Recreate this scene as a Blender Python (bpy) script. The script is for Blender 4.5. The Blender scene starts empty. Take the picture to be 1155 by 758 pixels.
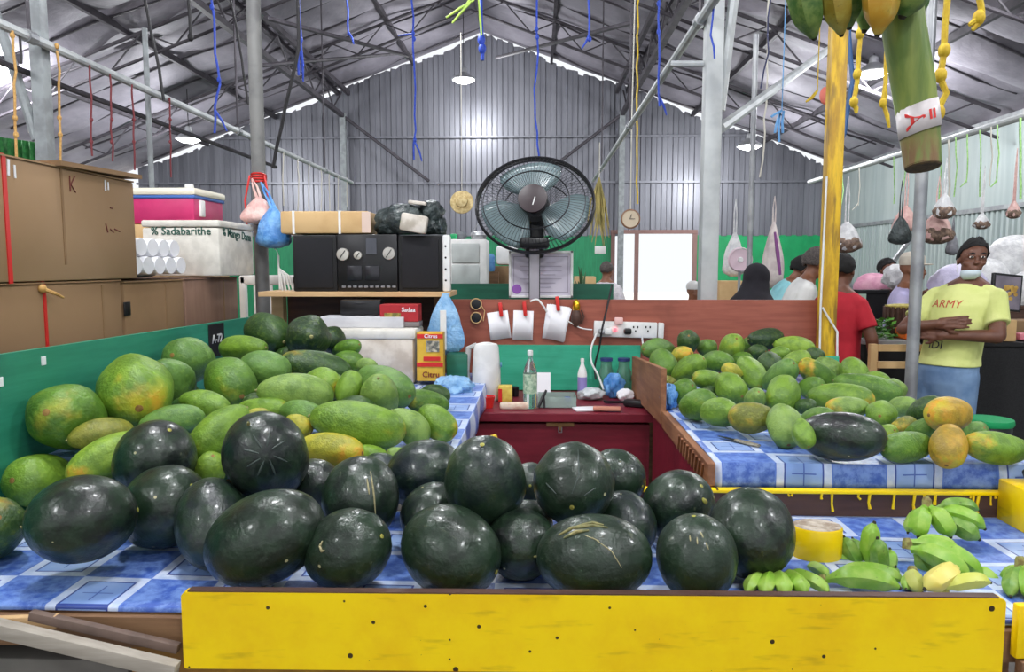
import bpy, bmesh, math, random
import numpy as np
from mathutils import Vector, Matrix, Quaternion
random.seed(7)
R = math.radians
SC = bpy.context.scene
COL = SC.collection
F = 830.0                                   # focal length in pixels of the 1155x758 frame
CAM = Vector((0, 0, 1.6))
YAW, PITCH = R(1.9), R(5.44)
CAMROT = Matrix.Rotation(YAW, 3, 'Z') @ Matrix.Rotation(math.pi/2 - PITCH, 3, 'X')
C_R, C_U, C_B = CAMROT.col[0].copy(), CAMROT.col[1].copy(), CAMROT.col[2].copy()

def ray(px, py):
    return CAMROT @ Vector(((px-577.5)/F, (379-py)/F, -1.0))
def at(px, py, Y):                          # the point of the place seen at a pixel, Y metres into the hall
    d = ray(px, py); return CAM + d*(Y/d.y)
def atz(px, py, z):
    d = ray(px, py); return CAM + d*((z-1.6)/d.z)
def m_per_px(Y): return Y/F

# ---------------------------------------------------------------- mesh builder
class MB:
    def __init__(s): s.v = []; s.f = []
    def add(s, vs, fs, M=None):
        b = len(s.v)
        s.v += [(M @ Vector(v)) if M is not None else Vector(v) for v in vs]
        s.f += [tuple(b+i for i in f) for f in fs]
        return s
    def box(s, c, d, M=None, ch=0.0):
        """box centred on c, size d, edges cut by ch"""
        x, y, z = d[0]/2, d[1]/2, d[2]/2
        T = Matrix.Translation(c) @ (M.to_4x4() if M is not None else Matrix.Identity(4))
        ch = min(ch, x*.9, y*.9, z*.9)
        if ch <= 0:
            vs = [(sx*x, sy*y, sz*z) for sx in (-1,1) for sy in (-1,1) for sz in (-1,1)]
            return s.add(vs, [(0,1,3,2),(4,6,7,5),(0,4,5,1),(2,3,7,6),(0,2,6,4),(1,5,7,3)], T)
        bm = bmesh.new(); bmesh.ops.create_cube(bm, size=1)
        for v in bm.verts: v.co = Vector((v.co.x*d[0], v.co.y*d[1], v.co.z*d[2]))
        bmesh.ops.bevel(bm, geom=bm.edges[:], offset=ch, segments=2, affect='EDGES', profile=.5)
        bm.verts.index_update()
        s.add([v.co.copy() for v in bm.verts], [[v.index for v in f.verts] for f in bm.faces], T); bm.free()
        return s
    def tube(s, pts, r, n=8, cap=True, flat=1.0, up=None):
        pts = [Vector(p) for p in pts]; k = len(pts)
        rs = r if isinstance(r, (list, tuple)) else [r]*k
        b = len(s.v); N = None
        for i, p in enumerate(pts):
            t = (pts[min(i+1, k-1)]-pts[max(i-1, 0)]).normalized()
            if N is None:
                a = Vector(up) if up else (Vector((0,0,1)) if abs(t.z) < .9 else Vector((0,1,0)))
                N = (a - t*a.dot(t)).normalized()
            else:
                N = (N - t*N.dot(t)).normalized()
            B = t.cross(N)
            for j in range(n):
                an = 2*math.pi*j/n
                s.v.append(p + (N*math.cos(an)*flat + B*math.sin(an))*rs[i])
        for i in range(k-1):
            for j in range(n):
                a0 = b+i*n+j; a1 = b+i*n+(j+1) % n
                s.f.append((a0, a1, a1+n, a0+n))
        if cap:
            s.f.append(tuple(b+j for j in reversed(range(n)))); s.f.append(tuple(b+(k-1)*n+j for j in range(n)))
        return s
    def lathe(s, prof, n=24, M=None, c=(0,0,0), cap=True, sx=1, sy=1):
        T = Matrix.Translation(c) @ (M.to_4x4() if M is not None else Matrix.Identity(4))
        vs = [(r*math.cos(2*math.pi*j/n)*sx, r*math.sin(2*math.pi*j/n)*sy, z) for r, z in prof for j in range(n)]
        fs = []
        for i in range(len(prof)-1):
            for j in range(n):
                fs.append((i*n+j, i*n+(j+1) % n, (i+1)*n+(j+1) % n, (i+1)*n+j))
        if cap:
            fs.append(tuple(reversed(range(n)))); fs.append(tuple((len(prof)-1)*n+j for j in range(n)))
        return s.add(vs, fs, T)
    def ell(s, c, r, nu=16, nv=10, M=None):
        prof = [(math.sin(math.pi*i/nv), -math.cos(math.pi*i/nv)) for i in range(1, nv)]
        S = Matrix.Diagonal((r[0], r[1], r[2])).to_4x4()
        return s.lathe(prof, nu, (M.to_4x4() if M is not None else Matrix.Identity(4)) @ S, c)
    def prism(s, poly, h, M=None):            # polygon in XY extruded along +Z by h
        n = len(poly)
        vs = [(x, y, 0) for x, y in poly]+[(x, y, h) for x, y in poly]
        fs = [tuple(reversed(range(n))), tuple(range(n, 2*n))]+[(i, (i+1) % n, (i+1) % n+n, i+n) for i in range(n)]
        return s.add(vs, fs, M)
    def build(s, name, mat=None, parent=None, smooth=30, origin=None):
        if parent is not None: o0 = wloc(parent)
        elif origin is not None: o0 = Vector(origin)
        else:
            xs = [v.x for v in s.v]; ys = [v.y for v in s.v]; zs = [v.z for v in s.v]
            o0 = Vector(((min(xs)+max(xs))/2, (min(ys)+max(ys))/2, min(zs)))
        me = bpy.data.meshes.new(name)
        me.from_pydata([tuple(v-o0) for v in s.v], [], s.f); me.validate(); me.update()
        bm = bmesh.new(); bm.from_mesh(me); bmesh.ops.recalc_face_normals(bm, faces=bm.faces[:]); bm.to_mesh(me); bm.free()
        if smooth:
            for p in me.polygons: p.use_smooth = True
            me.set_sharp_from_angle(angle=R(smooth))
        o = bpy.data.objects.new(name, me); COL.objects.link(o)
        if mat is not None: me.materials.append(mat)
        if parent is not None: o.parent = parent
        else: o.location = o0
        return o

def wloc(o):
    p = Vector((0, 0, 0))
    while o is not None: p += o.location; o = o.parent
    return p
def tag(o, label=None, cat=None, group=None, kind=None):
    if label: o['label'] = label
    if cat: o['category'] = cat
    if group: o['group'] = group
    if kind: o['kind'] = kind
    return o
def thing(name, loc, label, cat, group=None):
    o = bpy.data.objects.new(name, None); COL.objects.link(o); o.location = loc
    o.empty_display_size = .05
    return tag(o, label, cat, group)
def struct(o): o['kind'] = 'structure'; return o
def copy_tree(o, parent=None):
    c = o.copy(); COL.objects.link(c)
    if parent is not None: c.parent = parent
    for ch in list(o.children): copy_tree(ch, c)
    return c

def qb(p0, p1, n=12, sag=0.0, wob=0.0, seed=0):
    """points of a slack line from p0 to p1"""
    rn = random.Random(seed); p0, p1 = Vector(p0), Vector(p1); out = []
    for i in range(n+1):
        t = i/n; p = p0.lerp(p1, t); p.z -= sag*4*t*(1-t)
        if wob and 0 < i < n: p += Vector((rn.uniform(-wob, wob), rn.uniform(-wob, wob), 0))
        out.append(p)
    return out
def bez(p0, p1, p2, p3, n=14):
    p0, p1, p2, p3 = map(Vector, (p0, p1, p2, p3)); out = []
    for i in range(n+1):
        t = i/n; u = 1-t
        out.append(p0*u**3+p1*3*u*u*t+p2*3*u*t*t+p3*t**3)
    return out
def remeshed(mb, name, mat, parent, voxel=.01, smooth_it=4):
    """fuse the closed shapes of a builder into one continuous skin"""
    o = mb.build(name, mat, parent, smooth=0)
    m = o.modifiers.new('r', 'REMESH'); m.mode = 'VOXEL'; m.voxel_size = voxel; m.use_smooth_shade = True
    s = o.modifiers.new('s', 'SMOOTH'); s.iterations = smooth_it; s.factor = .5
    dg = bpy.context.evaluated_depsgraph_get(); dg.update()
    ev = o.evaluated_get(dg); me = bpy.data.meshes.new_from_object(ev)
    o.modifiers.clear(); old = o.data; o.data = me; bpy.data.meshes.remove(old)
    for p in me.polygons: p.use_smooth = True
    if mat is not None and not me.materials: me.materials.append(mat)
    return o

# ---------------------------------------------------------------- materials
def lin(c): return tuple(((x/255)/12.92 if x/255 <= .04045 else ((x/255+.055)/1.055)**2.4) for x in c)
def S(*c): return lin(c)+(1.0,)
MATS = {}
class NT:
    def __init__(s, name):
        s.m = bpy.data.materials.new(name); s.m.use_nodes = True; s.t = s.m.node_tree; s.n = s.t.nodes
        s.b = s.n['Principled BSDF']; s.x = 0
    def new(s, t, **kw):
        n = s.n.new(t)
        for k, v in kw.items(): setattr(n, k, v)
        return n
    def link(s, a, b): s.t.links.new(a, b)
    def val(s, sock, v):
        if isinstance(v, bpy.types.NodeSocket): s.link(v, sock)
        else: sock.default_value = v
    def math(s, op, a, b=0.0, c=None, clamp=False):
        n = s.new('ShaderNodeMath', operation=op, use_clamp=clamp)
        s.val(n.inputs[0], a); s.val(n.inputs[1], b)
        if c is not None: s.val(n.inputs[2], c)
        return n.outputs[0]
    def mix(s, f, a, b, blend='MIX'):
        n = s.new('ShaderNodeMix', data_type='RGBA', blend_type=blend)
        s.val(n.inputs[0], f); s.val(n.inputs[6], a); s.val(n.inputs[7], b)
        return n.outputs[2]
    def noise(s, vec=None, scale=5, detail=3, rough=.55, dist=0, out=0):
        n = s.new('ShaderNodeTexNoise'); n.inputs['Scale'].default_value = scale; n.inputs['Detail'].default_value = detail
        n.inputs['Roughness'].default_value = rough; n.inputs['Distortion'].default_value = dist
        if vec is not None: s.link(vec, n.inputs['Vector'])
        return n.outputs[out]
    def ramp(s, f, p0, p1):                     # smooth 0..1 between p0 and p1
        n = s.new('ShaderNodeMapRange', interpolation_type='SMOOTHSTEP')
        s.val(n.inputs[0], f); n.inputs[1].default_value = p0; n.inputs[2].default_value = p1
        return n.outputs[0]
    def coord(s, k='Object'): return s.new('ShaderNodeTexCoord').outputs[k]
    def pos(s): return s.new('ShaderNodeNewGeometry').outputs['Position']
    def sep(s, v):
        n = s.new('ShaderNodeSeparateXYZ'); s.link(v, n.inputs[0]); return n.outputs
    def comb(s, x, y, z):
        n = s.new('ShaderNodeCombineXYZ'); s.val(n.inputs[0], x); s.val(n.inputs[1], y); s.val(n.inputs[2], z); return n.outputs[0]
    def scale(s, v, sc):
        n = s.new('ShaderNodeVectorMath', operation='MULTIPLY'); s.link(v, n.inputs[0]); n.inputs[1].default_value = sc; return n.outputs[0]
    def bump(s, h, strength=.3, dist=.01):
        n = s.new('ShaderNodeBump'); n.inputs['Strength'].default_value = strength; n.inputs['Distance'].default_value = dist
        s.link(h, n.inputs['Height']); s.link(n.outputs[0], s.b.inputs['Normal'])
    def set(s, **kw):
        for k, v in kw.items(): s.val(s.b.inputs[k.replace('_', ' ')], v)
        return s

def mat(name, c, c2=None, rough=.6, metal=0, scale=8, bump=0, bdist=.004, bscale=None, coat=0, alpha=1, trans=0, emit=None, sub=0, world=True):
    if name in MATS: return MATS[name]
    t = NT(name); v = t.pos() if world else t.coord()
    c = S(*c)
    if c2 is not None:
        t.set(Base_Color=t.mix(t.ramp(t.noise(v, scale, 4), .35, .65), c, S(*c2)))
    else: t.set(Base_Color=c)
    t.set(Roughness=rough, Metallic=metal, Coat_Weight=coat, Alpha=alpha, Transmission_Weight=trans)
    if bump: t.bump(t.noise(v, bscale or scale*3, 3), bump, bdist)
    if emit: t.b.inputs['Emission Color'].default_value = c; t.b.inputs['Emission Strength'].default_value = emit
    MATS[name] = t.m; return t.m
# ================================================================ special materials
def papaya_mat():
    t = NT('papaya_skin'); oc = t.coord(); oi = t.new('ShaderNodeObjectInfo')
    off = t.new('ShaderNodeVectorMath', operation='ADD'); t.link(oc, off.inputs[0])
    sc = t.scale(t.comb(oi.outputs['Random'], oi.outputs['Random'], oi.outputs['Random']), (37, 11, 23)); t.link(sc, off.inputs[1])
    v = off.outputs[0]
    z = t.sep(oc)[2]
    base = oi.outputs['Color']; ripe = oi.outputs['Alpha']
    n1 = t.noise(v, 2.2, 3); n2 = t.noise(v, 9, 4)
    dark = t.mix(1.0, base, (.58, .66, .6, 1), 'MULTIPLY')
    lite = t.mix(.25, base, S(150, 172, 62))
    c = t.mix(t.ramp(n1, .38, .62), dark, base)
    c = t.mix(t.math('MULTIPLY', t.ramp(n2, .5, .72), .8), c, lite)
    # fine freckles
    fr = t.new('ShaderNodeTexVoronoi'); fr.inputs['Scale'].default_value = 34; t.link(v, fr.inputs['Vector'])
    c = t.mix(t.math('MULTIPLY', t.math('LESS_THAN', fr.outputs['Distance'], .13), .35), c, S(40, 62, 28))
    # ripening: yellow flushes, strongest at the blossom end (+z)
    k = t.math('ADD', t.math('MULTIPLY', n1, .55), t.math('ADD', t.math('MULTIPLY', t.noise(v, 1.3, 2), .5), t.math('MULTIPLY', z, .30)))
    th = t.math('SUBTRACT', 1.0, t.math('MULTIPLY', ripe, .50))
    y = t.new('ShaderNodeMapRange', interpolation_type='SMOOTHSTEP'); t.link(k, y.inputs[0]); t.link(th, y.inputs[1])
    t.link(t.math('ADD', th, .26), y.inputs[2])
    yel = t.mix(t.ramp(t.noise(v, 4, 3), .42, .62), S(190, 178, 44), S(216, 158, 44))
    c = t.mix(t.math('MULTIPLY', y.outputs[0], .92), c, yel)
    t.set(Base_Color=c, Roughness=t.math('ADD', .34, t.math('MULTIPLY', n2, .25)), Specular_IOR_Level=.5)
    t.bump(t.math('ADD', t.noise(v, 5, 3), t.math('MULTIPLY', t.noise(v, 20, 3), .4)), .22, .035)
    return t.m
def melon_mat():
    t = NT('watermelon_rind'); oc = t.coord(); oi = t.new('ShaderNodeObjectInfo')
    off = t.new('ShaderNodeVectorMath', operation='ADD'); t.link(oc, off.inputs[0])
    t.link(t.scale(t.comb(oi.outputs['Random'], oi.outputs['Random'], oi.outputs['Random']), (31, 17, 41)), off.inputs[1]); v = off.outputs[0]
    n1 = t.noise(v, 2.6, 5, .7); n2 = t.noise(v, 9, 5, .7)
    c = t.mix(t.ramp(n1, .38, .62), t.mix(1.0, oi.outputs['Color'], (.62, .62, .62, 1), 'MULTIPLY'), S(34, 54, 36))
    xyz = t.sep(oc); an = t.new('ShaderNodeMath', operation='ARCTAN2'); t.link(xyz[1], an.inputs[0]); t.link(xyz[0], an.inputs[1])
    st = t.math('SINE', t.math('ADD', t.math('MULTIPLY', an.outputs[0], 10), t.math('MULTIPLY', n2, 5)))
    c = t.mix(t.math('MULTIPLY', t.ramp(st, .2, .9), .38), c, S(26, 44, 30))
    c = t.mix(t.math('MULTIPLY', t.ramp(n2, .52, .74), .22), c, S(92, 104, 90))          # waxy bloom
    vo = t.new('ShaderNodeTexVoronoi'); vo.inputs['Scale'].default_value = 2.1; t.link(v, vo.inputs['Vector'])
    c = t.mix(t.math('LESS_THAN', vo.outputs['Distance'], .045), c, S(176, 170, 128))       # pale nicks
    scr = t.noise(t.scale(v, (14, 14, .8)), 1, 2)
    c = t.mix(t.math('MULTIPLY', t.ramp(scr, .7, .78), .35), c, S(120, 126, 96))            # dry scratches
    t.set(Base_Color=c, Roughness=t.math('ADD', .20, t.math('MULTIPLY', n2, .26)), Coat_Weight=.18, Coat_Roughness=.12)
    t.bump(t.math('ADD', t.noise(v, 4, 3), t.math('MULTIPLY', n2, .35)), .2, .035)
    return t.m
def cloth_mat():
    t = NT('blue_patterned_vinyl'); p = t.sep(t.pos()); T = .176
    u = t.math('DIVIDE', t.math('ADD', p[0], 5.03), T); w = t.math('DIVIDE', t.math('ADD', t.math('SUBTRACT', p[1], p[2]), 5.0), T)
    fu = t.math('FRACT', u); fv = t.math('FRACT', w)
    par = t.math('MODULO', t.math('ADD', t.math('FLOOR', u), t.math('FLOOR', w)), 2.0)
    du = t.math('ABSOLUTE', t.math('SUBTRACT', fu, .5)); dv = t.math('ABSOLUTE', t.math('SUBTRACT', fv, .5))
    d = t.math('MAXIMUM', du, dv); cr = t.math('MINIMUM', du, dv)
    n = t.noise(t.pos(), 26, 5, .7); n2 = t.noise(t.pos(), 7, 3)
    blue = t.mix(t.ramp(n, .35, .65), S(58, 92, 178), S(118, 150, 214))
    white = t.mix(t.ramp(n, .3, .7), S(176, 194, 226), S(206, 216, 236))
    pane = t.mix(t.ramp(n2, .3, .7), S(128, 160, 216), S(160, 184, 226))
    win = t.mix(t.math('LESS_THAN', d, .36), white, S(52, 74, 150))
    win = t.mix(t.math('LESS_THAN', d, .33), win, pane)
    win = t.mix(t.math('MULTIPLY', t.math('LESS_THAN', cr, .012), t.math('LESS_THAN', d, .22)), win, S(70, 98, 176))
    edge = t.mix(t.math('GREATER_THAN', d, .47), blue, S(92, 124, 200))
    c = t.mix(par, edge, win)
    t.set(Base_Color=c, Roughness=.38, Specular_IOR_Level=.5)
    t.bump(t.noise(t.pos(), 9, 3), .25, .012)
    return t.m
def yellow_mat():
    t = NT('yellow_gloss_paint'); v = t.pos()
    n = t.noise(v, 5, 5, .65); n2 = t.noise(t.scale(v, (3, 3, 14)), 2.2, 3)
    c = t.mix(t.ramp(n, .35, .7), S(255, 220, 0), S(246, 202, 0))
    c = t.mix(t.math('MULTIPLY', t.ramp(n2, .6, .75), .35), c, S(150, 116, 14))
    vo = t.new('ShaderNodeTexVoronoi'); vo.voronoi_dimensions = '2D'; vo.inputs['Scale'].default_value = 17; pq = t.sep(v); t.link(t.comb(pq[0], pq[2], 0), vo.inputs['Vector'])
    hole = t.math('LESS_THAN', vo.outputs['Distance'], t.math('MULTIPLY', t.math('SUBTRACT', t.sep(vo.outputs['Color'])[0], .62), .30))
    c = t.mix(hole, c, S(58, 40, 18))
    t.set(Base_Color=c, Roughness=.35); t.bump(t.noise(v, 30, 3), .12, .004); return t.m
def board_mat(name, a, b, grain='x', rough=.6, stain=None):
    t = NT(name); v = t.pos(); sc = {'x': (1.2, 14, 14), 'y': (14, 1.2, 14), 'z': (14, 14, 1.2)}[grain]
    n = t.noise(t.scale(v, sc), 2.2, 4, .6); n2 = t.noise(v, 3, 4, .6)
    c = t.mix(t.ramp(n, .3, .7), S(*a), S(*b))
    if stain: c = t.mix(t.math('MULTIPLY', t.ramp(n2, .52, .72), .6), c, S(*stain))
    t.set(Base_Color=c, Roughness=rough); t.bump(n, .25, .004); return t.m
def foil_mat():
    t = NT('silver_roof_foil'); v = t.pos(); n = t.noise(v, 1.1, 5, .65); n2 = t.noise(v, 7, 5, .7)
    c = t.mix(t.ramp(n, .35, .7), S(134, 130, 140), S(162, 157, 168))
    c = t.mix(t.math('MULTIPLY', t.ramp(n2, .6, .8), .5), c, S(92, 90, 98))
    t.set(Base_Color=c, Roughness=.6, Metallic=.15); t.bump(t.noise(v, 3.5, 5, .7), .35, .05); return t.m
def sheet_mat(name, a, b, rough=.4, metal=.4, seam=None, axis=0):
    t = NT(name); v = t.pos(); n = t.noise(t.scale(v, (3, 3, .25)), 1.6, 4, .6)
    c = t.mix(t.ramp(n, .3, .7), S(*a), S(*b))
    t.set(Base_Color=c, Roughness=rough, Metallic=metal); return t.m
M_PAP, M_MEL, M_CLOTH, M_YEL = papaya_mat(), melon_mat(), cloth_mat(), yellow_mat()
M_FOIL = foil_mat()
M_GABLE = sheet_mat('grey_corrugated_steel', (112, 113, 121), (132, 133, 141))
M_SIDE = sheet_mat('pale_corrugated_steel', (158, 170, 170), (176, 186, 184), .55, .1)
def old_dim_yellow():  # mustard darkened for the weaker light on the post; brown streaks are stains
    t = NT('worn_dimmed_mustard_paint'); v = t.pos(); n = t.noise(t.scale(v, (12, 12, 2.2)), 1.6, 5, .65)
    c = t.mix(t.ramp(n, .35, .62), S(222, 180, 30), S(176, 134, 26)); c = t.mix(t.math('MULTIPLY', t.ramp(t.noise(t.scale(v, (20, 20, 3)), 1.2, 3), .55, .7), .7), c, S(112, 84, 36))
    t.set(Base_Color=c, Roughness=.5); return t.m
M_YEL2 = old_dim_yellow()
M_TEAL = board_mat('teal_painted_plywood', (42, 132, 104), (52, 146, 116), 'y', .5, (34, 104, 84))
M_TEALB = board_mat('bright_teal_paint', (44, 158, 124), (60, 172, 138), 'x', .5, (40, 140, 110))
M_DKGREEN = board_mat('dark_green_paint', (22, 92, 70), (28, 104, 80), 'x', .5)
M_BROWN = board_mat('reddish_brown_plywood', (138, 72, 56), (158, 88, 70), 'x', .45, (120, 62, 48))
M_MAROON = board_mat('maroon_paint', (112, 24, 42), (128, 32, 50), 'x', .45, (90, 18, 34))
M_WOOD = board_mat('bare_brown_wood', (128, 82, 54), (160, 112, 78), 'y', .6, (96, 60, 40))
M_WOODX = board_mat('weathered_brown_wood', (112, 80, 56), (142, 108, 76), 'x', .65, (84, 60, 44))
M_LIGHTWOOD = board_mat('pale_pine', (196, 158, 112), (214, 178, 130), 'x', .6)
M_GREYWOOD = board_mat('grey_weathered_timber', (150, 142, 130), (180, 172, 160), 'x', .7, (104, 96, 88))
M_DARKWOOD = board_mat('dark_brown_wood', (66, 42, 34), (84, 56, 44), 'x', .6)
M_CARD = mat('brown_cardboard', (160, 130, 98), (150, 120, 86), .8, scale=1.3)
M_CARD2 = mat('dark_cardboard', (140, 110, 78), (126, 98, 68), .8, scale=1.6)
M_CARDT = mat('tan_cardboard', (206, 172, 122), (196, 160, 110), .7)
M_STEEL = mat('galvanised_steel', (168, 170, 172), (140, 142, 146), .4, .5, 6)
M_GREYPIPE = mat('grey_painted_pipe', (150, 156, 158), (128, 132, 134), .5, .1, 9)
M_WHITEPIPE = mat('pale_grey_paint', (190, 194, 194), (168, 172, 174), .5, .1, 5)
M_DARKSTEEL = mat('dark_roof_steel', (64, 60, 66), (84, 80, 86), .6, .3, 5)
M_BLACK = mat('black_plastic', (16, 16, 19), (24, 24, 28), .35)
M_BLACKM = mat('matte_black', (18, 18, 20), None, .8)
M_WHITE = mat('white_plastic', (232, 232, 230), (214, 214, 212), .45)
M_FOAM = mat('white_styrofoam', (226, 222, 212), (208, 204, 194), .85, scale=14, bump=.15)
M_FOAMS = mat('stained_styrofoam', (224, 214, 200), (190, 176, 160), .8, scale=9, bump=.15)
M_PAPER = mat('white_paper', (236, 236, 240), None, .8)
M_RED = mat('red_plastic', (206, 40, 36), None, .45)
M_BLUEROPE = mat('blue_nylon_rope', (36, 66, 176), (52, 84, 196), .6, scale=60)
M_CYAN = mat('light_blue_nylon', (110, 170, 226), None, .6)
M_YROPE = mat('yellow_nylon_rope', (222, 190, 44), (202, 166, 36), .6, scale=60)
M_OROPE = mat('orange_jute_rope', (206, 164, 96), (186, 140, 78), .7, scale=60)
M_RROPE = mat('dark_red_string', (120, 48, 54), None, .7)
M_GROPE = mat('lime_green_string', (176, 220, 140), (140, 196, 110), .6, scale=40)
M_WROPE = mat('pale_string', (206, 202, 190), None, .7)
M_BLKCABLE = mat('black_cable', (24, 22, 26), None, .6)
M_BAGW = mat('white_carrier_bag', (226, 226, 226), (196, 196, 198), .4, scale=14, bump=.5, bdist=.02)
M_BAGB = mat('blue_carrier_bag', (66, 128, 196), (110, 166, 220), .35, scale=16, bump=.5, bdist=.02)
M_BAGLB = mat('pale_blue_carrier_bag', (112, 160, 204), (146, 188, 222), .35, scale=16, bump=.5, bdist=.02)
M_BAGP = mat('pink_clear_bag', (226, 190, 182), (206, 160, 154), .35, scale=16, bump=.5, bdist=.02)
M_BAGK = mat('dark_green_black_bag', (34, 42, 42), (60, 70, 70), .3, scale=16, bump=.7, bdist=.02)
M_SKIN = mat('dark_brown_skin', (110, 70, 52), (98, 60, 44), .5, scale=14)
M_SKIN2 = mat('brown_skin', (140, 94, 70), (126, 82, 60), .5, scale=14)
M_HAIR = mat('black_hair', (10, 9, 10), (18, 15, 15), .8, scale=90, bump=.6)
M_GREYHAIR = mat('grey_hair', (92, 84, 80), (60, 54, 52), .7, scale=90, bump=.6)
M_CONC = mat('grey_concrete', (122, 118, 112), (100, 96, 92), .8, scale=3, bump=.2)
# ================================================================ the market shed
RX, RZ, SL, YB = -1.27, 7.0, .37, 17.6
XL, XR = -9.54, 7.0
def roofz(x): return RZ - SL*abs(x-RX)

b = MB(); b.box((-1.2, 6.5, -.05), (17.4, 25, .1)); struct(b.build('floor', M_CONC, smooth=0))
b = MB(); b.box((0, 32, -.08), (60, 28, .1)); struct(b.build('ground', mat('pale_sunlit_ground', (226, 222, 214), (206, 200, 190), .8, scale=1.5), smooth=0))

def corrugated(x0, x1, zlo, zhi, y, period=.25, depth=.035, mat_=None, name='wall', swap=False, kindy=1):
    b = MB(); xs = []; x = x0
    while x < x1:
        for dx, dy in ((0, 0), (.42, 0), (.5, 1), (.92, 1)):
            if x+dx*period <= x1+.26: xs.append((x+dx*period, dy))
        x += period
    n = len(xs); rn = random.Random(3)
    for xx, dy in xs:
        yy = y - depth*dy*kindy
        a = zlo(xx) if callable(zlo) else zlo; c = zhi(xx) if callable(zhi) else zhi
        for z in (a, c): b.v.append(Vector((yy, xx, z)) if swap else Vector((xx, yy, z)))
    for i in range(n-1):
        b.f.append((2*i, 2*i+2, 2*i+3, 2*i+1))
    return struct(b.build(name, mat_, smooth=0))
DX0, DX1, DZ = 1.80, 3.72, 2.36                 # the bright doorway in the gable
rg = random.Random(11)
def gtop(x):
    return roofz(x) - (.02 + .11*max(0, math.sin(x*2.1)*.5+.35) + rg.choice((0, .015, .05, -.01)))
corrugated(XL, DX0, 2.30, gtop, YB, .25, .035, M_GABLE, 'wall_back')
corrugated(DX0, DX1, DZ, gtop, YB, .25, .035, M_GABLE, 'wall_back')
corrugated(DX1, XR, 2.30, gtop, YB, .25, .035, M_GABLE, 'wall_back')
M_GREENB = board_mat('green_wall_boards', (30, 126, 84), (40, 146, 98), 'z', .6)
M_GREENT = mat('bright_green_tarpaulin', (20, 168, 100), (14, 150, 88), .5, scale=2, bump=.3, bdist=.03)
b = MB(); b.box(((XL+DX0)/2, YB+.02, 1.16), (DX0-XL, .05, 2.32)); struct(b.build('wall_back', M_GREENB, smooth=0))
b = MB(); b.box(((XR+DX1)/2, YB+.02, 1.16), (XR-DX1, .05, 2.32)); struct(b.build('wall_back', M_GREENT, smooth=0))
b = MB()
for x in (DX0, 2.36, DX1): b.box((x, YB-.02, DZ/2), (.09, .12, DZ))
b.box(((DX0+DX1)/2, YB-.02, DZ+.04), (DX1-DX0+.1, .12, .09)); struct(b.build('door_1', mat('rose_brown_door_post', (150, 116, 110), None, .7), smooth=0))
# horizontal girts across the gable
b = MB()
for z in (3.55, 4.6): b.box((RX, YB-.09, z), (2*(RZ-z)/SL-.6 if z > 4 else XR-XL, .04, .05))
struct(b.build('trim_1', M_GABLE, smooth=0))
corrugated(-4.5, YB, 2.45, 3.80, XR, .9, .006, M_SIDE, 'wall_right', True)
corrugated(-4.5, YB, 0, 2.45, XR-.03, .13, .035, M_SIDE, 'wall_right', True)
corrugated(-4.5, YB, 0, 3.35, XL, .25, .035, M_GABLE, 'wall_left', True, -1)
b = MB(); b.box((XR-.06, 6.5, 2.47), (.06, 22, .07)); b.box((XR-.06, 6.5, 3.78), (.08, 22, .08)); struct(b.build('trim_2', M_STEEL, smooth=0))

# roof: foil sagging between the steel, one mesh per slope
def roof(sx):
    b = MB(); nx, ny = 34, 190; W = (XR-RX+.35) if sx > 0 else (RX-XL+.35)
    rn = random.Random(5+sx)
    ph = [rn.uniform(0, 6) for _ in range(8)]
    for j in range(ny+1):
        y = -5 + (YB+5.02)*j/ny
        for i in range(nx+1):
            u = W*i/nx; x = RX+sx*u
            s = abs(math.sin(math.pi*(y+.12*math.sin(u*1.3+ph[0]))/1.07))
            sag = .16*s**.7*(.55+.45*abs(math.sin(math.pi*u/1.62)))
            sag += .02*math.sin(3.1*y+u*2+ph[1])+.015*math.sin(5.7*u+ph[2]+y)
            e = min(1, (YB-y)/.5)
            b.v.append(Vector((x, y, RZ-SL*u-(sag+.02)*max(e, 0)-.0)))
    for j in range(ny):
        for i in range(nx):
            a = j*(nx+1)+i; b.f.append((a, a+1, a+nx+2, a+nx+1))
    return struct(b.build('ceiling', M_FOIL, smooth=60))
roof(-1); roof(1)
b = MB()
for sx in (-1, 1):
    W = (XR-RX+.5) if sx > 0 else (RX-XL+.5)
    b.add([(RX, -5, RZ+.05), (RX+sx*W, -5, RZ+.05-SL*W), (RX+sx*W, YB+.01, RZ+.05-SL*W), (RX, YB+.01, RZ+.05)], [(0, 1, 2, 3)])
struct(b.build('ceiling', M_GABLE, smooth=0))
# trusses along the slopes
for y in (1.6, 4.8, 8.0, 11.2, 14.4):
    b = MB()
    for sx in (-1, 1):
        W = 8.0
        P = lambda u, o: (RX+sx*u, y, RZ-SL*u-o)
        b.tube([P(0, .2), P(W, .2)], .03, 6); b.tube([P(0, .58), P(W, .58)], .026, 6)
        u = .15; k = 0
        while u < W-.5:
            b.tube([P(u, .2 if k % 2 else .58), P(u+.5, .58 if k % 2 else .2)], .014, 5); u += .5; k += 1
    o = struct(b.build('roof_truss', M_DARKSTEEL, smooth=40))
for k in range(-3, 17):
    y = 1.07*k
    for sx in (-1, 1):
        b = MB(); W = 7.95; b.tube([(RX+sx*W*i/14, y-.12*math.sin(W*i/14*1.3)*.6, RZ-SL*W*i/14-.05-.05*abs(math.sin(math.pi*W*i/14/1.62))) for i in range(15)], .019, 5); struct(b.build('rafter', M_DARKSTEEL))
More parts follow.
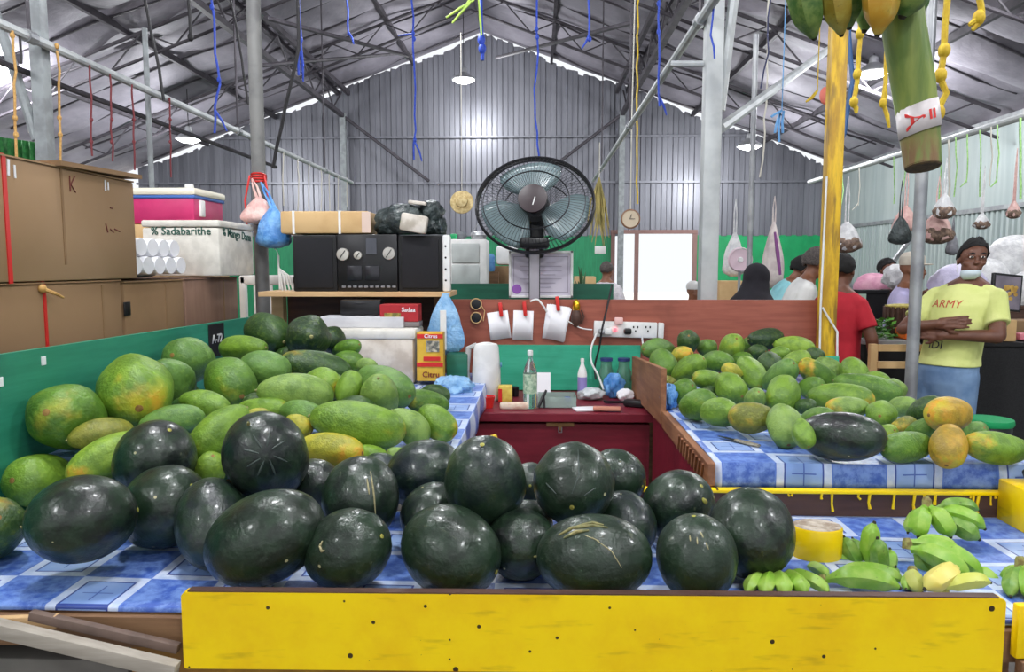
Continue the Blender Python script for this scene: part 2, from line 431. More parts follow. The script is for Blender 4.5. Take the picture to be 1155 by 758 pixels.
# longitudinal purlins and lattice beams
for u in (1.6, 4.85, 6.5):
    for sx in (-1, 1):
        b = MB(); x = RX+sx*u; b.box((x, 6.3, roofz(x)-.13), (.06, 22.4, .1)); struct(b.build('purlin', M_DARKSTEEL, smooth=0))
for sx in (-1, 1):
    b = MB(); x = RX+sx*3.22; z = roofz(x)
    for dx in (-.12, .12): b.box((x+dx, 6.3, z-.22), (.07, 22.2, .1))
    b.box((x, 6.3, z-.75), (.09, 22.2, .09))
    y = -4.5; k = 0
    while y < 16.8:
        b.tube([(x, y, z-.25 if k % 2 else z-.72), (x, y+.7, z-.72 if k % 2 else z-.25)], .018, 5); y += .7; k += 1
    struct(b.build('roof_beam', M_DARKSTEEL, smooth=40))
for sx in (-1, 1):                              # gable columns with their diagonal braces
    x = RX+sx*3.22
    b = MB(); b.box((x, 17.3, (roofz(x)-.7)/2), (.13, .13, roofz(x)-.7)); struct(b.build('gable_column', M_GREYPIPE, smooth=0))
    b = MB(); b.tube([(x, 17.28, roofz(x)-.75), (x-sx*2.0, 17.2, 3.55)], .035, 6); struct(b.build('gable_brace', M_DARKSTEEL))
b = MB(); b.tube([at(282, 75, 9), at(455, 60, 15)], .025, 6); b.tube([at(560, 65, 15), at(715, 25, 9)], .03, 6); b.tube([at(300, 20, 9), at(460, 63, 13)], .03, 6)
struct(b.build('roof_tie', M_DARKSTEEL))

# ---------------------------------------------------------------- posts and pipe rails
def post(name, p, z0, z1, r, m, label, square=False, brace=None):
    t = thing(name, (p.x, p.y, z0), label, 'post')
    b = MB()
    if square: b.box((p.x, p.y, (z0+z1)/2), (2*r, 2*r, z1-z0), ch=.006)
    else: b.tube([(p.x, p.y, z0), (p.x, p.y, z1)], r, 14)
    b.build('shaft', m, t)
    b = MB(); b.box((p.x, p.y, z0+.008), (4*r, 4*r, .016)); b.build('foot_plate', m, t)
    for pts, rr in brace or []:
        b = MB(); b.tube(pts, rr, 8); b.build('brace', m, t)
    return t
P_R = at(801, 200, 4.68); P_L = at(292, 200, 4.52); P_LL = at(47, 100, 5.12); P_T = at(168, 140, 6.65); P_B = at(848, 200, 6.0); P_M = at(1037, 250, 4.25)
post('steel_post', P_R, 0, roofz(P_R.x)-.3, .052, M_WHITEPIPE, 'thick pale grey steel post behind the brown partition with a slanted brace', True,
     [([(P_R.x+.05, P_R.y, 2.55), (P_R.x+.22, P_R.y, 4.3)], .032), ([at(757, 72, 4.75), (P_R.x, P_R.y, at(800, 68, 4.6).z)], .02), ([at(812, 145, 4.78), at(940, 52, 8.0)], .035)])
post('steel_post', P_L, 0, roofz(P_L.x)-.3, .042, mat('dull_grey_pipe', (118, 118, 116), (98, 98, 98), .6, .1, 7), 'dark grey round post carrying the tied blue and pink bags')
post('steel_post', P_LL, 0, roofz(P_LL.x)-.5, .045, M_GREYPIPE, 'pale grey square post with a diagonal strut above the cardboard cartons', True,
     [([at(42, 158, 5.12), at(-6, 12, 5.12)], .034)])
post('steel_post', P_T, 0, 3.7, .024, M_GREYPIPE, 'thin grey pole rising behind the cooler box under the pipe rail')
post('steel_post', P_B, 0, 3.4, .021, M_STEEL, 'slim galvanised pole beside the woman in the black headscarf')
post('steel_post', P_M, 0, roofz(P_M.x)-.3, .034, M_STEEL, 'galvanised round pole standing by the man in the yellow shirt')
def rail(x, z, y0, y1, r, label, extra=None):
    t = thing('pipe_rail', (x, y0, z), label, 'pipe')
    b = MB(); b.tube([(x, y0, z), (x, y1, z)], r, 10); b.build('pipe', M_WHITEPIPE, t)
    for k in range(3):
        y = y0+(y1-y0)*(k+.5)/3
        b = MB(); b.tube([(x, y, z), (x, y, roofz(x)-.4)], .012, 6); b.build('hanger', M_DARKSTEEL, t)
        b = MB(); b.tube([(x, y-.04, z), (x, y+.04, z)], r+.012, 10); b.build('collar', M_STEEL, t)
    return t
rail(-3.34, 3.1, 3.2, 13.4, .032, 'long pale pipe rail hung with red and orange strings over the cartons')
rail(1.0, 3.1, 3.0, 13.3, .03, 'bright steel pipe rail running back past the fan to the gable')
rail(4.9, 3.1, 6.0, 13.6, .04, 'white pipe rail hung with lime green strings along the pale side wall')
b = MB(); b.tube([(-3.52, 4.2, 2.93), (-3.52, 10, 2.93)], .022, 8); tag(b.build('pipe_rail', M_DARKSTEEL), 'dark pipe slung just below the pale rail over the cartons', 'pipe')

# ---------------------------------------------------------------- hanging lamps (real light)
M_LAMP = mat('lit_lamp_lens', (255, 255, 255), None, .5, emit=14)
M_ALU = mat('spun_aluminium', (196, 198, 200), None, .35, .7)
def lamp(px, py, Y, label, pos=None, power=210):
    p = pos or at(px, py, Y)
    t = thing('hanging_lamp', p, label, 'lamp', 'lit lamps hanging from the roof')
    b = MB(); b.lathe([(.15, .0), (.235, .012), (.245, .03), (.2, .07), (.07, .16), (.06, .24), (.03, .26)], 24, c=p); b.build('housing', M_ALU, t)
    b = MB(); b.lathe([(.02, -.055), (.10, -.045), (.17, -.02), (.20, .0), (.2, .006)], 24, c=p); b.build('lens', M_LAMP, t)
    b = MB(); b.tube([(p.x, p.y, p.z+.25), (p.x, p.y, roofz(p.x)-.12)], .008, 6); b.build('cord', M_BLKCABLE, t)
    l = bpy.data.lights.new('lamp_glow', 'POINT'); l.energy = power; l.shadow_soft_size = .2; l.color = (.96, .98, 1.0)
    lo = bpy.data.objects.new('lamp_glow', l); COL.objects.link(lo); lo.location = (p.x, p.y, p.z-.30)
    return t
lamp(523, 91, 15.4, 'round lit lamp hanging under the ridge before the gable')
lamp(213, 158, 14, 'round lit lamp above the pink and white cooler')
lamp(985, 84, 11, 'round lit lamp glowing behind the hanging banana stalk')
lamp(845, 166, 14.75, 'small round lit lamp seen beside the slim galvanised pole')
lamp(0, 76, 10.7, 'round lit lamp beside the strut of the square post')
for k, (x, y, z) in enumerate([(-1.5, 2.6, 4.7), (-1.4, 8.0, 5.3), (4.6, 6.4, 4.9), (4.3, 1.2, 4.7), (-6.5, 3.5, 4.8), (1.6, -2.0, 5.2), (-4.0, -2.2, 5.2), (.6, 1.0, 5.4)]):  # unseen lamps beyond the frame, added to light the stall from above
    l = bpy.data.lights.new('lamp_glow', 'POINT'); l.energy = 170; l.shadow_soft_size = .2
    t = lamp(0, 0, 0, 'unseen round lamp hanging high over the stall, added for overhead light', Vector((x, y, z)), 240)
    bpy.data.lights.remove(l)
w = bpy.data.worlds.new('sky'); SC.world = w; w.use_nodes = True
bg = w.node_tree.nodes['Background']; bg.inputs[0].default_value = (.93, .96, 1, 1); bg.inputs[1].default_value = 1.05
sun = bpy.data.lights.new('sun', 'SUN'); sun.energy = 4; sun.angle = R(1); so = bpy.data.objects.new('sun', sun); COL.objects.link(so); so.rotation_euler = (R(-35), R(12), 0)

cam = bpy.data.cameras.new('camera'); co = bpy.data.objects.new('camera', cam); COL.objects.link(co)
co.location = CAM; co.rotation_euler = CAMROT.to_euler(); cam.sensor_width = 36; cam.lens = 36*F/1155; cam.clip_end = 200; cam.clip_start = .05
SC.camera = co
SC.view_settings.view_transform = 'Standard'; SC.view_settings.look = 'None'; SC.view_settings.gamma = 1; SC.view_settings.use_curve_mapping = False
SC.view_settings.exposure = 0.0
try: SC.cycles.use_denoising = True; SC.cycles.max_bounces = 8; SC.cycles.diffuse_bounces = 4; SC.cycles.transparent_max_bounces = 16; SC.cycles.sample_clamp_indirect = 6
except Exception: pass
# ================================================================ the stall: tables, boards, chest
ZF, ZT = .80, .962                     # front display and raised side tables
FY0, FY1 = 1.637, 2.36                  # depth of the front display
LX, RXT = -.285, .555                   # inner edges of the side tables
WL, WR = -1.67, 1.72

def table(name, label, x0, x1, y0, y1, z, legs, apron_m, cat='table'):
    t = thing(name, ((x0+x1)/2, (y0+y1)/2, 0), label, cat)
    b = MB(); b.box(((x0+x1)/2, (y0+y1)/2, z-.014), (x1-x0, y1-y0, .024)); b.build('table_top', M_WOODX, t, 0)
    for x in (x0+.12, x1-.12):
        for y in (y0+.05, y1-.05):
            b = MB(); b.box((x, y, (z-.03)/2), (.06, .06, z-.03)); b.build('leg', M_WOODX, t, 0)
    return t
# front display
t = table('display_table', 'low front display table behind the yellow board under the melons', -1.66, WR, FY0, FY1, ZF-.003, 4, M_WOODX)
b = MB(); b.box((0.03, FY0-.012, ZF-.052), (3.34, .02, .072)); b.build('front_apron', M_WOODX, t, 0)
tdisp = t
b = MB(); b.box((-.55, FY0+.03, ZF-.14), (.84, .02, .13)); b.build('lower_panel', mat('faded_mustard_paint', (172, 126, 34), (140, 98, 40), .5, scale=4), t, 0)
def cloth_sheet(name, x0, x1, y0, y1, z, label, drops, res=.03, group=None):
    """vinyl sheet with slight creases; drops = {'f','b','l','r': how far it hangs on that side}"""
    b = MB(); rn = random.Random(len(label))
    us = []
    def path(a0, a1, d0, d1, sgn0, sgn1):
        P = []
        if d0: P += [(a0-.004, -d0*k/4) for k in (4, 3, 2, 1)]
        n = max(2, int((a1-a0)/res))
        P += [(a0+(a1-a0)*i/n, .0) for i in range(n+1)]
        if d1: P += [(a1+.004, -d1*k/4) for k in (1, 2, 3, 4)]
        return P
    PX = path(x0, x1, drops.get('l', 0), drops.get('r', 0), 0, 0); PY = path(y0, y1, drops.get('f', 0), drops.get('b', 0), 0, 0)
    nx, ny = len(PX), len(PY)
    ph = [rn.uniform(0, 6) for _ in range(6)]
    for (y, dy) in PY:
        for (x, dx) in PX:
            d = min(dx, dy) if (dx < 0 or dy < 0) else 0
            w = .0013*(math.sin(9*x+ph[0]+3*y)+math.sin(13*y+ph[1]-5*x))+.0032
            ox = oy = 0
            if dy < 0: oy = (.004*math.sin(14*x+ph[2])+.0045)*(-1 if y < (y0+y1)/2 else 1)*min(1, -dy/.05)
            if dx < 0: ox = (.006*math.sin(11*y+ph[3])+.0065)*(-1 if x < (x0+x1)/2 else 1)*min(1, -dx/.05)
            b.v.append(Vector((x+ox, y+oy, z+(w if d == 0 else d))))
    for j in range(ny-1):
        for i in range(nx-1): b.f.append((j*nx+i, j*nx+i+1, (j+1)*nx+i+1, (j+1)*nx+i))
    o = b.build(name, M_CLOTH, smooth=60)
    m = o.modifiers.new('thick', 'SOLIDIFY'); m.thickness = .0016; m.offset = -1
    return tag(o, label, 'tablecloth', group)
cloth_sheet('vinyl_tablecloth', -1.655, WR-.01, FY0-.001, FY1-.03, ZF, 'blue patterned vinyl cloth under the watermelons and green bananas', {'f': .010})
# yellow front board (slightly out of square with the tables)
def plank(name, p0, p1, z0, z1, th, m, label, cat='board', ch=.004, parent=None):
    p0, p1 = Vector(p0), Vector(p1); d = p1-p0; a = math.atan2(d.y, d.x)
    b = MB(); b.box(((p0.x+p1.x)/2, (p0.y+p1.y)/2, (z0+z1)/2), (d.length, th, z1-z0), Matrix.Rotation(a, 3, 'Z'), ch)
    o = b.build(name, m, parent, 25)
    return tag(o, label, cat) if parent is None else o
BY0, BY1 = 1.555, 1.583
pa, pb = at(203.5, 668, BY0), at(1135.5, 674, BY1)
zb0 = at(203, 754, BY0).z
t = thing('front_board', ((pa.x+pb.x)/2, (BY0+BY1)/2, zb0), 'long glossy yellow painted board across the front of the stall', 'board')
b = MB(); L = pb.x-pa.x; H = pa.z-zb0
poly = []
for cx_, cz_, a0 in ((L-.012, H-.012, 0), (.012, H-.012, 90), (.006, .006, 180), (L-.006, .006, 270)):
    r_ = .012 if cz_ > H/2 else .006
    poly += [(cx_+r_*math.cos(R(a0+k*22.5)), cz_+r_*math.sin(R(a0+k*22.5))) for k in range(5)]
b.prism(poly, .024, Matrix.Translation((pa.x, BY0+.024, zb0)) @ Matrix.Rotation(math.atan2(BY1-BY0, L), 4, 'Z') @ Matrix.Rotation(R(90), 4, 'X'))
b.build('painted_face', M_YEL, t, 25)
b = MB(); b.box(((pa.x+pb.x)/2, (BY0+BY1)/2+.012, pa.z+.0015), (L-.03, .022, .003), Matrix.Rotation(math.atan2(BY1-BY0, L), 3, 'Z')); b.build('bare_top_edge', M_DARKWOOD, t, 0)
# second yellow board to the right, and the loose timbers at the lower left
pc = at(1139, 681, 1.62)
plank('side_board', (pc.x, 1.60, 0), (pc.x+.5, 1.63, 0), at(1139, 741, 1.6).z, at(1139, 681, 1.6).z, .022, M_YEL, 'short yellow board end beside the long front board')
plank('side_board', (pc.x+.01, 1.595, 0), (pc.x+.55, 1.645, 0), at(1139, 775, 1.62).z, at(1139, 743, 1.6).z, .022, M_WOODX, 'bare brown board under the short yellow board end')
def timber(px0, py0, px1, py1, Y, hw, th, m, label):
    a, c = at(px0, py0, Y), at(px1, py1, Y-.03)
    d = (c-a); an = math.atan2(d.z, d.x)
    b = MB(); b.box((a+c)/2, (d.length, th, hw), Matrix.Rotation(-an, 3, 'Y'), .003)
    o = b.build('slanted_timber', m, tdisp); o['label'] = label; return o
timber(-60, 690, 196, 760, 1.56, .034, .03, M_GREYWOOD, 'pale grey timber slanting down under the table edge at the lower left')
timber(40, 690, 198, 735, 1.595, .022, .02, mat('brown_grey_timber', (116, 96, 86), (92, 76, 68), .7), 'thin brown timber slanting behind the pale grey one')
timber(-40, 701, 60, 704, 1.598, .03, .02, M_LIGHTWOOD, 'short raw pine block under the edge of the blue cloth')
b = MB(); c = at(60, 742, 1.68); b.box((-1.2, 1.76, c.z/2), (.42, .17, c.z), ch=.01)
tag(b.build('concrete_block', M_CONC), 'grey concrete block under the slanting timbers', 'block')

# side tables
def side_table(x0, x1, label, open_edge, clabel, drops):
    t = table('side_table', label, x0, x1, FY1, 4.33, ZT-.003, 4, M_WOODX)
    return t
tL = side_table(-1.655, LX, 'raised left side table under the big papaya heap', 1, '', {})
tR = side_table(RXT, 1.66, 'raised right side table under the wide papaya heap', -1, '', {})
cloth_sheet('vinyl_tablecloth', -1.65, LX+.01, FY1, 4.32, ZT, 'blue patterned vinyl cloth under the left papaya heap', {'r': .09, 'f': .05})
cloth_sheet('vinyl_tablecloth', RXT+.025, 1.665, FY1, 4.32, ZT, 'blue patterned vinyl cloth under the right papaya heap with a front drop', {'f': .078})
# right table trims
b = MB(); b.box((RXT+.008, (FY1+3.2)/2-.02, ZT-.03), (.026, .86, .075), ch=.003)
for k in range(9): b.box((RXT-.006, FY1+.03+.05*k, ZT-.035), (.012, .012, .06), Matrix.Rotation(R(20), 3, 'X'))
b.build('edge_board', M_WOOD, tR, 0)
b = MB(); b.box((RXT+.03, (FY1+3.6)/2, .46), (.02, 1.2, .86)); b.build('side_panel', M_MAROON, tR, 0)
b = MB(); b.box((LX-.03, (FY1+3.6)/2, .46), (.02, 1.2, .86)); b.build('side_panel', M_MAROON, tL, 0)
b = MB()
v = [(RXT-.012, 3.19, ZT-.05), (RXT-.012, 4.16, ZT-.09), (RXT-.012, 4.16, 1.09), (RXT-.012, 3.19, 1.155)]
b.add(v+[(x+.024, y, z) for x, y, z in v], [(3, 2, 1, 0), (4, 5, 6, 7), (0, 1, 5, 4), (1, 2, 6, 5), (2, 3, 7, 6), (3, 0, 4, 7)])
b.build('end_board', M_WOOD, tR, 0)
# yellow dripped beam under the front of the right table
t = thing('table_beam', (1.0, FY1-.03, ZF), 'brown beam with a dripping yellow top edge under the right table', 'beam')
b = MB(); b.box((1.0, FY1-.028, ZF+.045), (1.44, .024, .082)); b.build('plank', M_DARKWOOD, t, 0)
b = MB(); b.box((1.0, FY1-.032, ZF+.083), (1.46, .03, .012), ch=.003); rn = random.Random(4)
for k in range(26):
    x = .42+1.2*rn.random(); l = rn.choice((.012, .02, .035, .05, .06)); w_ = rn.uniform(.003, .006)
    b.tube([(x, FY1-.0415, ZF+.08), (x+rn.uniform(-.004, .004), FY1-.0415, ZF+.08-l*.6), (x+rn.uniform(-.006, .006), FY1-.0415, ZF+.08-l)], [w_, w_*.8, w_*1.1], 6)
b.build('paint_drips', M_YEL, t, 40)
plank('rear_lip', (-.30, FY1-.03, 0), (.28, FY1-.03, 0), ZF, ZF+.045, .02, M_YEL, 'yellow lip board along the back of the melon display')
# table end at far right: black corner and yellow block
b = MB(); c = at(1150, 560, 2.2); b.box((c.x+.055, 2.24, ZF+.068), (.09, .16, .13), ch=.004); tag(b.build('corner_block', M_YEL), 'yellow painted end block at the right edge of the banana display', 'block')
b = MB(); c = at(1156, 540, 2.28); b.box((c.x+.055, 2.24, ZF+.162), (.10, .14, .05), Matrix.Rotation(R(-25), 3, 'Y'), ch=.012); tag(b.build('black_bracket', M_BLACK), 'black plastic piece on the yellow end block', 'bracket')

# left teal board with its number plate
b = MB()
X = WL
v = [(X-.02, 1.3, .45), (X-.02, 4.42, .45), (X-.02, 4.42, 1.30), (X-.02, 1.3, 1.335)]
b.add(v+[(x+.02, y, z) for x, y, z in v], [(3, 2, 1, 0), (4, 5, 6, 7), (0, 1, 5, 4), (1, 2, 6, 5), (2, 3, 7, 6), (3, 0, 4, 7)])
tb = thing('side_partition', (X-.01, 2.9, 0), 'long teal painted side board between the cartons and the papayas', 'partition')
b.build('painted_panel', M_TEAL, tb, 0)
b = MB()
for k, (y, z, l) in enumerate([(2.42, 1.30, .05), (2.2, 1.26, .045)]): b.box((X+.002, y, z-.02), (.004, .022 if k == 0 else .05, .03), ch=.001)
b.build('torn_sticker', M_PAPER, tb, 0)
for y in (1.6, 3.0, 4.3):
    b = MB(); b.box((X-.045, y, .62), (.05, .06, 1.24)); b.build('stud', M_WOODX, tb, 0)
# A-72 plate
def text_mesh(s, size, name, m, parent, M4, depth=.0015, align='CENTER', bold=.012):
    cu = bpy.data.curves.new(name, 'FONT'); cu.body = s; cu.size = size; cu.extrude = depth; cu.align_x = align; cu.align_y = 'CENTER'; cu.resolution_u = 2; cu.offset = size*bold
    o = bpy.data.objects.new(name, cu); COL.objects.link(o)
    dg = bpy.context.evaluated_depsgraph_get(); dg.update()
    me = bpy.data.meshes.new_from_object(o.evaluated_get(dg)); bpy.data.objects.remove(o); bpy.data.curves.remove(cu)
    for v in me.vertices: v.co = M4 @ v.co
    o0 = wloc(parent)
    for v in me.vertices: v.co -= o0
    me.materials.clear(); me.materials.append(m); me.name = name
    n = bpy.data.objects.new(name, me); COL.objects.link(n); n.parent = parent
    return n
def frameM(o, right, up):
    r = Vector(right).normalized(); u = Vector(up); u = (u-r*u.dot(r)).normalized(); n = r.cross(u)
    return Matrix.Translation(o) @ Matrix((r, u, n)).transposed().to_4x4()
yy = (X+.005)/( (238-605)/F )
t = thing('number_plate', (X+.004, yy, 1.16), 'small black plate reading A-72 on the teal side board', 'plate')
b = MB(); b.box((X+.004, yy, 1.215), (.006, .18, .17), ch=.002); b.build('plate', M_BLACKM, t, 0)
text_mesh('A-72', .062, 'lettering', M_WHITE, t, frameM((X+.008, yy, 1.222), (0, 1, 0), (0, 0, 1)))

# back partition
YP = 4.38
tb = thing('back_partition', (.6, YP, 0), 'long reddish brown plywood partition at the back of the stall', 'partition')
zt = at(700, 338, YP).z
b = MB(); b.box(((-.52+1.72)/2, YP+.012, (.7+zt)/2), (2.24, .022, zt-.7)); b.build('plywood_panel', M_BROWN, tb, 0)
for x in (-.48, .6, 1.62):
    b = MB(); b.box((x, YP+.05, zt/2-.02), (.06, .05, zt-.04)); b.build('stud', M_WOODX, tb, 0)
x0, x1 = at(545, 400, YP).x, at(722, 400, YP).x
b = MB(); b.box(((x0+x1)/2, YP-.008, (.86+at(640, 389, YP).z)/2), (x1-x0, .012, at(640, 389, YP).z-.86)); tag(b.build('teal_panel', M_TEALB, smooth=0), 'bright teal panel below the brown partition behind the chest', 'panel')
# neighbouring green board behind
p0, p1 = at(500, 330, 4.95), at(692, 330, 4.95)
b = MB(); zn = at(600, 320, 4.95).z; b.box(((p0.x+p1.x)/2, 4.97, zn/2), (p1.x-p0.x, .03, zn)); tag(b.build('neighbour_board', M_DKGREEN, smooth=0), 'dark green board of the next stall just above the brown partition', 'board')

# maroon chest
cx0, cx1 = at(533, 470, 3.65).x, at(737, 470, 3.65).x
zc = at(640, 466, 3.65).z; cy1 = 4.30
t = thing('wooden_chest', ((cx0+cx1)/2, 3.97, 0), 'maroon painted wooden chest with a hasp at the back of the stall', 'chest')
b = MB(); b.box(((cx0+cx1)/2, (3.67+cy1)/2, zc/2-.03), (cx1-cx0-.03, cy1-3.67, zc-.06)); b.build('body', M_MAROON, t, 0)
b = MB(); b.box(((cx0+cx1)/2, (3.64+cy1)/2, zc-.022), (cx1-cx0, cy1-3.64, .044), ch=.003); b.build('lid', M_MAROON, t, 0)
hx = at(632, 478, 3.64).x
b = MB(); b.box((hx, 3.666, zc-.062), (.14, .006, .02), ch=.002); b.box((hx, 3.662, zc-.075), (.02, .008, .03)); b.build('hasp', mat('dull_brass', (176, 140, 96), (150, 116, 76), .4, .6), t, 0)
b = MB(); b.tube([(hx-.008, 3.655, zc-.075), (hx-.008, 3.652, zc-.1), (hx+.008, 3.652, zc-.1), (hx+.008, 3.655, zc-.075)], .003, 6); b.build('staple', M_STEEL, t)
# yellow square post at the far end of the stall
p = at(937, 250, YP-.08)
t = thing('yellow_post', (p.x, p.y, 0), 'tall yellow painted wooden post at the end of the brown partition', 'post')
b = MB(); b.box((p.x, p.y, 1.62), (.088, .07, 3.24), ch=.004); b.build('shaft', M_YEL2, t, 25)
q = at(938, 405, YP-.1); b = MB(); b.box((p.x, p.y-.01, q.z-.06), (.115, .1, .16), ch=.004); b.build('teal_collar', M_TEALB, t, 25)
b = MB(); b.tube([(p.x-.05, p.y-.045, q.z+.02), (p.x-.055, p.y-.045, q.z+.3), (p.x-.05, p.y-.045, 2.1)], .006, 6); b.tube([(p.x-.045, p.y-.045, q.z+.3), (p.x-.01, p.y-.05, q.z+.24), (p.x+.045, p.y-.045, q.z+.16), (p.x+.05, p.y-.045, q.z+.02)], .006, 6); b.build('white_cable', M_WHITE, t)
# ================================================================ fruit
# x, y, semi-axes along / across (pixels), angle of the blossom end, end towards us (1 blossom, -1 stem), Y guess (0 = from heap), colour key, ripeness, label
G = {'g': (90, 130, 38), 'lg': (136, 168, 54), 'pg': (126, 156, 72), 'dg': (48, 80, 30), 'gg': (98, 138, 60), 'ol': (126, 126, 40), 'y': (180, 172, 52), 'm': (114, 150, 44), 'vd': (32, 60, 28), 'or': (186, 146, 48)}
LEFT = [
 (78,471,39,36,165,1,2.42,'g',.62,'large papaya with orange patches leaning on the teal side board'),
 (152,440,41,38,-78,1,2.62,'m',.66,'biggest papaya, scar end facing out, on top by the teal board'),
 (192,432,29,26,-60,-1,2.8,'gg',.1,'plain green papaya half hidden behind the biggest papaya'),
 (214,406,27,24,165,1,0,'gg',.3,'green papaya with one lime spot just before the number plate'),
 (260,432,30,26,-50,1,0,'g',.5,'papaya with a yellow tip and lime spot, below the number plate'),
 (275,394,25,15,180,-1,0,'m',.3,'bright green papaya lying flat right of the number plate'),
 (299,417,28,20,-10,1,0,'gg',.2,'smooth mid green papaya below the dark orange-flecked one'),
 (303,376,25,21,150,-1,3.55,'dg',.52,'dark papaya with an orange fleck at the rear top of the left heap'),
 (348,380,24,24,80,-1,3.5,'vd',.05,'very dark lobed papaya topmost at the back of the left heap'),
 (374,383,15,15,60,-1,3.6,'vd',.15,'small dark papaya tucked behind the topmost lobed one'),
 (356,415,39,14,172,-1,3.3,'dg',.55,'long dark papaya with an orange ring below the topmost one'),
 (390,394,16,10,20,1,3.5,'g',.1,'small dark green papaya before the foam box lid'),
 (393,409,17,13,-10,1,3.45,'g',.1,'round-shouldered green papaya beside the dark long one'),
 (414,413,12,9,-20,1,3.25,'pg',.2,'tiny pale papaya at the foot of the foam box'),
 (364,434,22,19,-20,1,0,'m',.62,'papaya with a ridged orange-yellow end turned right'),
 (393,438,20,14,70,-1,0,'m',.5,'yellow-green papaya squeezed beside the ridged orange-ended one'),
 (333,444,42,15,-5,-1,0,'pg',.05,'long smooth pale green papaya lying crosswise'),
 (435,436,33,21,-25,1,0,'gg',.15,'large two-tone green papaya at the right of the left heap'),
 (428,448,25,21,-85,-1,2.8,'pg',.05,'ribbed pale green papaya seen end on'),
 (405,481,54,25,-10,1,2.45,'m',.42,'largest long papaya lying across the front of the left heap'),
 (373,508,36,19,-6,1,2.33,'y',.85,'yellow papaya with orange scars behind the wrinkled melon'),
 (462,487,27,18,-45,1,2.6,'pg',.1,'pale green papaya at the right end of the largest long one'),
 (492,481,25,18,-40,1,2.7,'m',.66,'yellow-ended papaya nearest the cloth corner'),
 (482,453,24,13,170,1,3.0,'g',.62,'green papaya with a broad yellow patch by the blue cloth'),
 (492,444,16,10,-20,1,3.2,'dg',.1,'small dark papaya behind the yellow-patched one'),
 (298,461,27,14,0,1,0,'m',.45,'light papaya with a buff patch behind the wrinkled melon'),
 (341,466,25,15,-15,1,0,'gg',.45,'green papaya with an orange underside left of the largest long one'),
 (337,480,16,12,-30,1,2.45,'y',.8,'small orange-flecked papaya above the yellow scarred one'),
 (232,457,27,16,-15,1,0,'m',.52,'green papaya with a yellow upper side, mid left heap'),
 (194,474,34,16,10,1,0,'gg',.1,'smooth green papaya below the biggest papaya'),
 (247,488,40,22,-135,1,2.42,'m',.55,'long lime papaya pointing down left to an orange tip'),
 (285,478,22,16,30,-1,2.5,'y',.55,'yellowish papaya peeping over the wrinkled melon'),
 (115,490,33,18,8,-1,2.42,'ol',.35,'olive papaya below the orange-patched one at the teal board'),
 (124,514,46,22,-150,1,2.3,'lg',.58,'long lime papaya with orange marks behind the front left melons'),
 (47,542,35,29,180,1,2.26,'m',.35,'light green papaya low in the corner by the teal board'),
 (236,533,21,17,80,1,2.24,'lg',.05,'pale lime papaya glimpsed between two melons'),
 (420,514,25,15,-25,1,2.38,'m',.3,'green papaya low behind the pale-scarred melon'),
 (-6,597,32,31,90,1,1.97,'dg',.6,'dark papaya with a yellow side cut by the left picture edge'),
 (455,520,22,13,-20,-1,2.42,'pg',.1,'pale papaya tip behind the blue-black melon'),
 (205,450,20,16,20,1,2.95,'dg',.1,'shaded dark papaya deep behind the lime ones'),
 (322,405,15,13,30,1,3.5,'dg',.35,'shaded papaya between the two dark top ones'),
]
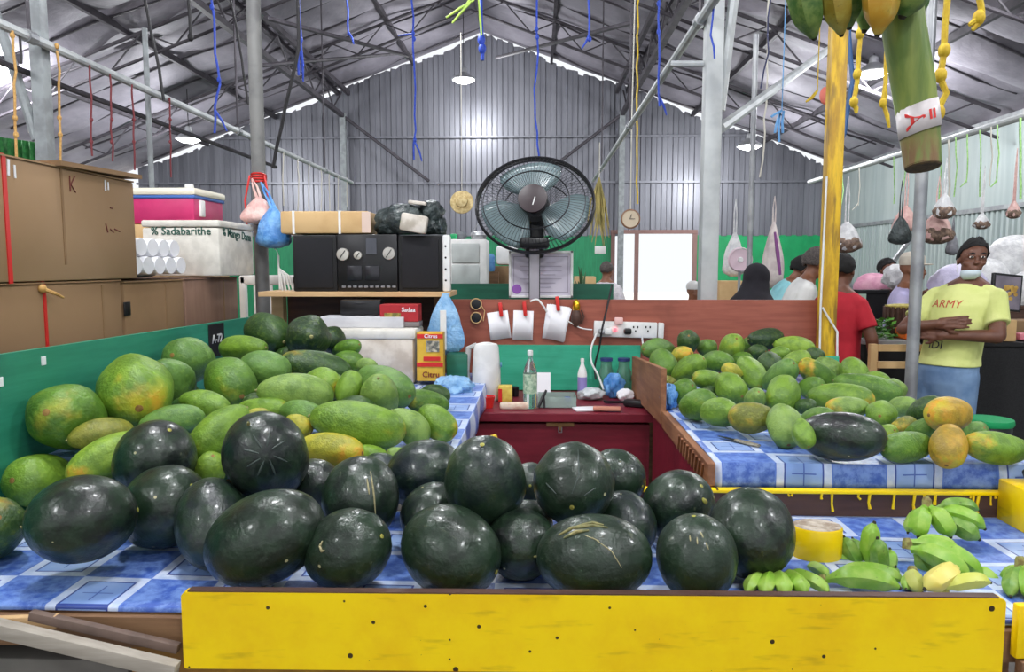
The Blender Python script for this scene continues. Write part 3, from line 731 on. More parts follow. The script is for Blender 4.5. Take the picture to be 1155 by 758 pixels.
RIGHT = [
 (740,394,19,12,175,1,3.9,'gg',.1,'smooth green papaya on top beside the upright end board'),
 (747,411,18,15,-60,1,3.72,'g',.15,'dull green papaya behind the upright end board'),
 (776,386,13,12,80,1,4.05,'dg',.1,'round dark papaya below the power strip'),
 (768,401,13,10,20,1,3.9,'y',.98,'small bright yellow papaya left rear of the right heap'),
 (797,392,11,9,10,1,4.1,'g',.35,'little green papaya behind the dark grey-green one'),
 (777,417,21,14,35,1,3.6,'m',.25,'grooved green papaya below the bright yellow one'),
 (808,408,18,12,-5,1,3.7,'g',.05,'plump dark grey-green papaya lying level'),
 (825,392,15,13,60,1,3.95,'lg',.5,'round light papaya with a yellow cap by the partition'),
 (844,389,9,8,30,1,4.15,'g',.05,'tiny green papaya behind the yellow-capped one'),
 (752,432,9,8,0,1,3.45,'ol',.3,'olive papaya half hidden behind the upright end board'),
 (769,442,16,13,30,1,3.3,'g',.3,'green papaya just above the crumpled blue bag'),
 (800,429,19,11,170,1,3.4,'m',.55,'papaya with a yellow left tip, middle of the right heap'),
 (823,437,20,16,-45,1,3.25,'m',.25,'broad green papaya with a stubby right end'),
 (826,418,12,8,160,1,3.55,'y',.6,'yellow-topped papaya piece behind the broad green one'),
 (837,405,11,8,0,1,3.85,'g',.1,'small green papaya with a buff neighbour tip'),
 (848,421,21,14,-55,1,3.5,'m',.3,'tall green papaya leaning right in mid heap'),
 (854,398,11,9,10,1,3.95,'dg',.1,'dark little papaya under the big dark one on top'),
 (787,457,21,17,15,1,0,'g',.5,'dark papaya with a yellow ridge at the front left'),
 (814,465,22,16,175,-1,0,'m',.42,'light green papaya with a blunt stem end at the front left'),
 (848,471,25,17,178,1,0,'ol',.88,'papaya with a big orange half facing the knife'),
 (851,451,13,11,60,1,3.0,'pg',.15,'pale papaya standing behind the orange half one'),
 (885,478,25,19,-78,1,0,'pg',.2,'grey-green pear-shaped papaya, scar end down, before the black melon'),
 (883,445,22,18,-105,1,0,'m',.55,'twisted papaya with a yellow lower end'),
 (880,425,22,14,40,1,3.35,'gg',.05,'blue-green papaya arched over the twisted one'),
 (868,410,15,13,-80,1,3.6,'dg',.05,'pointed dark green papaya, upper middle of the right heap'),
 (880,399,11,8,0,1,3.85,'m',.45,'small lime papaya touching the pointed dark one'),
 (863,383,19,12,5,-1,4.1,'vd',.25,'dark papaya topmost against the brown partition'),
 (896,390,22,10,-8,1,4.0,'lg',.2,'long light papaya lying along the partition top edge'),
 (898,407,16,11,20,1,3.7,'lg',.3,'lime papaya in front of the long light one'),
 (918,402,11,10,0,1,3.9,'dg',.05,'dark papaya beside the yellow post foot'),
 (924,424,24,13,142,1,3.45,'g',.72,'papaya with a yellow neck and an orange streak'),
 (935,415,16,11,-30,1,3.65,'pg',.15,'glossy pale papaya behind the orange-streaked one'),
 (963,419,17,14,-60,1,3.55,'m',.12,'round light papaya standing alone at the right rear'),
 (914,438,15,12,10,1,3.25,'g',.3,'dark-sided papaya below the orange-streaked one'),
 (948,449,34,13,-4,1,3.05,'m',.5,'long curved papaya with a yellow right tip'),
 (956,461,22,13,182,1,2.85,'pg',.78,'papaya with a flower-like yellow end behind the black melon'),
 (978,440,35,14,-14,1,3.25,'g',.15,'long green papaya at the rear right slope'),
 (988,428,15,9,-10,1,3.4,'m',.2,'papaya lying over the rear right slope'),
 (1010,438,12,10,-40,-1,3.3,'pg',.25,'rough pale papaya end by the galvanised pole'),
 (994,468,16,16,-80,1,2.8,'m',.2,'round green papaya with faint ribs right of the black melon'),
 (1016,459,17,11,15,1,3.0,'pg',.12,'pale green papaya before the jeans of the standing man'),
 (1021,481,14,11,205,1,2.68,'ol',.78,'small papaya with a yellow lobed end among green ones'),
 (1045,464,22,15,25,1,2.75,'dg',.05,'dark green papaya touching the upper orange one'),
 (1070,467,23,19,185,1,2.5,'or',.98,'orange papaya resting on top of another at the right front'),
 (1038,486,17,12,25,1,2.58,'g',.05,'deep green papaya behind the right front pair'),
 (1020,505,26,17,8,-1,0,'g',.2,'grey-green pear-shaped papaya at the front edge, neck to the left'),
 (1070,504,24,19,-100,1,0,'or',.85,'orange-and-green papaya at the front edge under the orange one'),
 (1098,489,15,12,30,1,2.62,'gg',.05,'dull green papaya behind the right end ones'),
 (1124,507,31,18,172,1,0,'m',.66,'glossy green and yellow papaya at the right end of the front edge'),
 (999,491,13,11,30,1,2.6,'lg',.55,'yellowish papaya squeezed against the black melon'),
 (921,471,19,11,15,1,0,'g',.1,'green papaya lying behind the black melon'),
 (906,489,17,12,-75,1,0,'m',.15,'green papaya peeping out left of the black melon'),
 (909,459,12,9,0,1,2.95,'dg',.05,'dark papaya tucked beside the long curved one'),
 (864,452,11,9,30,1,3.1,'dg',.05,'shaded papaya beneath the twisted yellow-ended one'),
 (797,446,12,9,30,1,3.3,'dg',.2,'shaded papaya above the yellow-ridged dark one'),
]
MEL = [
 (176,520,45,43,70,1,2.1,(26,34,32),'round black melon topmost at the left of the front row'),
 (300,515,51,46,-60,-1,2.0,(30,38,38),'melon with star wrinkles at its stem end, topmost of the left stack'),
 (93,585,57,48,10,1,1.97,(24,34,28),'big melon standing apart at the left on the blue cloth'),
 (186,590,50,46,40,1,1.98,(24,32,30),'melon beneath the topmost left one, its nose to the left'),
 (238,592,52,40,100,-1,1.94,(40,50,52),'grey-sheened melon standing upright left of the yellow board corner'),
 (300,610,68,52,25,1,1.82,(26,42,28),'long greenish melon with a dry stalk behind the board corner'),
 (393,634,51,46,20,1,1.74,(28,44,30),'melon with a pale hooked nick at the front centre left'),
 (407,561,46,43,90,-1,1.95,(32,44,38),'melon with two pale vertical scars above the nicked one'),
 (478,535,45,38,20,1,2.12,(22,38,46),'blue-black melon at the rear beside the papayas'),
 (548,548,52,47,95,1,1.88,(30,46,44),'topmost round melon in the centre of the heap'),
 (647,545,46,45,-95,1,1.95,(26,44,28),'ribbed melon with a yellow scar facing out, topmost right of centre'),
 (695,538,33,31,-20,1,2.2,(30,42,40),'melon half hidden behind the ribbed one'),
 (706,590,37,33,-60,1,2.03,(36,46,50),'grey speckled melon between the ribbed one and the board'),
 (665,631,64,47,0,1,1.76,(34,52,36),'wide melon with a buff crescent on top right of centre'),
 (587,633,42,41,0,1,1.84,(22,30,28),'shaded melon between the two wide front melons'),
 (505,626,60,51,-25,1,1.775,(26,44,28),'wide green-black melon below the central topmost one'),
 (489,579,38,35,40,1,1.98,(34,44,42),'melon peeping out left of the central topmost one'),
 (765,571,41,39,40,1,2.17,(26,38,34),'melon with a lime spot behind the right end pair'),
 (847,601,50,47,-95,1,1.91,(24,34,30),'melon with a yellow-green star scar at the right end'),
 (786,633,48,45,90,1,1.757,(44,60,46),'mottled grey-green melon at the front right against the board'),
 (353,546,32,28,0,1,2.15,(34,42,40),'small grey melon behind the two-scarred one'),
 (430,530,23,20,0,1,2.27,(60,74,76),'pale-sheened melon glimpsed behind the two-scarred one'),
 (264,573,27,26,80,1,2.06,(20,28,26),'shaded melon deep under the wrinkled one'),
 (596,592,28,28,20,1,2.0,(44,52,50),'grey melon seen in the gap under the central topmost one'),
 (598,548,24,26,0,1,2.2,(50,60,60),'pale-sided melon behind the central topmost one'),
]
RMEL = [(948,496,48,28,-3,1,0,(20,22,26),'oval black melon lying among papayas at the front edge')]

# ---- prototypes: unit diameter, long axis z
def papaya_mesh(k):
    rn = random.Random(100+k); L = (1.45, 1.6, 1.85, 1.5, 2.1, 1.38)[k]
    bm = bmesh.new(); nu, nv = 30, 24; rows = []
    neck = (.12, .22, .18, .34, .10, .05)[k]; ph = rn.uniform(0, 6); bend = (.02, .05, .08, .06, .07, .01)[k]
    vs = []
    for i in range(nv+1):
        t = i/nv; a = math.pi*t
        z = -math.cos(a)*.5
        r = math.sin(a)**.80*.5*(1+.14*(t-.5))
        if z < 0: r *= 1-neck*(-z*2)**1.6
        if z > .38: r *= 1-.25*((z-.38)/.12)**2*.4
        row = []
        for j in range(nu):
            th = 2*math.pi*j/nu
            rib = 1+.030*math.cos(5*th+ph)*math.sin(a)+.018*math.sin(3*th+ph*2+z*5)+.012*math.sin(2*th-ph+z*9)
            row.append((r*rib*math.cos(th)+bend*(4*z*z), r*rib*math.sin(th), z*L))
        rows.append(row)
    return rows, L
def grid_mesh(rows, name, mats):
    me = bpy.data.meshes.new(name); n = len(rows[0])
    vs = [rows[0][0]]+[p for r in rows[1:-1] for p in r]+[rows[-1][0]]; fs = []
    m = len(rows)-2
    c0 = tuple(sum(p[i] for p in rows[0])/n for i in range(3)); c1 = tuple(sum(p[i] for p in rows[-1])/n for i in range(3)); vs[0] = c0; vs[-1] = c1
    for j in range(n):
        fs.append((0, 1+(j+1) % n, 1+j)); b = 1+(m-1)*n; fs.append((len(vs)-1, b+j, b+(j+1) % n))
    for i in range(m-1):
        for j in range(n): a = 1+i*n; fs.append((a+j, a+(j+1) % n, a+n+(j+1) % n, a+n+j))
    me.from_pydata(vs, [], fs); me.update()
    for p in me.polygons: p.use_smooth = True
    for x in mats: me.materials.append(x)
    return me
M_SCAR = mat('brown_papaya_scar', (150, 112, 56), (120, 84, 40), .7, scale=60); M_STALK = mat('dry_pale_stalk', (150, 150, 96), (120, 112, 66), .7, scale=60)
M_MSCAR = mat('yellow_green_scar', (168, 168, 72), (140, 132, 60), .6, scale=80)
def child_mesh(mb, name, m):
    o = mb.build(name, m, None, 40, origin=(0, 0, 0)); me = o.data; bpy.data.objects.remove(o); return me
PAP = []
for k in range(6):
    rows, L = papaya_mesh(k); bend = (.02, .05, .08, .06, .07, .01)[k]
    me = grid_mesh(rows, 'papaya_body', [M_PAP])
    b = MB(); b.lathe([(.005, .0), (.055, .004), (.05, .014), (.012, .022)], 12, c=(bend, 0, L*.5-.012)); sc_ = child_mesh(b, 'blossom_scar', M_SCAR)
    b = MB(); b.lathe([(.05, .02), (.045, -.01), (.03, -.03), (.028, -.05), (.01, -.054)], 10, c=(bend, 0, -L*.5+.01)); st_ = child_mesh(b, 'stem_stub', M_STALK)
    PAP.append((me, L, sc_, st_))
MELP = []
for k, L in enumerate((1.0, 1.08, 1.2, 1.36, 1.75)):
    rn = random.Random(k+50); ph = rn.uniform(0, 6); rows = []
    for i in range(25):
        a = math.pi*i/24; z = -math.cos(a)*.5; r = math.sin(a)**.93*.5
        rows.append([(r*(1+(.018, .012, .016, .008, .004)[k]*math.cos(9*t+ph)*math.sin(a)+.05*max(0, 1-a/.7)*a*math.cos(12*t+ph)+.012*math.sin(2*t+ph))*math.cos(t), r*(1+(.018, .012, .016, .008, .004)[k]*math.cos(9*t+ph)*math.sin(a)+.05*max(0, 1-a/.7)*a*math.cos(12*t+ph))*math.sin(t), z*L*(1-.015*math.cos(ph))) for t in [2*math.pi*j/36 for j in range(36)]])
    me = grid_mesh(rows, 'watermelon_rind', [M_MEL])
    b = MB(); b.lathe([(.004, 0), (.028, .002), (.03, .008), (.008, .014)], 10, c=(0, 0, L*.5-.006)); sc_ = child_mesh(b, 'blossom_scar', M_MSCAR)
    b = MB(); b.tube([(0, 0, -L*.5+.006), (.004, 0, -L*.5-.015), (.02, .004, -L*.5-.04)], [.022, .014, .011], 8); st_ = child_mesh(b, 'dry_stem', M_STALK)
    MELP.append((me, L, sc_, st_))

# ---- solve depths along the sight lines so that the fruit touch without cutting into each other
FR = []
def heapY_left(y):
    return float(np.interp(y, [375, 390, 410, 430, 450, 470, 490, 510, 540], [3.6, 3.4, 3.12, 2.9, 2.7, 2.52, 2.42, 2.34, 2.28]))
def heapY_right(y):
    if y > 455: return float(np.interp(y, [455, 465, 475, 490, 505], [2.95, 2.78, 2.66, 2.5, 2.41]))
    return float(np.interp(y, [385, 395, 408, 420, 435, 450], [4.05, 3.85, 3.6, 3.4, 3.2, 3.0]))
for i, (x, y, a, b_, th, s, Y, c, ripe, lab) in enumerate(LEFT): FR.append(dict(x=x, y=y, a=a, b=b_, th=th, s=s, Y=Y or heapY_left(y), col=G[c], ripe=ripe, label=lab, kind='p', grp='papayas in the left heap', heap='L'))
for i, (x, y, a, b_, th, s, Y, c, ripe, lab) in enumerate(RIGHT): FR.append(dict(x=x, y=y, a=a, b=b_, th=th, s=s, Y=Y or heapY_right(y), col=G[c], ripe=ripe, label=lab, kind='p', grp='papayas in the right heap', heap='R'))
for (x, y, a, b_, th, s, Y, c, lab) in MEL: FR.append(dict(x=x, y=y, a=a, b=b_, th=th, s=s, Y=Y, col=c, ripe=0, label=lab, kind='m', grp='watermelons on the front display', heap='M'))
for (x, y, a, b_, th, s, Y, c, lab) in RMEL: FR.append(dict(x=x, y=y, a=a, b=b_, th=th, s=s, Y=Y or 2.47, col=c, ripe=0, label=lab, kind='m', grp=None, heap='R'))
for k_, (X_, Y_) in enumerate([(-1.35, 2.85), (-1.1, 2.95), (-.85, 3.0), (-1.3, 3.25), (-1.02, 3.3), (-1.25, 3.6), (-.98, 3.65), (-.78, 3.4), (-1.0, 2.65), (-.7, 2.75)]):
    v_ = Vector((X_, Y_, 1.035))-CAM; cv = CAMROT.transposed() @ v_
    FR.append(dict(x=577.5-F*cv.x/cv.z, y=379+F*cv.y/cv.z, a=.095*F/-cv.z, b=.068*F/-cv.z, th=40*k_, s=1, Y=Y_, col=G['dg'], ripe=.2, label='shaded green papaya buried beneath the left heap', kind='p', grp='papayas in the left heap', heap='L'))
for i, f in enumerate(FR):
    asp = max(f['a']/f['b'], 1.0)
    if f['kind'] == 'p':
        cand = [k for k in range(6) if PAP[k][1] >= asp*.985] or [4]
        cand.sort(key=lambda k: PAP[k][1]); f['k'] = cand[i % min(3, len(cand))]; pr = PAP[f['k']]
        if asp > PAP[f['k']][1]: f['b'] = f['a']/PAP[f['k']][1]
    else:
        k = 4 if asp > 1.55 else min(range(4), key=lambda q: abs(MELP[q][1]-max(asp*1.05, 1.0))+(0 if MELP[q][1] >= asp*.99 else 9))
        f['k'] = k; pr = MELP[k]
    L = pr[1]; asp = min(asp, L*.999)
    ct = math.sqrt(max(0, (asp*asp-1))/(L*L-1)) if L > 1.01 else 1.0
    tau = math.acos(max(.0, min(1, ct)))*f['s']
    d = ray(f['x'], f['y']).normalized(); n = -d
    r_ = (C_R - n*C_R.dot(n)).normalized(); u_ = n.cross(r_)
    th = R(f['th']); ax = (r_*math.cos(th)+u_*math.sin(th))*math.cos(tau)+n*math.sin(tau)
    f['axis'] = ax.normalized(); f['L'] = L; f['d'] = d; f['proto'] = pr
N = len(FR)
D = np.array([f['d'][:] for f in FR]); AX = np.array([f['axis'][:] for f in FR]); BP = np.array([f['b'] for f in FR], float); LL = np.array([f['L'] for f in FR])
fd = np.array([f['d'].dot(-C_B) for f in FR])
C0 = np.array(CAM[:]); P = np.array([(CAM+f['d']*(f['Y']/f['d'].y))[:] for f in FR]); T0 = np.linalg.norm(P-C0, axis=1)
ts = np.linspace(-1, 1, 6); LE = np.maximum(LL*1.01, 1.0); EC = (LE-1/LE); KK = 1-1/LE**2
NS = len(ts); own = np.repeat(np.arange(N), NS); FL = np.sqrt(1-ts[None, :]**2*KK[:, None])*1.012
heaps = [f['heap'] for f in FR]; isM = np.array([h == 'M' for h in heaps]); isR = np.array([h == 'R' for h in heaps]); isL = np.array([h == 'L' for h in heaps])
same = own[:, None] == own[None, :]
for it in range(420):
    dep = ((P-C0)*D).sum(1); Rd = BP*dep*fd/F*.985                       # radius from the pixel size at this depth
    cen = P[:, None, :]+AX[:, None, :]*(ts[None, :, None]*(Rd*EC)[:, None, None]); rad = Rd[:, None]*FL
    cs = cen.reshape(-1, 3); rs = rad.reshape(-1)
    df = cs[:, None, :]-cs[None, :, :]; di = np.linalg.norm(df, axis=2)+1e-9
    ov = rs[:, None]+rs[None, :]-di; ov[same] = -1; np.maximum(ov, 0, out=ov)
    push = (df/di[:, :, None]*ov[:, :, None])
    mv = np.zeros_like(P); cnt = np.zeros(N)
    pm = push.sum(1)*.30; np.add.at(mv, own, pm)
    mv = np.clip(mv, -.025, .025)
    # tables and boards
    low = (cs[:, 2]-rs).reshape(N, NS); yy = cs[:, 1].reshape(N, NS)
    surf = np.where((yy > FY1-.05) & (~isM[:, None]) & (isR[:, None] | (yy > FY1+.02)), ZT+.009, ZF+.009)
    pen = np.maximum(surf-low, 0).max(1); mv[:, 2] += pen*.6
    lx = (cs[:, 0]-rs).reshape(N, NS).min(1); pw = np.maximum(WL+.004-lx, 0); mv[:, 0] += pw*.6
    fy = (cs[:, 1]-rs).reshape(N, NS).min(1); mv[:, 1] += np.where(isM, np.maximum(1.615-fy, 0), 0)*.6
    by = (cs[:, 1]+rs).reshape(N, NS).max(1); mv[:, 1] -= np.maximum(by-4.36, 0)*.6
    mv[:, 1] -= np.where(isM, np.maximum(by-2.42, 0), 0)*.3
    rxl = (cs[:, 0]-rs).reshape(N, NS).min(1); mv[:, 0] += np.where(isR, np.maximum(RXT+.03-rxl, 0), 0)*.4
    P = P+mv
    dep = ((P-C0)*D).sum(1); lat = P-C0-D*dep[:, None]
    lmax = .016*dep/2; ln = np.linalg.norm(lat, axis=1)+1e-9
    k = np.where(it < 360, .35, .12)
    lat = lat*(1-k)*np.minimum(1, lmax/ln)[:, None]
    dep = dep+(T0-dep)*(.012 if it < 300 else 0)
    P = C0+D*dep[:, None]+lat
mx = ov.reshape(N, NS, N*NS).max(2).max(1); SHR = np.clip(1-.55*mx/np.maximum(Rd, .01)-.9*pen/np.maximum(Rd, .01)*.5, .968, 1)*1.02
P[:, 2] += np.clip(np.maximum(surf-.002-(cs[:, 2]-rs).reshape(N, NS), 0).max(1), 0, np.where(isM, .03, .014))
dep = ((P-C0)*D).sum(1); Rd = BP*dep*fd/F*.985
for i, f in enumerate(FR):
    me, L, sc_, st_ = f['proto']; D2 = 2*Rd[i]*SHR[i]*(1.03 if f['kind'] == 'p' else 1.0)
    z = f['axis']; q = Vector((0, 0, 1)).rotation_difference(z) @ Quaternion((0, 0, 1), (i*2.399) % 6.283)
    nm = 'papaya' if f['kind'] == 'p' else 'watermelon'
    o = bpy.data.objects.new(nm, me); COL.objects.link(o); o.location = P[i]; o.rotation_mode = 'QUATERNION'; o.rotation_quaternion = q; o.scale = (D2,)*3
    o.color = (*lin(f['col']), f['ripe']); tag(o, f['label'], nm, f['grp'])
    for cm, cn in ((sc_, 'blossom_scar'), (st_, 'stem_stub' if nm == 'papaya' else 'dry_stem')):
        c = bpy.data.objects.new(cn, cm); COL.objects.link(c); c.parent = o
print('FRUIT ov', float(mx.max()), int((mx > .006).sum()), float(SHR.min()), 'drift', np.abs(dep-T0).max(), 'mean', np.abs(dep-T0).mean())
# ---- scars, nicks and stalks that the photograph shows on single melons
from mathutils.bvhtree import BVHTree
def find(label): return next(o for o in bpy.data.objects if o.get('label') == label)
def mark(o, name, lines, r, m, flat=.5):
    bpy.context.view_layer.update(); mw = o.matrix_world; inv = mw.inverted()
    bv = BVHTree.FromPolygons([mw @ v.co for v in o.data.vertices], [tuple(p.vertices) for p in o.data.polygons])
    b = MB()
    for pts in lines:
        hits = []
        for i in range(len(pts)-1):
            for k in range(5):
                x = pts[i][0]+(pts[i+1][0]-pts[i][0])*k/5; y = pts[i][1]+(pts[i+1][1]-pts[i][1])*k/5
                h = bv.ray_cast(CAM, ray(x, y).normalized())
                if h[0] is not None: hits.append(h[0]+h[1]*r*.15)
        if len(hits) > 2:
            n = len(hits); b.tube(hits, [r*(.35+.65*math.sin(math.pi*(i+.5)/n)) for i in range(n)], 6)
    if not b.f: return
    c = b.build(name, m, None, 60, origin=(0, 0, 0)); me = c.data
    for v in me.vertices: v.co = inv @ v.co
    c.parent = o; return c
M_PALE = mat('pale_dry_scar', (176, 168, 128), (140, 132, 96), .8, scale=80); M_GREYSC = mat('grey_green_wrinkle', (66, 78, 72), (52, 62, 58), .5)
mark(find('melon with two pale vertical scars above the nicked one'), 'pale_scar', [[(418, 532), (422, 560), (424, 590)], [(414, 540), (417, 562)]], .0026, M_PALE)
mark(find('melon with a pale hooked nick at the front centre left'), 'hooked_nick', [[(364, 610), (361, 616), (363, 622), (367, 620)]], .0035, M_PALE)
mark(find('wide melon with a buff crescent on top right of centre'), 'buff_crescent', [[(630, 604), (645, 596), (668, 593), (690, 596)], [(636, 607), (650, 600), (668, 598)], [(650, 594), (668, 590), (684, 593)]], .0045, mat('buff_rind_patch', (140, 132, 84), (104, 106, 66), .7, scale=60))
mark(find('wide melon with a buff crescent on top right of centre'), 'long_scratch', [[(668, 606), (690, 622), (704, 645)], [(660, 604), (680, 612)]], .0016, M_PALE)
mark(find('melon with star wrinkles at its stem end, topmost of the left stack'), 'star_wrinkles', [[(300+8*math.cos(R(a)), 512+8*math.sin(R(a))), (300+30*math.cos(R(a+6)), 512+30*math.sin(R(a+6)))] for a in (15, 60, 105, 140, 185, 230, 275, 320)], .003, M_GREYSC)
mark(find('ribbed melon with a yellow scar facing out, topmost right of centre'), 'rib_line', [[(652, 506), (653, 535), (643, 562)], [(616, 545), (630, 560)], [(672, 550), (655, 562)]], .0022, M_GREYSC)
mark(find('mottled grey-green melon at the front right against the board'), 'pale_flecks', [[(790, 600), (794, 608)], [(796, 612), (800, 622)], [(778, 604), (779, 612)], [(786, 606), (787, 616)]], .0018, M_PALE)
mark(find('melon with a lime spot behind the right end pair'), 'lime_spot', [[(792, 562), (795, 566), (796, 570)]], .007, M_MSCAR)
# ================================================================ bananas
def ban_mat():
    t = NT('banana_skin'); oi = t.new('ShaderNodeObjectInfo'); v = t.pos(); n = t.noise(v, 28, 4, .6)
    c = t.mix(t.ramp(n, .35, .7), oi.outputs['Color'], t.mix(.3, oi.outputs['Color'], S(200, 214, 120)))
    c = t.mix(t.math('MULTIPLY', t.ramp(t.noise(v, 70, 3), .66, .74), .6), c, S(70, 64, 26))
    t.set(Base_Color=c, Roughness=.42); return t.m
M_BAN = ban_mat(); M_TIP = mat('dark_banana_tip', (44, 40, 24), None, .8); M_CROWN = mat('green_brown_crown', (150, 150, 84), (120, 104, 60), .8, scale=70)
def banana(parent, p0, p1, r, bend, col, nm='banana'):
    """finger from crown p0 to tip p1, bowed by vector bend"""
    p0, p1, bend = Vector(p0), Vector(p1), Vector(bend)
    c = bez(p0, p0.lerp(p1, .3)+bend, p0.lerp(p1, .75)+bend, p1, 16); n = len(c)
    prof = [.34, .38, .5, .74, .92, 1, 1.02, 1.02, 1.02, 1.01, 1, .98, .93, .84, .66, .42, .24]
    b = MB(); b.tube(c, [r*prof[i] for i in range(n)], 10)
    k = len(b.v)
    for i, v in enumerate(b.v):                   # five soft ridges
        j = i//10; ctr = c[j]; d = v-ctr; b.v[i] = ctr + d*(1+.06*(1 if (i % 10) % 2 == 0 else -1))
    o = b.build(nm, M_BAN, parent, 50); o.color = (*lin(col), 1)
    e = (c[-1]-c[-2]).normalized(); b = MB(); b.tube([c[-1]-e*.004, c[-1]+e*.006], [r*.26, r*.14], 7); t = b.build('tip', M_TIP, o)
    t.location = wloc(parent)-wloc(o)+t.location-Vector((0, 0, 0)) if False else t.location
    return o
def hand(label, crown, fingers, col, grp='green banana hands on the display', crown_r=.016):
    """fingers: (x0,y0,Y0, x1,y1,Y1, r_px, bend(3) metres)"""
    c = Vector(crown); t = thing('banana_bunch', c, label, 'bananas', grp)
    b = MB(); b.tube([c+Vector((0, 0, -.014)), c+Vector((0, .004, .004)), c+Vector((0, .008, .012))], [crown_r*.9, crown_r*.8, crown_r*.5], 8); b.build('crown', M_CROWN, t)
    for (x0, y0, Y0, x1, y1, Y1, rp, bd, *cc) in fingers:
        banana(t, at(x0, y0, Y0), at(x1, y1, Y1), rp*(Y0+Y1)/2/F, bd, cc[0] if cc else col)
    return t
GB, YB_, DB = (122, 170, 44), (206, 196, 84), (92, 138, 42)
LB = (142, 184, 66)
hand('short fat green banana hand lying just behind the yellow board', at(874, 646, 1.80), [
    (868, 648, 1.80, 842, 668, 1.69, 8, (-.008, 0, .012), LB), (871, 649, 1.79, 862, 670, 1.68, 9.5, (-.004, -.004, .01), GB), (876, 649, 1.79, 886, 670, 1.68, 10, (0, -.006, .01), LB),
    (882, 649, 1.80, 908, 669, 1.685, 10, (.006, -.004, .012), GB), (886, 647, 1.81, 934, 668, 1.70, 8, (.01, 0, .014), LB)], GB)
hand('two long green bananas pointing right behind the yellow board', at(928, 655, 1.80), [
    (932, 654, 1.80, 1014, 663, 1.74, 12, (0, 0, .022), GB), (938, 650, 1.86, 1020, 658, 1.84, 11, (0, 0, .028), GB), (935, 650, 1.83, 912, 640, 1.93, 7, (0, 0, .01), LB)], GB)
hand('small green banana hand standing upright with its tips in the air', at(985, 648, 1.94), [
    (984, 645, 1.95, 986, 590, 1.97, 10.5, (-.004, .012, 0), GB), (992, 648, 1.92, 990, 608, 1.90, 10, (.002, -.008, 0), DB), (999, 650, 1.93, 1004, 620, 1.96, 8, (.008, 0, 0), GB),
    (972, 642, 1.96, 952, 606, 1.99, 9, (-.006, .005, .006), DB), (966, 645, 1.96, 940, 622, 2.0, 6.5, (-.004, 0, .006), GB), (976, 638, 1.97, 962, 608, 2.01, 7, (-.002, 0, .006), DB), (1000, 654, 1.9, 1010, 640, 1.89, 7, (.004, 0, 0), DB)], GB)
hand('green banana hand with a pink cut stalk at the top of the small pile', at(1046, 566, 2.09), [
    (1043, 572, 2.08, 1036, 605, 2.02, 11, (-.008, -.006, .002), GB), (1049, 572, 2.07, 1072, 605, 2.02, 11, (.004, -.008, .006), GB), (1040, 573, 2.1, 1024, 600, 2.07, 7, (-.008, 0, 0), LB),
    (1056, 574, 2.12, 1103, 575, 2.10, 8, (0, 0, .018), DB), (1058, 577, 2.09, 1110, 596, 2.05, 10, (.004, 0, .016), GB), (1060, 582, 2.09, 1104, 608, 2.03, 11, (0, 0, .006), DB)], GB)
hand('large green banana hand with three long fingers pointing right', at(1024, 613, 1.95), [
    (1026, 612, 1.97, 1108, 652, 1.87, 11, (.012, 0, .03), GB), (1028, 620, 1.92, 1092, 654, 1.82, 12, (.008, -.004, .024), GB), (1030, 614, 2.0, 1080, 622, 1.99, 9, (0, 0, .02), LB), (1032, 624, 1.93, 1056, 655, 1.90, 9, (0, 0, .004), DB)], GB)
hand('short yellow banana lying before the large green hand', at(1074, 643, 1.77), [(1078, 641, 1.775, 1044, 664, 1.71, 12.5, (0, -.01, .012), (222, 206, 104))], YB_, None)
hand('second yellow banana lying flat against the yellow board', at(1064, 662, 1.72), [(1062, 664, 1.715, 1116, 657, 1.73, 9, (0, 0, .016), (196, 200, 84))], YB_, None)
hand('pale stubby banana end between the upright hand and the yellow one', at(1030, 645, 1.80), [(1030, 642, 1.81, 1040, 668, 1.74, 9, (-.012, -.004, 0), (184, 188, 92)), (1034, 645, 1.83, 1022, 664, 1.76, 7, (-.008, 0, 0), LB)], YB_, None)
hand('green banana hand cut by the right picture edge', at(1152, 634, 1.84), [(1152, 640, 1.83, 1140, 672, 1.74, 9, (-.012, 0, .004), DB), (1156, 640, 1.82, 1160, 674, 1.72, 10, (0, -.01, .004), GB), (1150, 642, 1.88, 1134, 658, 1.86, 8, (-.006, 0, .01), GB), (1100, 645, 1.9, 1124, 662, 1.86, 8, (.004, 0, .014), LB)], GB)

# yellow painted wooden round block among the bananas
c = atz(925, 632, ZF); c.y += .03
t = thing('wooden_block', (c.x, c.y, ZF), 'round yellow painted wood block with a bare pale top among the bananas', 'block')
b = MB(); b.lathe([(.066, .001), (.068, .006), (.068, .083), (.064, .088)], 28, c=(c.x, c.y, ZF), sx=1.0, sy=.8); b.build('painted_side', M_YEL, t, 40)
b = MB(); b.lathe([(.064, .0885), (.05, .0895), (.01, .0895)], 28, c=(c.x, c.y, ZF), sy=.8); b.build('bare_top', mat('scuffed_pale_wood', (206, 196, 180), (150, 132, 112), .8, scale=30), t, 40)

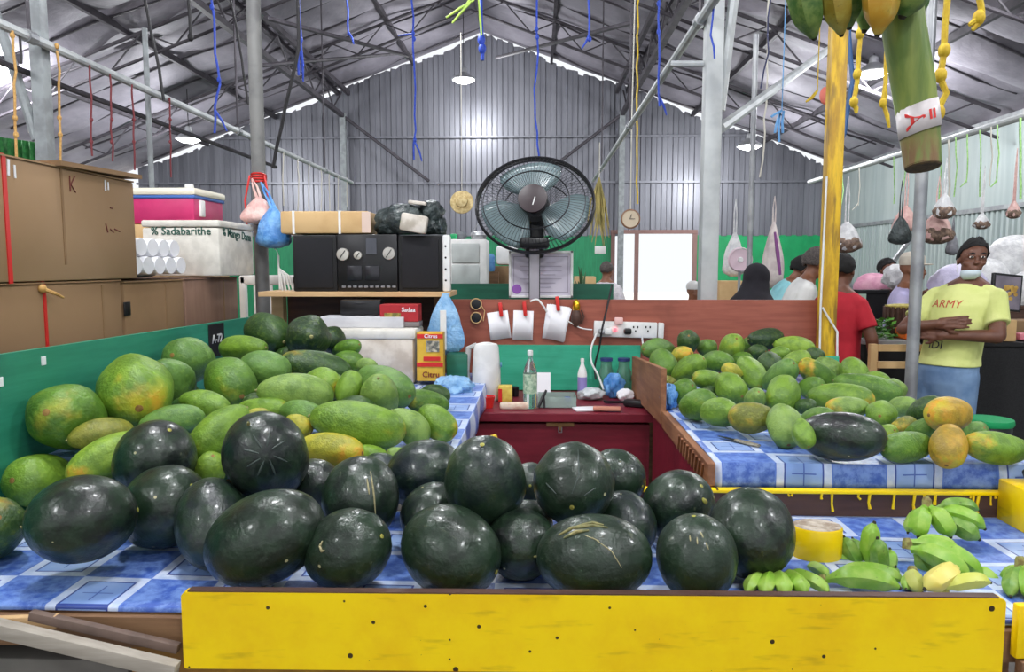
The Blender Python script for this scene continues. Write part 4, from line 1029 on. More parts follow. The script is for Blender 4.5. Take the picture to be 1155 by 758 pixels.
# hanging banana stalk, top right, close to the camera
YH = 1.62
top = at(1012, -60, YH); s0 = at(1018, 24, YH); s1 = at(1030, 96, YH); s2 = at(1041, 188, YH-.02)
t = thing('hanging_banana_stalk', (top.x, top.y, top.z), 'thick green banana stalk hung from above with a taped cut end', 'banana stalk')
rp = YH/F
b = MB(); b.tube([at(1006, -200, YH), top, s0, s1, at(1036, 140, YH), s2], [18*rp, 20*rp, 21.5*rp, 21.5*rp, 20.5*rp, 18*rp], 18)
def stalk_mat():
    m = NT('banana_stalk_green'); v = m.pos(); n = m.noise(m.scale(v, (30, 30, 4)), 1.5, 4); zz = m.sep(v)[2]
    c = m.mix(m.ramp(n, .3, .7), S(96, 122, 52), S(132, 146, 66))
    c = m.mix(m.math('MULTIPLY', m.ramp(n, .35, .6), m.ramp(zz, s2.z+.115, s2.z+.02)), c, S(120, 92, 56))
    m.set(Base_Color=c, Roughness=.5); m.bump(n, .3, .01); return m.m
M_STLK = stalk_mat()
st = b.build('stalk', M_STLK, t, 60)
b = MB(); ax = (s2-at(1036, 140, YH)).normalized(); b.tube([s2-ax*.002, s2+ax*.003], [18.2*rp, 17*rp], 18); b.build('cut_end', mat('brown_cut_end', (84, 66, 40), (60, 46, 30), .8, scale=90), t)
# white tape with red print wound round the lower stalk
q0, q1 = at(1034.5, 122, YH-.003), at(1037.5, 148, YH-.003)
tp = MB(); axt = (s2-s1).normalized(); tilt = Vector((-.22, 0, .0))
n = 28; A = (C_R-axt*C_R.dot(axt)).normalized(); B2 = axt.cross(A); rr = 21.3*rp
ctr = (q0+q1)/2; w_ = 15*rp
for k in range(n):
    an = 2*math.pi*k/n; d = A*math.cos(an)+B2*math.sin(an)
    off = axt*(-.20*rr*math.cos(an)); e = 1.0+.25*math.cos(an)
    for sgn in (-1, 1): tp.v.append(ctr+d*rr+off+axt*(sgn*w_))
for k in range(n):
    a = 2*k; b2 = 2*((k+1) % n); tp.f.append((a, b2, b2+1, a+1))
tape = tp.build('tape', mat('white_packing_tape', (228, 222, 222), (208, 200, 200), .4), t, 60)
sd = tape.modifiers.new('s', 'SOLIDIFY'); sd.thickness = .0008
nrm = -(ray(1035, 136)).normalized(); nrm = (nrm-axt*nrm.dot(axt)).normalized()
R_ = axt.cross(nrm)
def on_tape(txt, size, u, v, name):
    """letters wrapped round the tape; u along the girth (right), v down the stalk"""
    h = thing('tmp', (0, 0, 0), None, None)
    o = text_mesh(txt, size, name, M_RED, h, Matrix.Identity(4), .0004, bold=.018)
    me = o.data; bpy.data.objects.remove(o); bpy.data.objects.remove(h)
    for vtx in me.vertices:
        # text x runs down the stalk turned on its side, as printed on the tape
        x, y, z = vtx.co; uu = u+y; vv = v-x*1.0; an = uu/rr
        d = nrm*math.cos(an)+C_R_t*math.sin(an)
        ca = (d.dot(A)); vtx.co = ctr+d*(rr+.0012+z)+axt*(-.20*rr*ca+vv)-wloc(tape)
    o = bpy.data.objects.new(name, me); COL.objects.link(o); o.parent = tape
C_R_t = (C_R-axt*C_R.dot(axt)); C_R_t = (C_R_t-nrm*C_R_t.dot(nrm)).normalized()
on_tape('A', .052, -.008, .002, 'printed_letter'); on_tape('=', .04, .026, .002, 'printed_mark')
def big_ban(p0, p1, rpx, bd, col, Y=YH):
    return banana(t, at(*p0), at(*p1), rpx*Y/F, bd, col)
GG = (50, 94, 30); YY = (196, 148, 40)
for a_, c_, r_, bd_, cc_ in [((900, -70, 1.6), (918, 42, 1.62), 17, (-.015, -.02, 0), GG), ((930, -70, 1.58), (949, 38, 1.6), 15, (-.006, -.02, 0), (150, 128, 40)), ((955, -70, 1.62), (958, 30, 1.66), 18, (-.01, -.01, 0), GG),
                            ((985, -80, 1.56), (990, 38, 1.55), 18, (0, -.03, 0), YY), ((1000, -70, 1.66), (975, 34, 1.68), 16, (0, .0, 0), (74, 116, 40)), ((1015, -70, 1.6), (1018, 18, 1.55), 21, (.01, -.03, 0), GG), ((1030, -70, 1.7), (1034, 20, 1.7), 16, (.01, .02, 0), GG),
                            ((890, -60, 1.68), (906, 10, 1.7), 13, (-.01, 0, 0), GG)]:
    big_ban(a_, c_, r_, bd_, cc_)
# ================================================================ cartons and foam boxes left of the teal board
XC = -1.79
def carton(name, x0, x1, y0, y1, z0, z1, m, label, grp, strap=None, seams=(), flap=True):
    c = ((x0+x1)/2, (y0+y1)/2, z0); t = thing(name, c, label, 'box', grp)
    b = MB(); b.box((c[0], c[1], (z0+z1)/2), (x1-x0, y1-y0, z1-z0), ch=.006); b.build('box_body', m, t, 25)
    if flap:
        b = MB(); b.box((c[0], c[1]-.005, z1+.003), (x1-x0+.012, (y1-y0)*.998, .006)); b.build('top_flap', m, t, 0)
    for y in seams:
        b = MB(); b.box((x1+.0015, y, (z0+z1)/2+.03), (.003, .012, (z1-z0)*.86)); b.build('flap_seam', M_CARD2, t, 0)
    if strap:
        for (y, w) in strap:
            b = MB(); b.box((x1+.002, y, (z0+z1)/2), (.004, w, z1-z0+.01)); b.box(((x0+x1)/2, y, z1+.008), (x1-x0, w, .003)); b.build('red_strap', M_RED, t, 0)
    return t
# floor pallets / hidden lower cartons carry the row that shows
zt_ = 1.535
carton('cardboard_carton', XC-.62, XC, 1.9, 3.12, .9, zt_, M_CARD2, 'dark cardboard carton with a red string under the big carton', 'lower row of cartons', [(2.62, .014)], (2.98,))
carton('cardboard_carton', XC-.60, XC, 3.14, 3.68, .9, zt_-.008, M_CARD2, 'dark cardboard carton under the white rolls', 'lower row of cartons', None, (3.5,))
carton('cardboard_carton', XC-.58, XC, 3.70, 4.36, .9, zt_-.005, board_mat('purplish_cardboard', (122, 92, 76), (132, 102, 84), 'z', .75), 'purplish brown carton under the foam box end', 'lower row of cartons', None, (4.16,))  # card in a darker, purplish brown tone
for y0, y1 in ((1.9, 3.1), (3.15, 4.36)):
    carton('cardboard_carton', XC-.62, XC-.02, y0, y1, .0, .89, M_CARD2, 'cardboard carton standing on the floor behind the teal board', 'floor cartons', flap=False)
t = carton('cardboard_carton', XC-.66, XC+.01, 1.9, 3.24, zt_+.01, 1.965, M_CARD, 'big brown carton with a red ribbon at the upper left', None, [(2.44, .018)], (2.74,))
b = MB(); b.box((XC-.31, 2.98, 1.985), (.70, .56, .018), Matrix.Rotation(R(1.5), 3, 'X')); b.build('lid_board', M_CARD2, t, 0)
rn = random.Random(3)
for (y, z, sc) in ((2.46, 1.93, 1), (2.49, 1.92, .8), (3.02, 1.93, .8), (3.04, 1.93, .6)):
    b = MB(); b.box((XC+.0135, y, z), (.003, .010*sc, .055*sc), Matrix.Rotation(R(rn.uniform(-8, 8)), 3, 'X')); b.build('torn_tape', M_PAPER, t, 0)
def scribble(parent, pts, r, m):
    b = MB(); b.tube(pts, r, 5); return b.build('pen_mark', m, parent)
MK = mat('red_brown_marker', (116, 58, 50), None, .7)
KX = XC+.0125
def ky(px): return KX/((px-605)/F)
def kz(px, py): return 1.6+(300-py)*ky(px)/F
for seg in ([(76, 198), (76, 216)], [(82, 199), (77, 208), (82, 217)], [(115, 252), (117, 262)], [(120, 258), (124, 262)], [(125, 258), (131, 261)], [(121, 234), (124, 235)]):
    scribble(t, [(KX, ky(px), kz(px, py)) for px, py in seg], .0025, MK)
# twine knot and dark tear on the lower carton
b = MB(); q = (XC+.008, ky(38), kz(38, 326)); b.tube([(q[0], q[1], q[2]), (q[0]+.03, q[1]+.03, q[2]-.02), (q[0]+.03, q[1]+.07, q[2]-.035)], [.008, .006, .004], 6); b.ell(q, (.012, .018, .016)); tag(b.build('twine_knot', M_OROPE), 'knot of pale twine on the front of the lower left carton', 'twine')
b = MB(); b.box((XC+.004, ky(137), kz(137, 349)), (.006, .05, .06), ch=.002); tag(b.build('tape_scrap', M_BLACK), 'small black and silver scrap stuck on the lower carton', 'tape')

# foam box with handwriting, rolls, cooler
fx0, fx1, fy0, fy1, fz0, fz1 = -2.12, -1.70, 3.92, 4.40, 1.545, 1.845
t = thing('styrofoam_box', (-1.91, 4.1, fz0), 'large white styrofoam fish box with green handwriting on two sides', 'box')
b = MB(); b.box(((fx0+fx1)/2, (fy0+fy1)/2, (fz0+fz1)/2-.02), (fx1-fx0, fy1-fy0, fz1-fz0-.04), ch=.012); b.build('body', M_FOAM, t, 30)
b = MB(); b.box(((fx0+fx1)/2, (fy0+fy1)/2, fz1-.018), (fx1-fx0+.006, fy1-fy0+.006, .036), ch=.01); b.build('lid', M_FOAM, t, 30)
MG = mat('dark_green_marker', (40, 84, 72), None, .7)
text_mesh('% Sadabarithe', .058, 'handwriting', MG, t, frameM((-1.905, fy0-.002, 1.785), (1, 0, 0), (0, 0, 1)), .001)
text_mesh('% Mango Dana', .066, 'handwriting', MG, t, frameM((fx1+.002, 4.16, 1.775), (0, 1, -.05), (0, 0, 1)), .001)
t = thing('paper_roll_pack', (-1.88, 3.42, zt_), 'white rolls in a clear wrapped pack of two layers on the cartons', 'rolls')
for l in range(2):
    for k in range(5):
        b = MB(); c = (XC-.07-.02*l, 3.27+.105*k - .02*l, zt_+.005+.062+.085*l)
        b.lathe([(.012, -.06), (.05, -.06), (.053, -.054), (.053, .054), (.05, .06), (.012, .06)], 18, Matrix.Rotation(R(90), 3, 'Y'), c, sx=.8); b.build('roll', M_PAPER, t, 40)
b = MB(); b.box((XC-.35, 3.48, zt_+.075), (.42, .52, .14), ch=.04); b.build('wrapped_rolls', mat('hazy_plastic_wrap', (220, 220, 224), (196, 196, 200), .35, scale=20, bump=.4), t, 40)
# cooler box
ca = at(200, 248, 4.75); cw = .47
cz = fz1+.02; cyc = 4.66
t = thing('cooler_box', (-2.22, cyc, cz), 'pink cooler box with a cream lid and blue rim behind the foam box', 'cooler')
cxc = at(196, 230, cyc).x; z0 = at(200, 249, cyc-.2).z-.02; z1 = at(200, 212, cyc-.2).z
b = MB(); b.box((cxc, cyc, (z0+z1-.05)/2), (.46, .42, z1-.05-z0), ch=.02); b.build('pink_body', mat('magenta_plastic', (196, 44, 104), (184, 36, 96), .4), t, 40)
b = MB(); b.box((cxc, cyc, z1-.052), (.475, .435, .022), ch=.008); b.build('blue_rim', mat('blue_plastic', (64, 106, 178), None, .4), t, 40)
b = MB(); b.box((cxc, cyc, z1-.022), (.49, .45, .046), ch=.018); b.build('lid', mat('cream_plastic', (232, 226, 206), None, .45), t, 40)
b = MB(); b.box((cxc+.235, cyc-.12, (z0+z1)/2-.01), (.02, .06, .10), ch=.006); b.build('handle', M_WHITE, t, 40)
b = MB(); b.box((cxc+.19, cyc-.18, z1+.01), (.05, .03, .03), ch=.008); b.build('latch', M_WHITE, t, 40)
carton('cardboard_carton', cxc-.25, cxc+.25, cyc-.22, cyc+.22, .0, z0-.002, M_CARDT, 'carton stack under the pink cooler box', None, flap=False)
# white plastic chair behind
pc = at(297, 330, 4.9)
t = thing('plastic_chair', (pc.x, pc.y, 0), 'white plastic chair back between the cartons and the round post', 'chair')
b = MB(); b.box((pc.x-.03, pc.y, .46), (.42, .42, .03), ch=.01); b.build('seat', M_WHITE, t)
hz = at(288, 312, 4.72).z
b = MB()
for k in (-1, 1): b.box((pc.x-.03+k*.185, pc.y+.2, (.46+hz)/2), (.05, .04, hz-.46), ch=.012)
b.box((pc.x-.03, pc.y+.2, hz-.03), (.42, .04, .07), ch=.015)
for k in (-1, 0, 1): b.box((pc.x-.03+k*.09, pc.y+.2, (.46+hz)/2), (.045, .02, hz-.5), ch=.006)
b.build('backrest', M_WHITE, t)
for sx in (-1, 1):
    for sy in (-1, 1):
        b = MB(); b.box((pc.x-.03+sx*.18, pc.y+sy*.18, .225), (.045, .045, .45), ch=.01); b.build('leg', M_WHITE, t)

# ---------------------------------------------------------------- carrier bags on the round post
def bag(name, p, w, d, h, m, label, knot=True, seed=0, handles=True, grp=None, hang=None, cat='bag'):
    """filled carrier bag: p is the knot at its top"""
    rn = random.Random(seed); b = MB(); nu, nv = 20, 14; p = Vector(p)
    t = thing(name, p, label, cat, grp)
    for i in range(nv+1):
        tt = i/nv; r = .12+.88*math.sin(min(1, tt*1.2)*math.pi*.5)**.95 if tt < .82 else (1.0)*math.sqrt(max(0, 1-((tt-.82)/.19)**2))
        for j in range(nu):
            an = 2*math.pi*j/nu; k = 1+.09*math.sin(an*5+seed+tt*3)*(1-tt*.4)+.06*math.sin(an*9+seed*2-tt*7)
            b.v.append(p+Vector((r*k*w/2*math.cos(an), r*k*d/2*math.sin(an), -h*tt)))
    for i in range(nv):
        for j in range(nu): a = i*nu+j; b.f.append((a, i*nu+(j+1) % nu, (i+1)*nu+(j+1) % nu, a+nu))
    b.f.append(tuple(range(nu))); b.f.append(tuple(reversed(range(nv*nu, nv*nu+nu))))
    b.build('bag_body', m, t, 60)
    if handles:
        b = MB(); up = hang or p+Vector((0, 0, .12)); up = Vector(up)
        for s in (-1, 1): b.tube([p+Vector((s*w*.05, 0, -.01)), p.lerp(up, .55)+Vector((s*w*.06, 0, 0)), up], [.010, .006, .004], 7)
        b.build('handles', m, t)
    return t
pl = P_L
bag('carrier_bag', at(308, 232, 4.34), .20, .16, at(308, 232, 4.34).z-at(308, 280, 4.34).z, M_BAGB, 'blue plastic bag tied to the round grey post', seed=2, hang=(pl.x+.03, pl.y-.05, at(300, 205, 4.45).z))
bag('carrier_bag', at(292, 222, 4.40), .22, .16, .16, M_BAGP, 'pinkish clear bag tied at the left of the round grey post', seed=5, hang=(pl.x-.02, pl.y-.06, at(292, 200, 4.4).z))
b = MB()
for k in range(4): b.lathe([(.044, -.006), (.05, 0), (.044, .006)], 16, Matrix.Rotation(R(6*(k-1.5)), 3, 'X'), (pl.x, pl.y, at(295, 197, 4.5).z-.012*k), cap=False)
for s, dz in ((-1, .3), (1, .2)): b.tube([(pl.x+s*.045, pl.y-.03, at(295, 198, 4.5).z), (pl.x+s*.07, pl.y-.05, at(295, 198, 4.5).z-dz*.5), (pl.x+s*.06, pl.y-.06, at(295, 198, 4.5).z-dz)], .006, 6)
tag(b.build('red_tie', M_RED), 'red plastic string wound round the round grey post', 'string')
b = MB(); q = at(314, 288, 4.36); b.tube([q, q+Vector((0, 0, -.1)), q+Vector((.004, 0, -.2))], .006, 6)
for k in range(4): b.tube([q+Vector((.004, 0, -.08)), q+Vector((.01+.016*k, 0, -.12)), q+Vector((.02+.022*k, 0, -.22))], .005, 5)
b.tube([q, q+Vector((-.01, 0, .03)), (pl.x+.04, pl.y-.03, q.z+.08)], .003, 5)
tag(b.build('plastic_fork', M_WHITE), 'white plastic rake hanging beside the stereo', 'rake')

# ================================================================ shelf with the stereo
YS = 4.32
sl, sr = at(304, 333, YS), at(512, 333, YS)
zs = at(400, 329, YS-.15).z
t = thing('goods_shelf', ((sl.x+sr.x)/2, YS, zs-.03), 'pale pine shelf board carrying the black stereo', 'shelf')
b = MB(); b.box(((sl.x+sr.x)/2, YS, zs-.014), (sr.x-sl.x, .36, .028), ch=.002); b.build('board', M_LIGHTWOOD, t, 0)
for x in (sl.x+.03, sr.x-.09):
    b = MB(); b.box((x, YS+.075, zs/2-.015), (.07, .07, zs-.03)); b.build('upright', M_LIGHTWOOD if x < -1 else M_WOODX, t, 0)
b = MB(); b.box(((sl.x+sr.x)/2, YS+.172, zs-.28), (sr.x-sl.x-.1, .016, .5)); b.build('back_panel', M_DARKWOOD, t, 0)
x0, x1 = at(330, 300, YS-.12).x, at(500, 300, YS-.12).x; zt2 = at(400, 264, YS-.14).z; hS = zt2-zs; yS = YS-.13
W = x1-x0
t = thing('stereo', ((x0+x1)/2, YS, zs), 'black hi-fi stereo with twin speakers and round silver dials', 'stereo')
b = MB(); b.box((x0+W*.5, YS, zs+hS*.5), (W*.40, .26, hS), ch=.008); b.build('centre_unit', M_BLACK, t, 30)
for nm, a, c in (('speaker', 0, .302), ('speaker', .70, 1.0)):
    b = MB(); b.box((x0+W*(a+c)/2, YS, zs+hS*.49), (W*(c-a)-.006, .25, hS*.98), ch=.01); sp = b.build(nm, M_BLACKM, t, 30)
    b = MB(); b.box((x0+W*(a+c)/2, yS+.003, zs+hS*.5), (W*(c-a)-.05, .012, hS*.88), ch=.006); b.build('grille', mat('speaker_cloth', (22, 22, 26), (30, 30, 34), .95, scale=300), sp, 30)
M_DIAL = mat('silver_dial', (206, 202, 194), (186, 182, 176), .3, .6)
for px, py, r in ((387, 287, 7.2), (404, 288, 4.8), (439, 286, 7.2)):
    p = at(px, py, yS); rr_ = r*yS/F
    b = MB(); b.lathe([(rr_, -.004), (rr_, .008), (rr_*.92, .016), (rr_*.3, .018)], 28, Matrix.Rotation(R(90), 3, 'X'), p); k = b.build('dial', M_DIAL, t, 40)
    b = MB(); b.box((p.x, p.y-.019, p.z), (.004, .003, rr_*1.5), Matrix.Rotation(R(35), 3, 'Y')); b.build('pointer', M_BLACK, k, 0)
for px in (400, 420):
    p = at(px, 308, yS); b = MB(); b.box((p.x, p.y-.002, p.z), (.085, .01, .085), ch=.006); b.build('cassette_door', mat('smoked_plastic', (36, 36, 42), None, .2), t, 30)
for k in range(10):
    p = at(388+6.3*k, 323.5, yS); b = MB(); b.box((p.x, p.y-.004, p.z), (.022, .01, .012), ch=.003); b.build('key', mat('grey_key', (120, 120, 124), None, .4), t, 30)
p = at(419, 278, yS); b = MB(); b.box((p.x, p.y-.003, p.z), (.06, .008, .09)); b.box((p.x, p.y-.005, p.z-.012), (.012, .01, .03)); b.build('display', mat('grey_display', (70, 72, 80), None, .15), t, 0)
# carton on the stereo
x0b, x1b = at(320, 250, YS).x, at(421, 250, YS).x; zc0, zc1 = zt2+.004, at(360, 238, YS-.12).z
t = thing('cardboard_carton', ((x0b+x1b)/2, YS, zc0), 'tan carton with two white straps on top of the stereo', 'box')
b = MB(); b.box(((x0b+x1b)/2+.01, YS, (zc0+zc1)/2), (x1b-x0b-.02, .24, zc1-zc0), ch=.012); b.build('box_body', M_CARDT, t, 30)
for px in (331, 383):
    x = at(px, 250, YS-.12).x; b = MB(); b.box((x, YS, (zc0+zc1)/2), (.014, .245, zc1-zc0+.004), ch=.001); b.build('white_strap', M_WHITE, t, 0)
b = MB(); x = at(413, 250, YS-.12).x; b.box((x, YS-.121, (zc0+zc1)/2), (.05, .003, zc1-zc0-.01)); b.build('pink_label', mat('faded_pink_paper', (214, 190, 176), None, .7), t, 0)
# black bin bag with a white pack
q = at(460, 268, YS-.08); zb_ = zt2+.004
t = thing('bin_bag', (q.x, YS, zb_), 'crumpled dark bin bag slumped over the right speaker', 'bag')
b = MB(); rn = random.Random(9)
def blob(b, c, r, seed, amp=.16, nu=26, nv=16, fold=6, bot=None):
    rn = random.Random(seed); ph = [rn.uniform(0, 6.28) for _ in range(8)]
    for i in range(nv+1):
        a = math.pi*i/nv
        for j in range(nu):
            an = 2*math.pi*j/nu
            k = 1+amp*(math.sin(fold*an+ph[0]+3*a)*.5+math.sin((fold-2)*an-5*a+ph[1])*.4+math.sin(11*an+9*a+ph[2])*.25)*math.sin(a)
            v = Vector((c[0]+r[0]*k*math.sin(a)*math.cos(an), c[1]+r[1]*k*math.sin(a)*math.sin(an), c[2]-r[2]*k*math.cos(a)))
            if bot is not None: v.z = max(v.z, bot)
            b.v.append(v)
    base = len(b.v)-(nv+1)*nu
    for i in range(nv):
        for j in range(nu): a0 = base+i*nu+j; b.f.append((a0, base+i*nu+(j+1) % nu, base+(i+1)*nu+(j+1) % nu, a0+nu))
sc_m = (YS-.05)/F
for (px, py, rx, rz, sd) in ((458, 252, 33, 22, 1), (440, 255, 16, 17, 2), (486, 240, 14, 14, 3), (478, 256, 20, 17, 4), (497, 258, 7, 14, 5)):
    c = at(px, py, YS-.02); blob(b, c, (rx*sc_m, .13 if rx > 20 else .09, rz*sc_m), sd, .22, bot=zb_)
b.build('crumpled_film', M_BAGK, t, 60)
b = MB(); c = at(467, 252, YS-.15); b.box(c, (.15, .06, .10), Matrix.Rotation(R(10), 3, 'Y'), ch=.012); c2 = at(471, 229, YS-.10); b.box(c2, (.10, .06, .02), Matrix.Rotation(R(6), 3, 'Y'), ch=.006); tag(b.build('white_packet', mat('dirty_white_packet', (214, 206, 196), (176, 166, 152), .6, scale=14)), 'off-white packet showing in the folds of the bin bag', 'packet')
# white perforated strip standing beside the stereo
p = at(504, 294, YS-.12); hh = (at(504, 262, YS-.12).z-at(504, 326, YS-.12).z)
t = thing('perforated_strip', (p.x, p.y, zs), 'upright white plastic strip with dark holes right of the stereo', 'strip')
b = MB(); b.box((p.x, p.y, zs+hh/2), (.045, .05, hh), ch=.012); b.build('strip_body', M_WHITE, t, 40)
for k in range(4):
    b = MB(); b.lathe([(.006, 0), (.006, .002)], 10, Matrix.Rotation(R(90), 3, 'X'), (p.x-.004, p.y-.025, zs+hh*(.2+.2*k))); b.build('hole', M_BLACKM, t)
# things under the shelf
def boxy(name, x0p, x1p, ytp, ybp, Y, dep, m, label, cat, ch=.004):
    a, c = at(x0p, ytp, Y), at(x1p, ybp, Y); b = MB(); b.box(((a.x+c.x)/2, Y+dep/2, (a.z+c.z)/2), (c.x-a.x, dep, a.z-c.z), ch=ch)
    return tag(b.build(name, m), label, cat), (a.x, c.x, a.z, c.z)
# foam box on the left table, trays above it
t = thing('styrofoam_box', at(415, 398, 3.98), 'dirty white styrofoam box standing behind the left papaya heap', 'box')
a, c = at(352, 371, 3.9), at(468, 428, 3.9)
zlow = ZT+.006
b = MB(); b.box(((a.x+c.x)/2, 4.02, (a.z-.05+zlow)/2), (c.x-a.x-.01, .26, a.z-.05-zlow), ch=.012); b.build('body', M_FOAMS, t, 30)
b = MB(); b.box(((a.x+c.x)/2, 4.02, a.z-.027), (c.x-a.x+.02, .275, .054), ch=.014); b.build('lid', M_FOAM, t, 30)
zf = a.z
p0, p1 = at(362, 357, 4.0), at(456, 357, 4.0)
b = MB(); b.box(((p0.x+p1.x)/2, 4.06, zf+.030), (p1.x-p0.x, .2, .058), ch=.004); tag(b.build('white_carton', mat('pale_grey_card', (206, 206, 210), (190, 190, 196), .7)), 'flat pale grey carton lying on the styrofoam box', 'box')
a, c = at(384, 338, 4.1), at(430, 356, 4.1)
b = MB(); b.box(((a.x+c.x)/2, 4.14, (a.z+zf+.062)/2), (c.x-a.x, .12, a.z-zf-.062), ch=.01); b.ell(((a.x+c.x)/2, 4.09, a.z-.02), (.07, .012, .012)); tag(b.build('black_tray', M_BLACK), 'black plastic tray stacked under the pine shelf', 'tray')
t = thing('gift_box', at(450, 362, 3.99), 'red printed box under the right end of the pine shelf', 'box')
a, c = at(428, 343.5, 3.99), at(472, 363, 3.99)
zr = zf+.004
b = MB(); b.box(((a.x+c.x)/2, 4.05, (a.z+c.z)/2), (c.x-a.x, .11, a.z-c.z), ch=.003); b.build('box_body', mat('deep_red_card', (176, 36, 44), (160, 28, 38), .5), t, 0)
text_mesh('Sadaa', .034, 'lettering', M_PAPER, t, frameM((c.x-.055, 3.9935, (a.z+c.z)/2+.018), (1, 0, 0), (0, 0, 1)), .001)
b = MB(); b.box((a.x+.07, 3.994, c.z+.03), (.09, .003, .035)); b.build('printed_picture', mat('olive_gold_print', (170, 150, 70), (96, 96, 50), .5, scale=50), t, 0)
b = MB(); b.box(((a.x+c.x)/2, 4.05, (zr+c.z)/2), (c.x-a.x+.01, .12, c.z-zr-.002), ch=.003); tag(b.build('grey_carton', mat('grey_box_card', (120, 112, 112), None, .7)), 'grey flat box under the red printed box', 'box')
# stacked yellow cartons and the blue bag
MYC = mat('yellow_print_card', (222, 180, 60), (206, 160, 44), .5, scale=12)
for (y0p, y1p, lab, txt, sz) in ((375, 409, 'upper yellow and red printed box before the blue bag', 'Citrus', .028), (407, 430, 'lower yellow box with red lettering before the blue bag', 'Citru', .043)):
    a, c = at(470, y0p, 3.86), at(500, y1p, 3.86); zz0 = max(c.z, ZT+.005) if y1p > 420 else c.z+.003
    t = thing('printed_box', ((a.x+c.x)/2, 3.9, zz0), lab, 'box', None)
    b = MB(); b.box(((a.x+c.x)/2, 3.90, (a.z+zz0)/2), (c.x-a.x, .08, a.z-zz0), ch=.003); b.build('box_body', MYC, t, 0)
    b = MB(); b.box(((a.x+c.x)/2, 3.858, a.z-.02), (c.x-a.x-.002, .004, .022)); b.build('red_band', M_RED, t, 0)
    if y1p < 420:
        b = MB(); b.box(((a.x+c.x)/2+.015, 3.858, (a.z+zz0)/2+.005), (.07, .004, .06), ch=.001); b.build('picture_panel', mat('pale_print', (206, 196, 170), (90, 90, 84), .5, scale=40), t, 0)
        b = MB(); b.box(((a.x+c.x)/2+.01, 3.858, zz0+.018), (.09, .0045, .022)); b.build('red_panel', M_RED, t, 0)
    text_mesh(txt, sz, 'lettering', M_PAPER if y1p < 420 else mat('dark_red_ink', (120, 24, 24), None, .6), t, frameM(((a.x+c.x)/2+.005, 3.855, a.z-.02 if y1p < 420 else (a.z+zz0)/2-.02), (1, 0, 0), (0, 0, 1)), .001)
a, c = at(503, 400, 3.95), at(527, 433, 3.95)
b = MB(); b.box(((a.x+c.x)/2, 4.02, (a.z+ZT)/2+.003), (c.x-a.x, .12, a.z-ZT-.004), ch=.006); tag(b.build('dark_bin', M_DKGREEN), 'dark green tub behind the yellow boxes', 'tub')
q = at(502, 331, 4.08)
t = bag('carrier_bag', q, .21, .10, q.z-at(502, 400, 4.08).z, M_BAGLB, 'pale blue carrier bag with a white stripe hung from the shelf end', seed=8, hang=(q.x+.01, 4.12, zs-.01))
b = MB(); b.box((q.x-.005, 4.026, q.z-.2), (.035, .006, .22), ch=.002); b.build('white_stripe', M_WHITE, t, 0)
# white drawers unit right of the stereo (next stall)
t = thing('drawer_unit', at(527, 322, 5.1), 'white plastic drawer unit behind the stereo shelf end', 'drawers')
a, c = at(508, 270, 5.1), at(549, 323, 5.1)
b = MB(); b.box(((a.x+c.x)/2, 5.25, (a.z+.9)/2), (c.x-a.x, .3, a.z-.9), ch=.008); b.build('cabinet_frame', M_WHITE, t, 30)
M_DRW = mat('frosted_drawer', (200, 206, 204), (184, 190, 188), .4)
for k in range(2):
    zc_ = a.z-.02-(a.z-c.z-.03)*(k+.5)/2; b = MB(); b.box(((a.x+c.x)/2-.02, 5.095, zc_), (c.x-a.x-.06, .012, (a.z-c.z)/2-.03), ch=.004); b.build('drawer', M_DRW, t, 30)
b = MB(); b.box(((a.x+c.x)/2, 5.25, .45), (c.x-a.x+.1, .4, .898)); tag(b.build('neighbour_counter', M_DKGREEN), 'green counter of the next stall under the white drawers', 'counter')
q = at(512, 266, 5.2); b = MB(); b.box((q.x, 5.2, a.z+.022), (.05, .05, .04), ch=.01); tag(b.build('green_cup', M_GREENT), 'small green cup on the white drawers', 'cup')
q = at(540, 262, 5.2); b = MB(); b.lathe([(.05, 0), (.058, .03), (.05, .05), (.03, .055)], 16, c=(q.x, 5.2, a.z+.002)); b.tube([(q.x-.055, 5.2, a.z+.04), (q.x, 5.2, a.z+.12), (q.x+.055, 5.2, a.z+.04)], .004, 6); tag(b.build('grey_pot', M_STEEL), 'grey metal pot with a handle on the white drawers', 'pot')
q = at(520, 263, 5.22); b = MB(); blob(b, (q.x, 5.22, a.z+.03), (.04, .03, .03), 4); tag(b.build('grey_cloth', mat('grey_rag', (120, 124, 128), (90, 94, 98), .9)), 'crumpled grey rag on the white drawers', 'cloth')

# ================================================================ chest-top clutter
ZC = zc+.001
def pz(px, Y): return at(px, 400, Y).x
# white electric kettle
xk = pz(546, 4.0); hk = at(546, 386, 4.0).z-ZC
t = thing('electric_kettle', (xk, 4.0, ZC), 'tall white plastic jug kettle with a grey handle on the chest', 'kettle')
b = MB(); b.lathe([(.072, 0), (.08, .01), (.078, hk*.5), (.068, hk*.92), (.06, hk*.97), (.02, hk)], 24, c=(xk+.012, 4.0, ZC), sy=.8); b.build('body', M_WHITE, t, 40)
b = MB(); b.tube([(xk-.04, 4.0, ZC+hk*.94), (xk-.085, 4.0, ZC+hk*.9), (xk-.095, 4.0, ZC+hk*.5), (xk-.08, 4.0, ZC+hk*.12), (xk-.05, 4.0, ZC+.03)], [.018, .016, .014, .014, .016], 8); b.build('handle', mat('grey_plastic', (170, 170, 168), None, .45), t)
b = MB(); b.lathe([(.012, 0), (.016, .004), (.014, .008)], 12, Matrix.Rotation(R(90), 3, 'Y'), (xk+.09, 3.985, ZC+hk*.62)); b.build('blue_knob', mat('blue_knob', (80, 130, 170), None, .3), t)
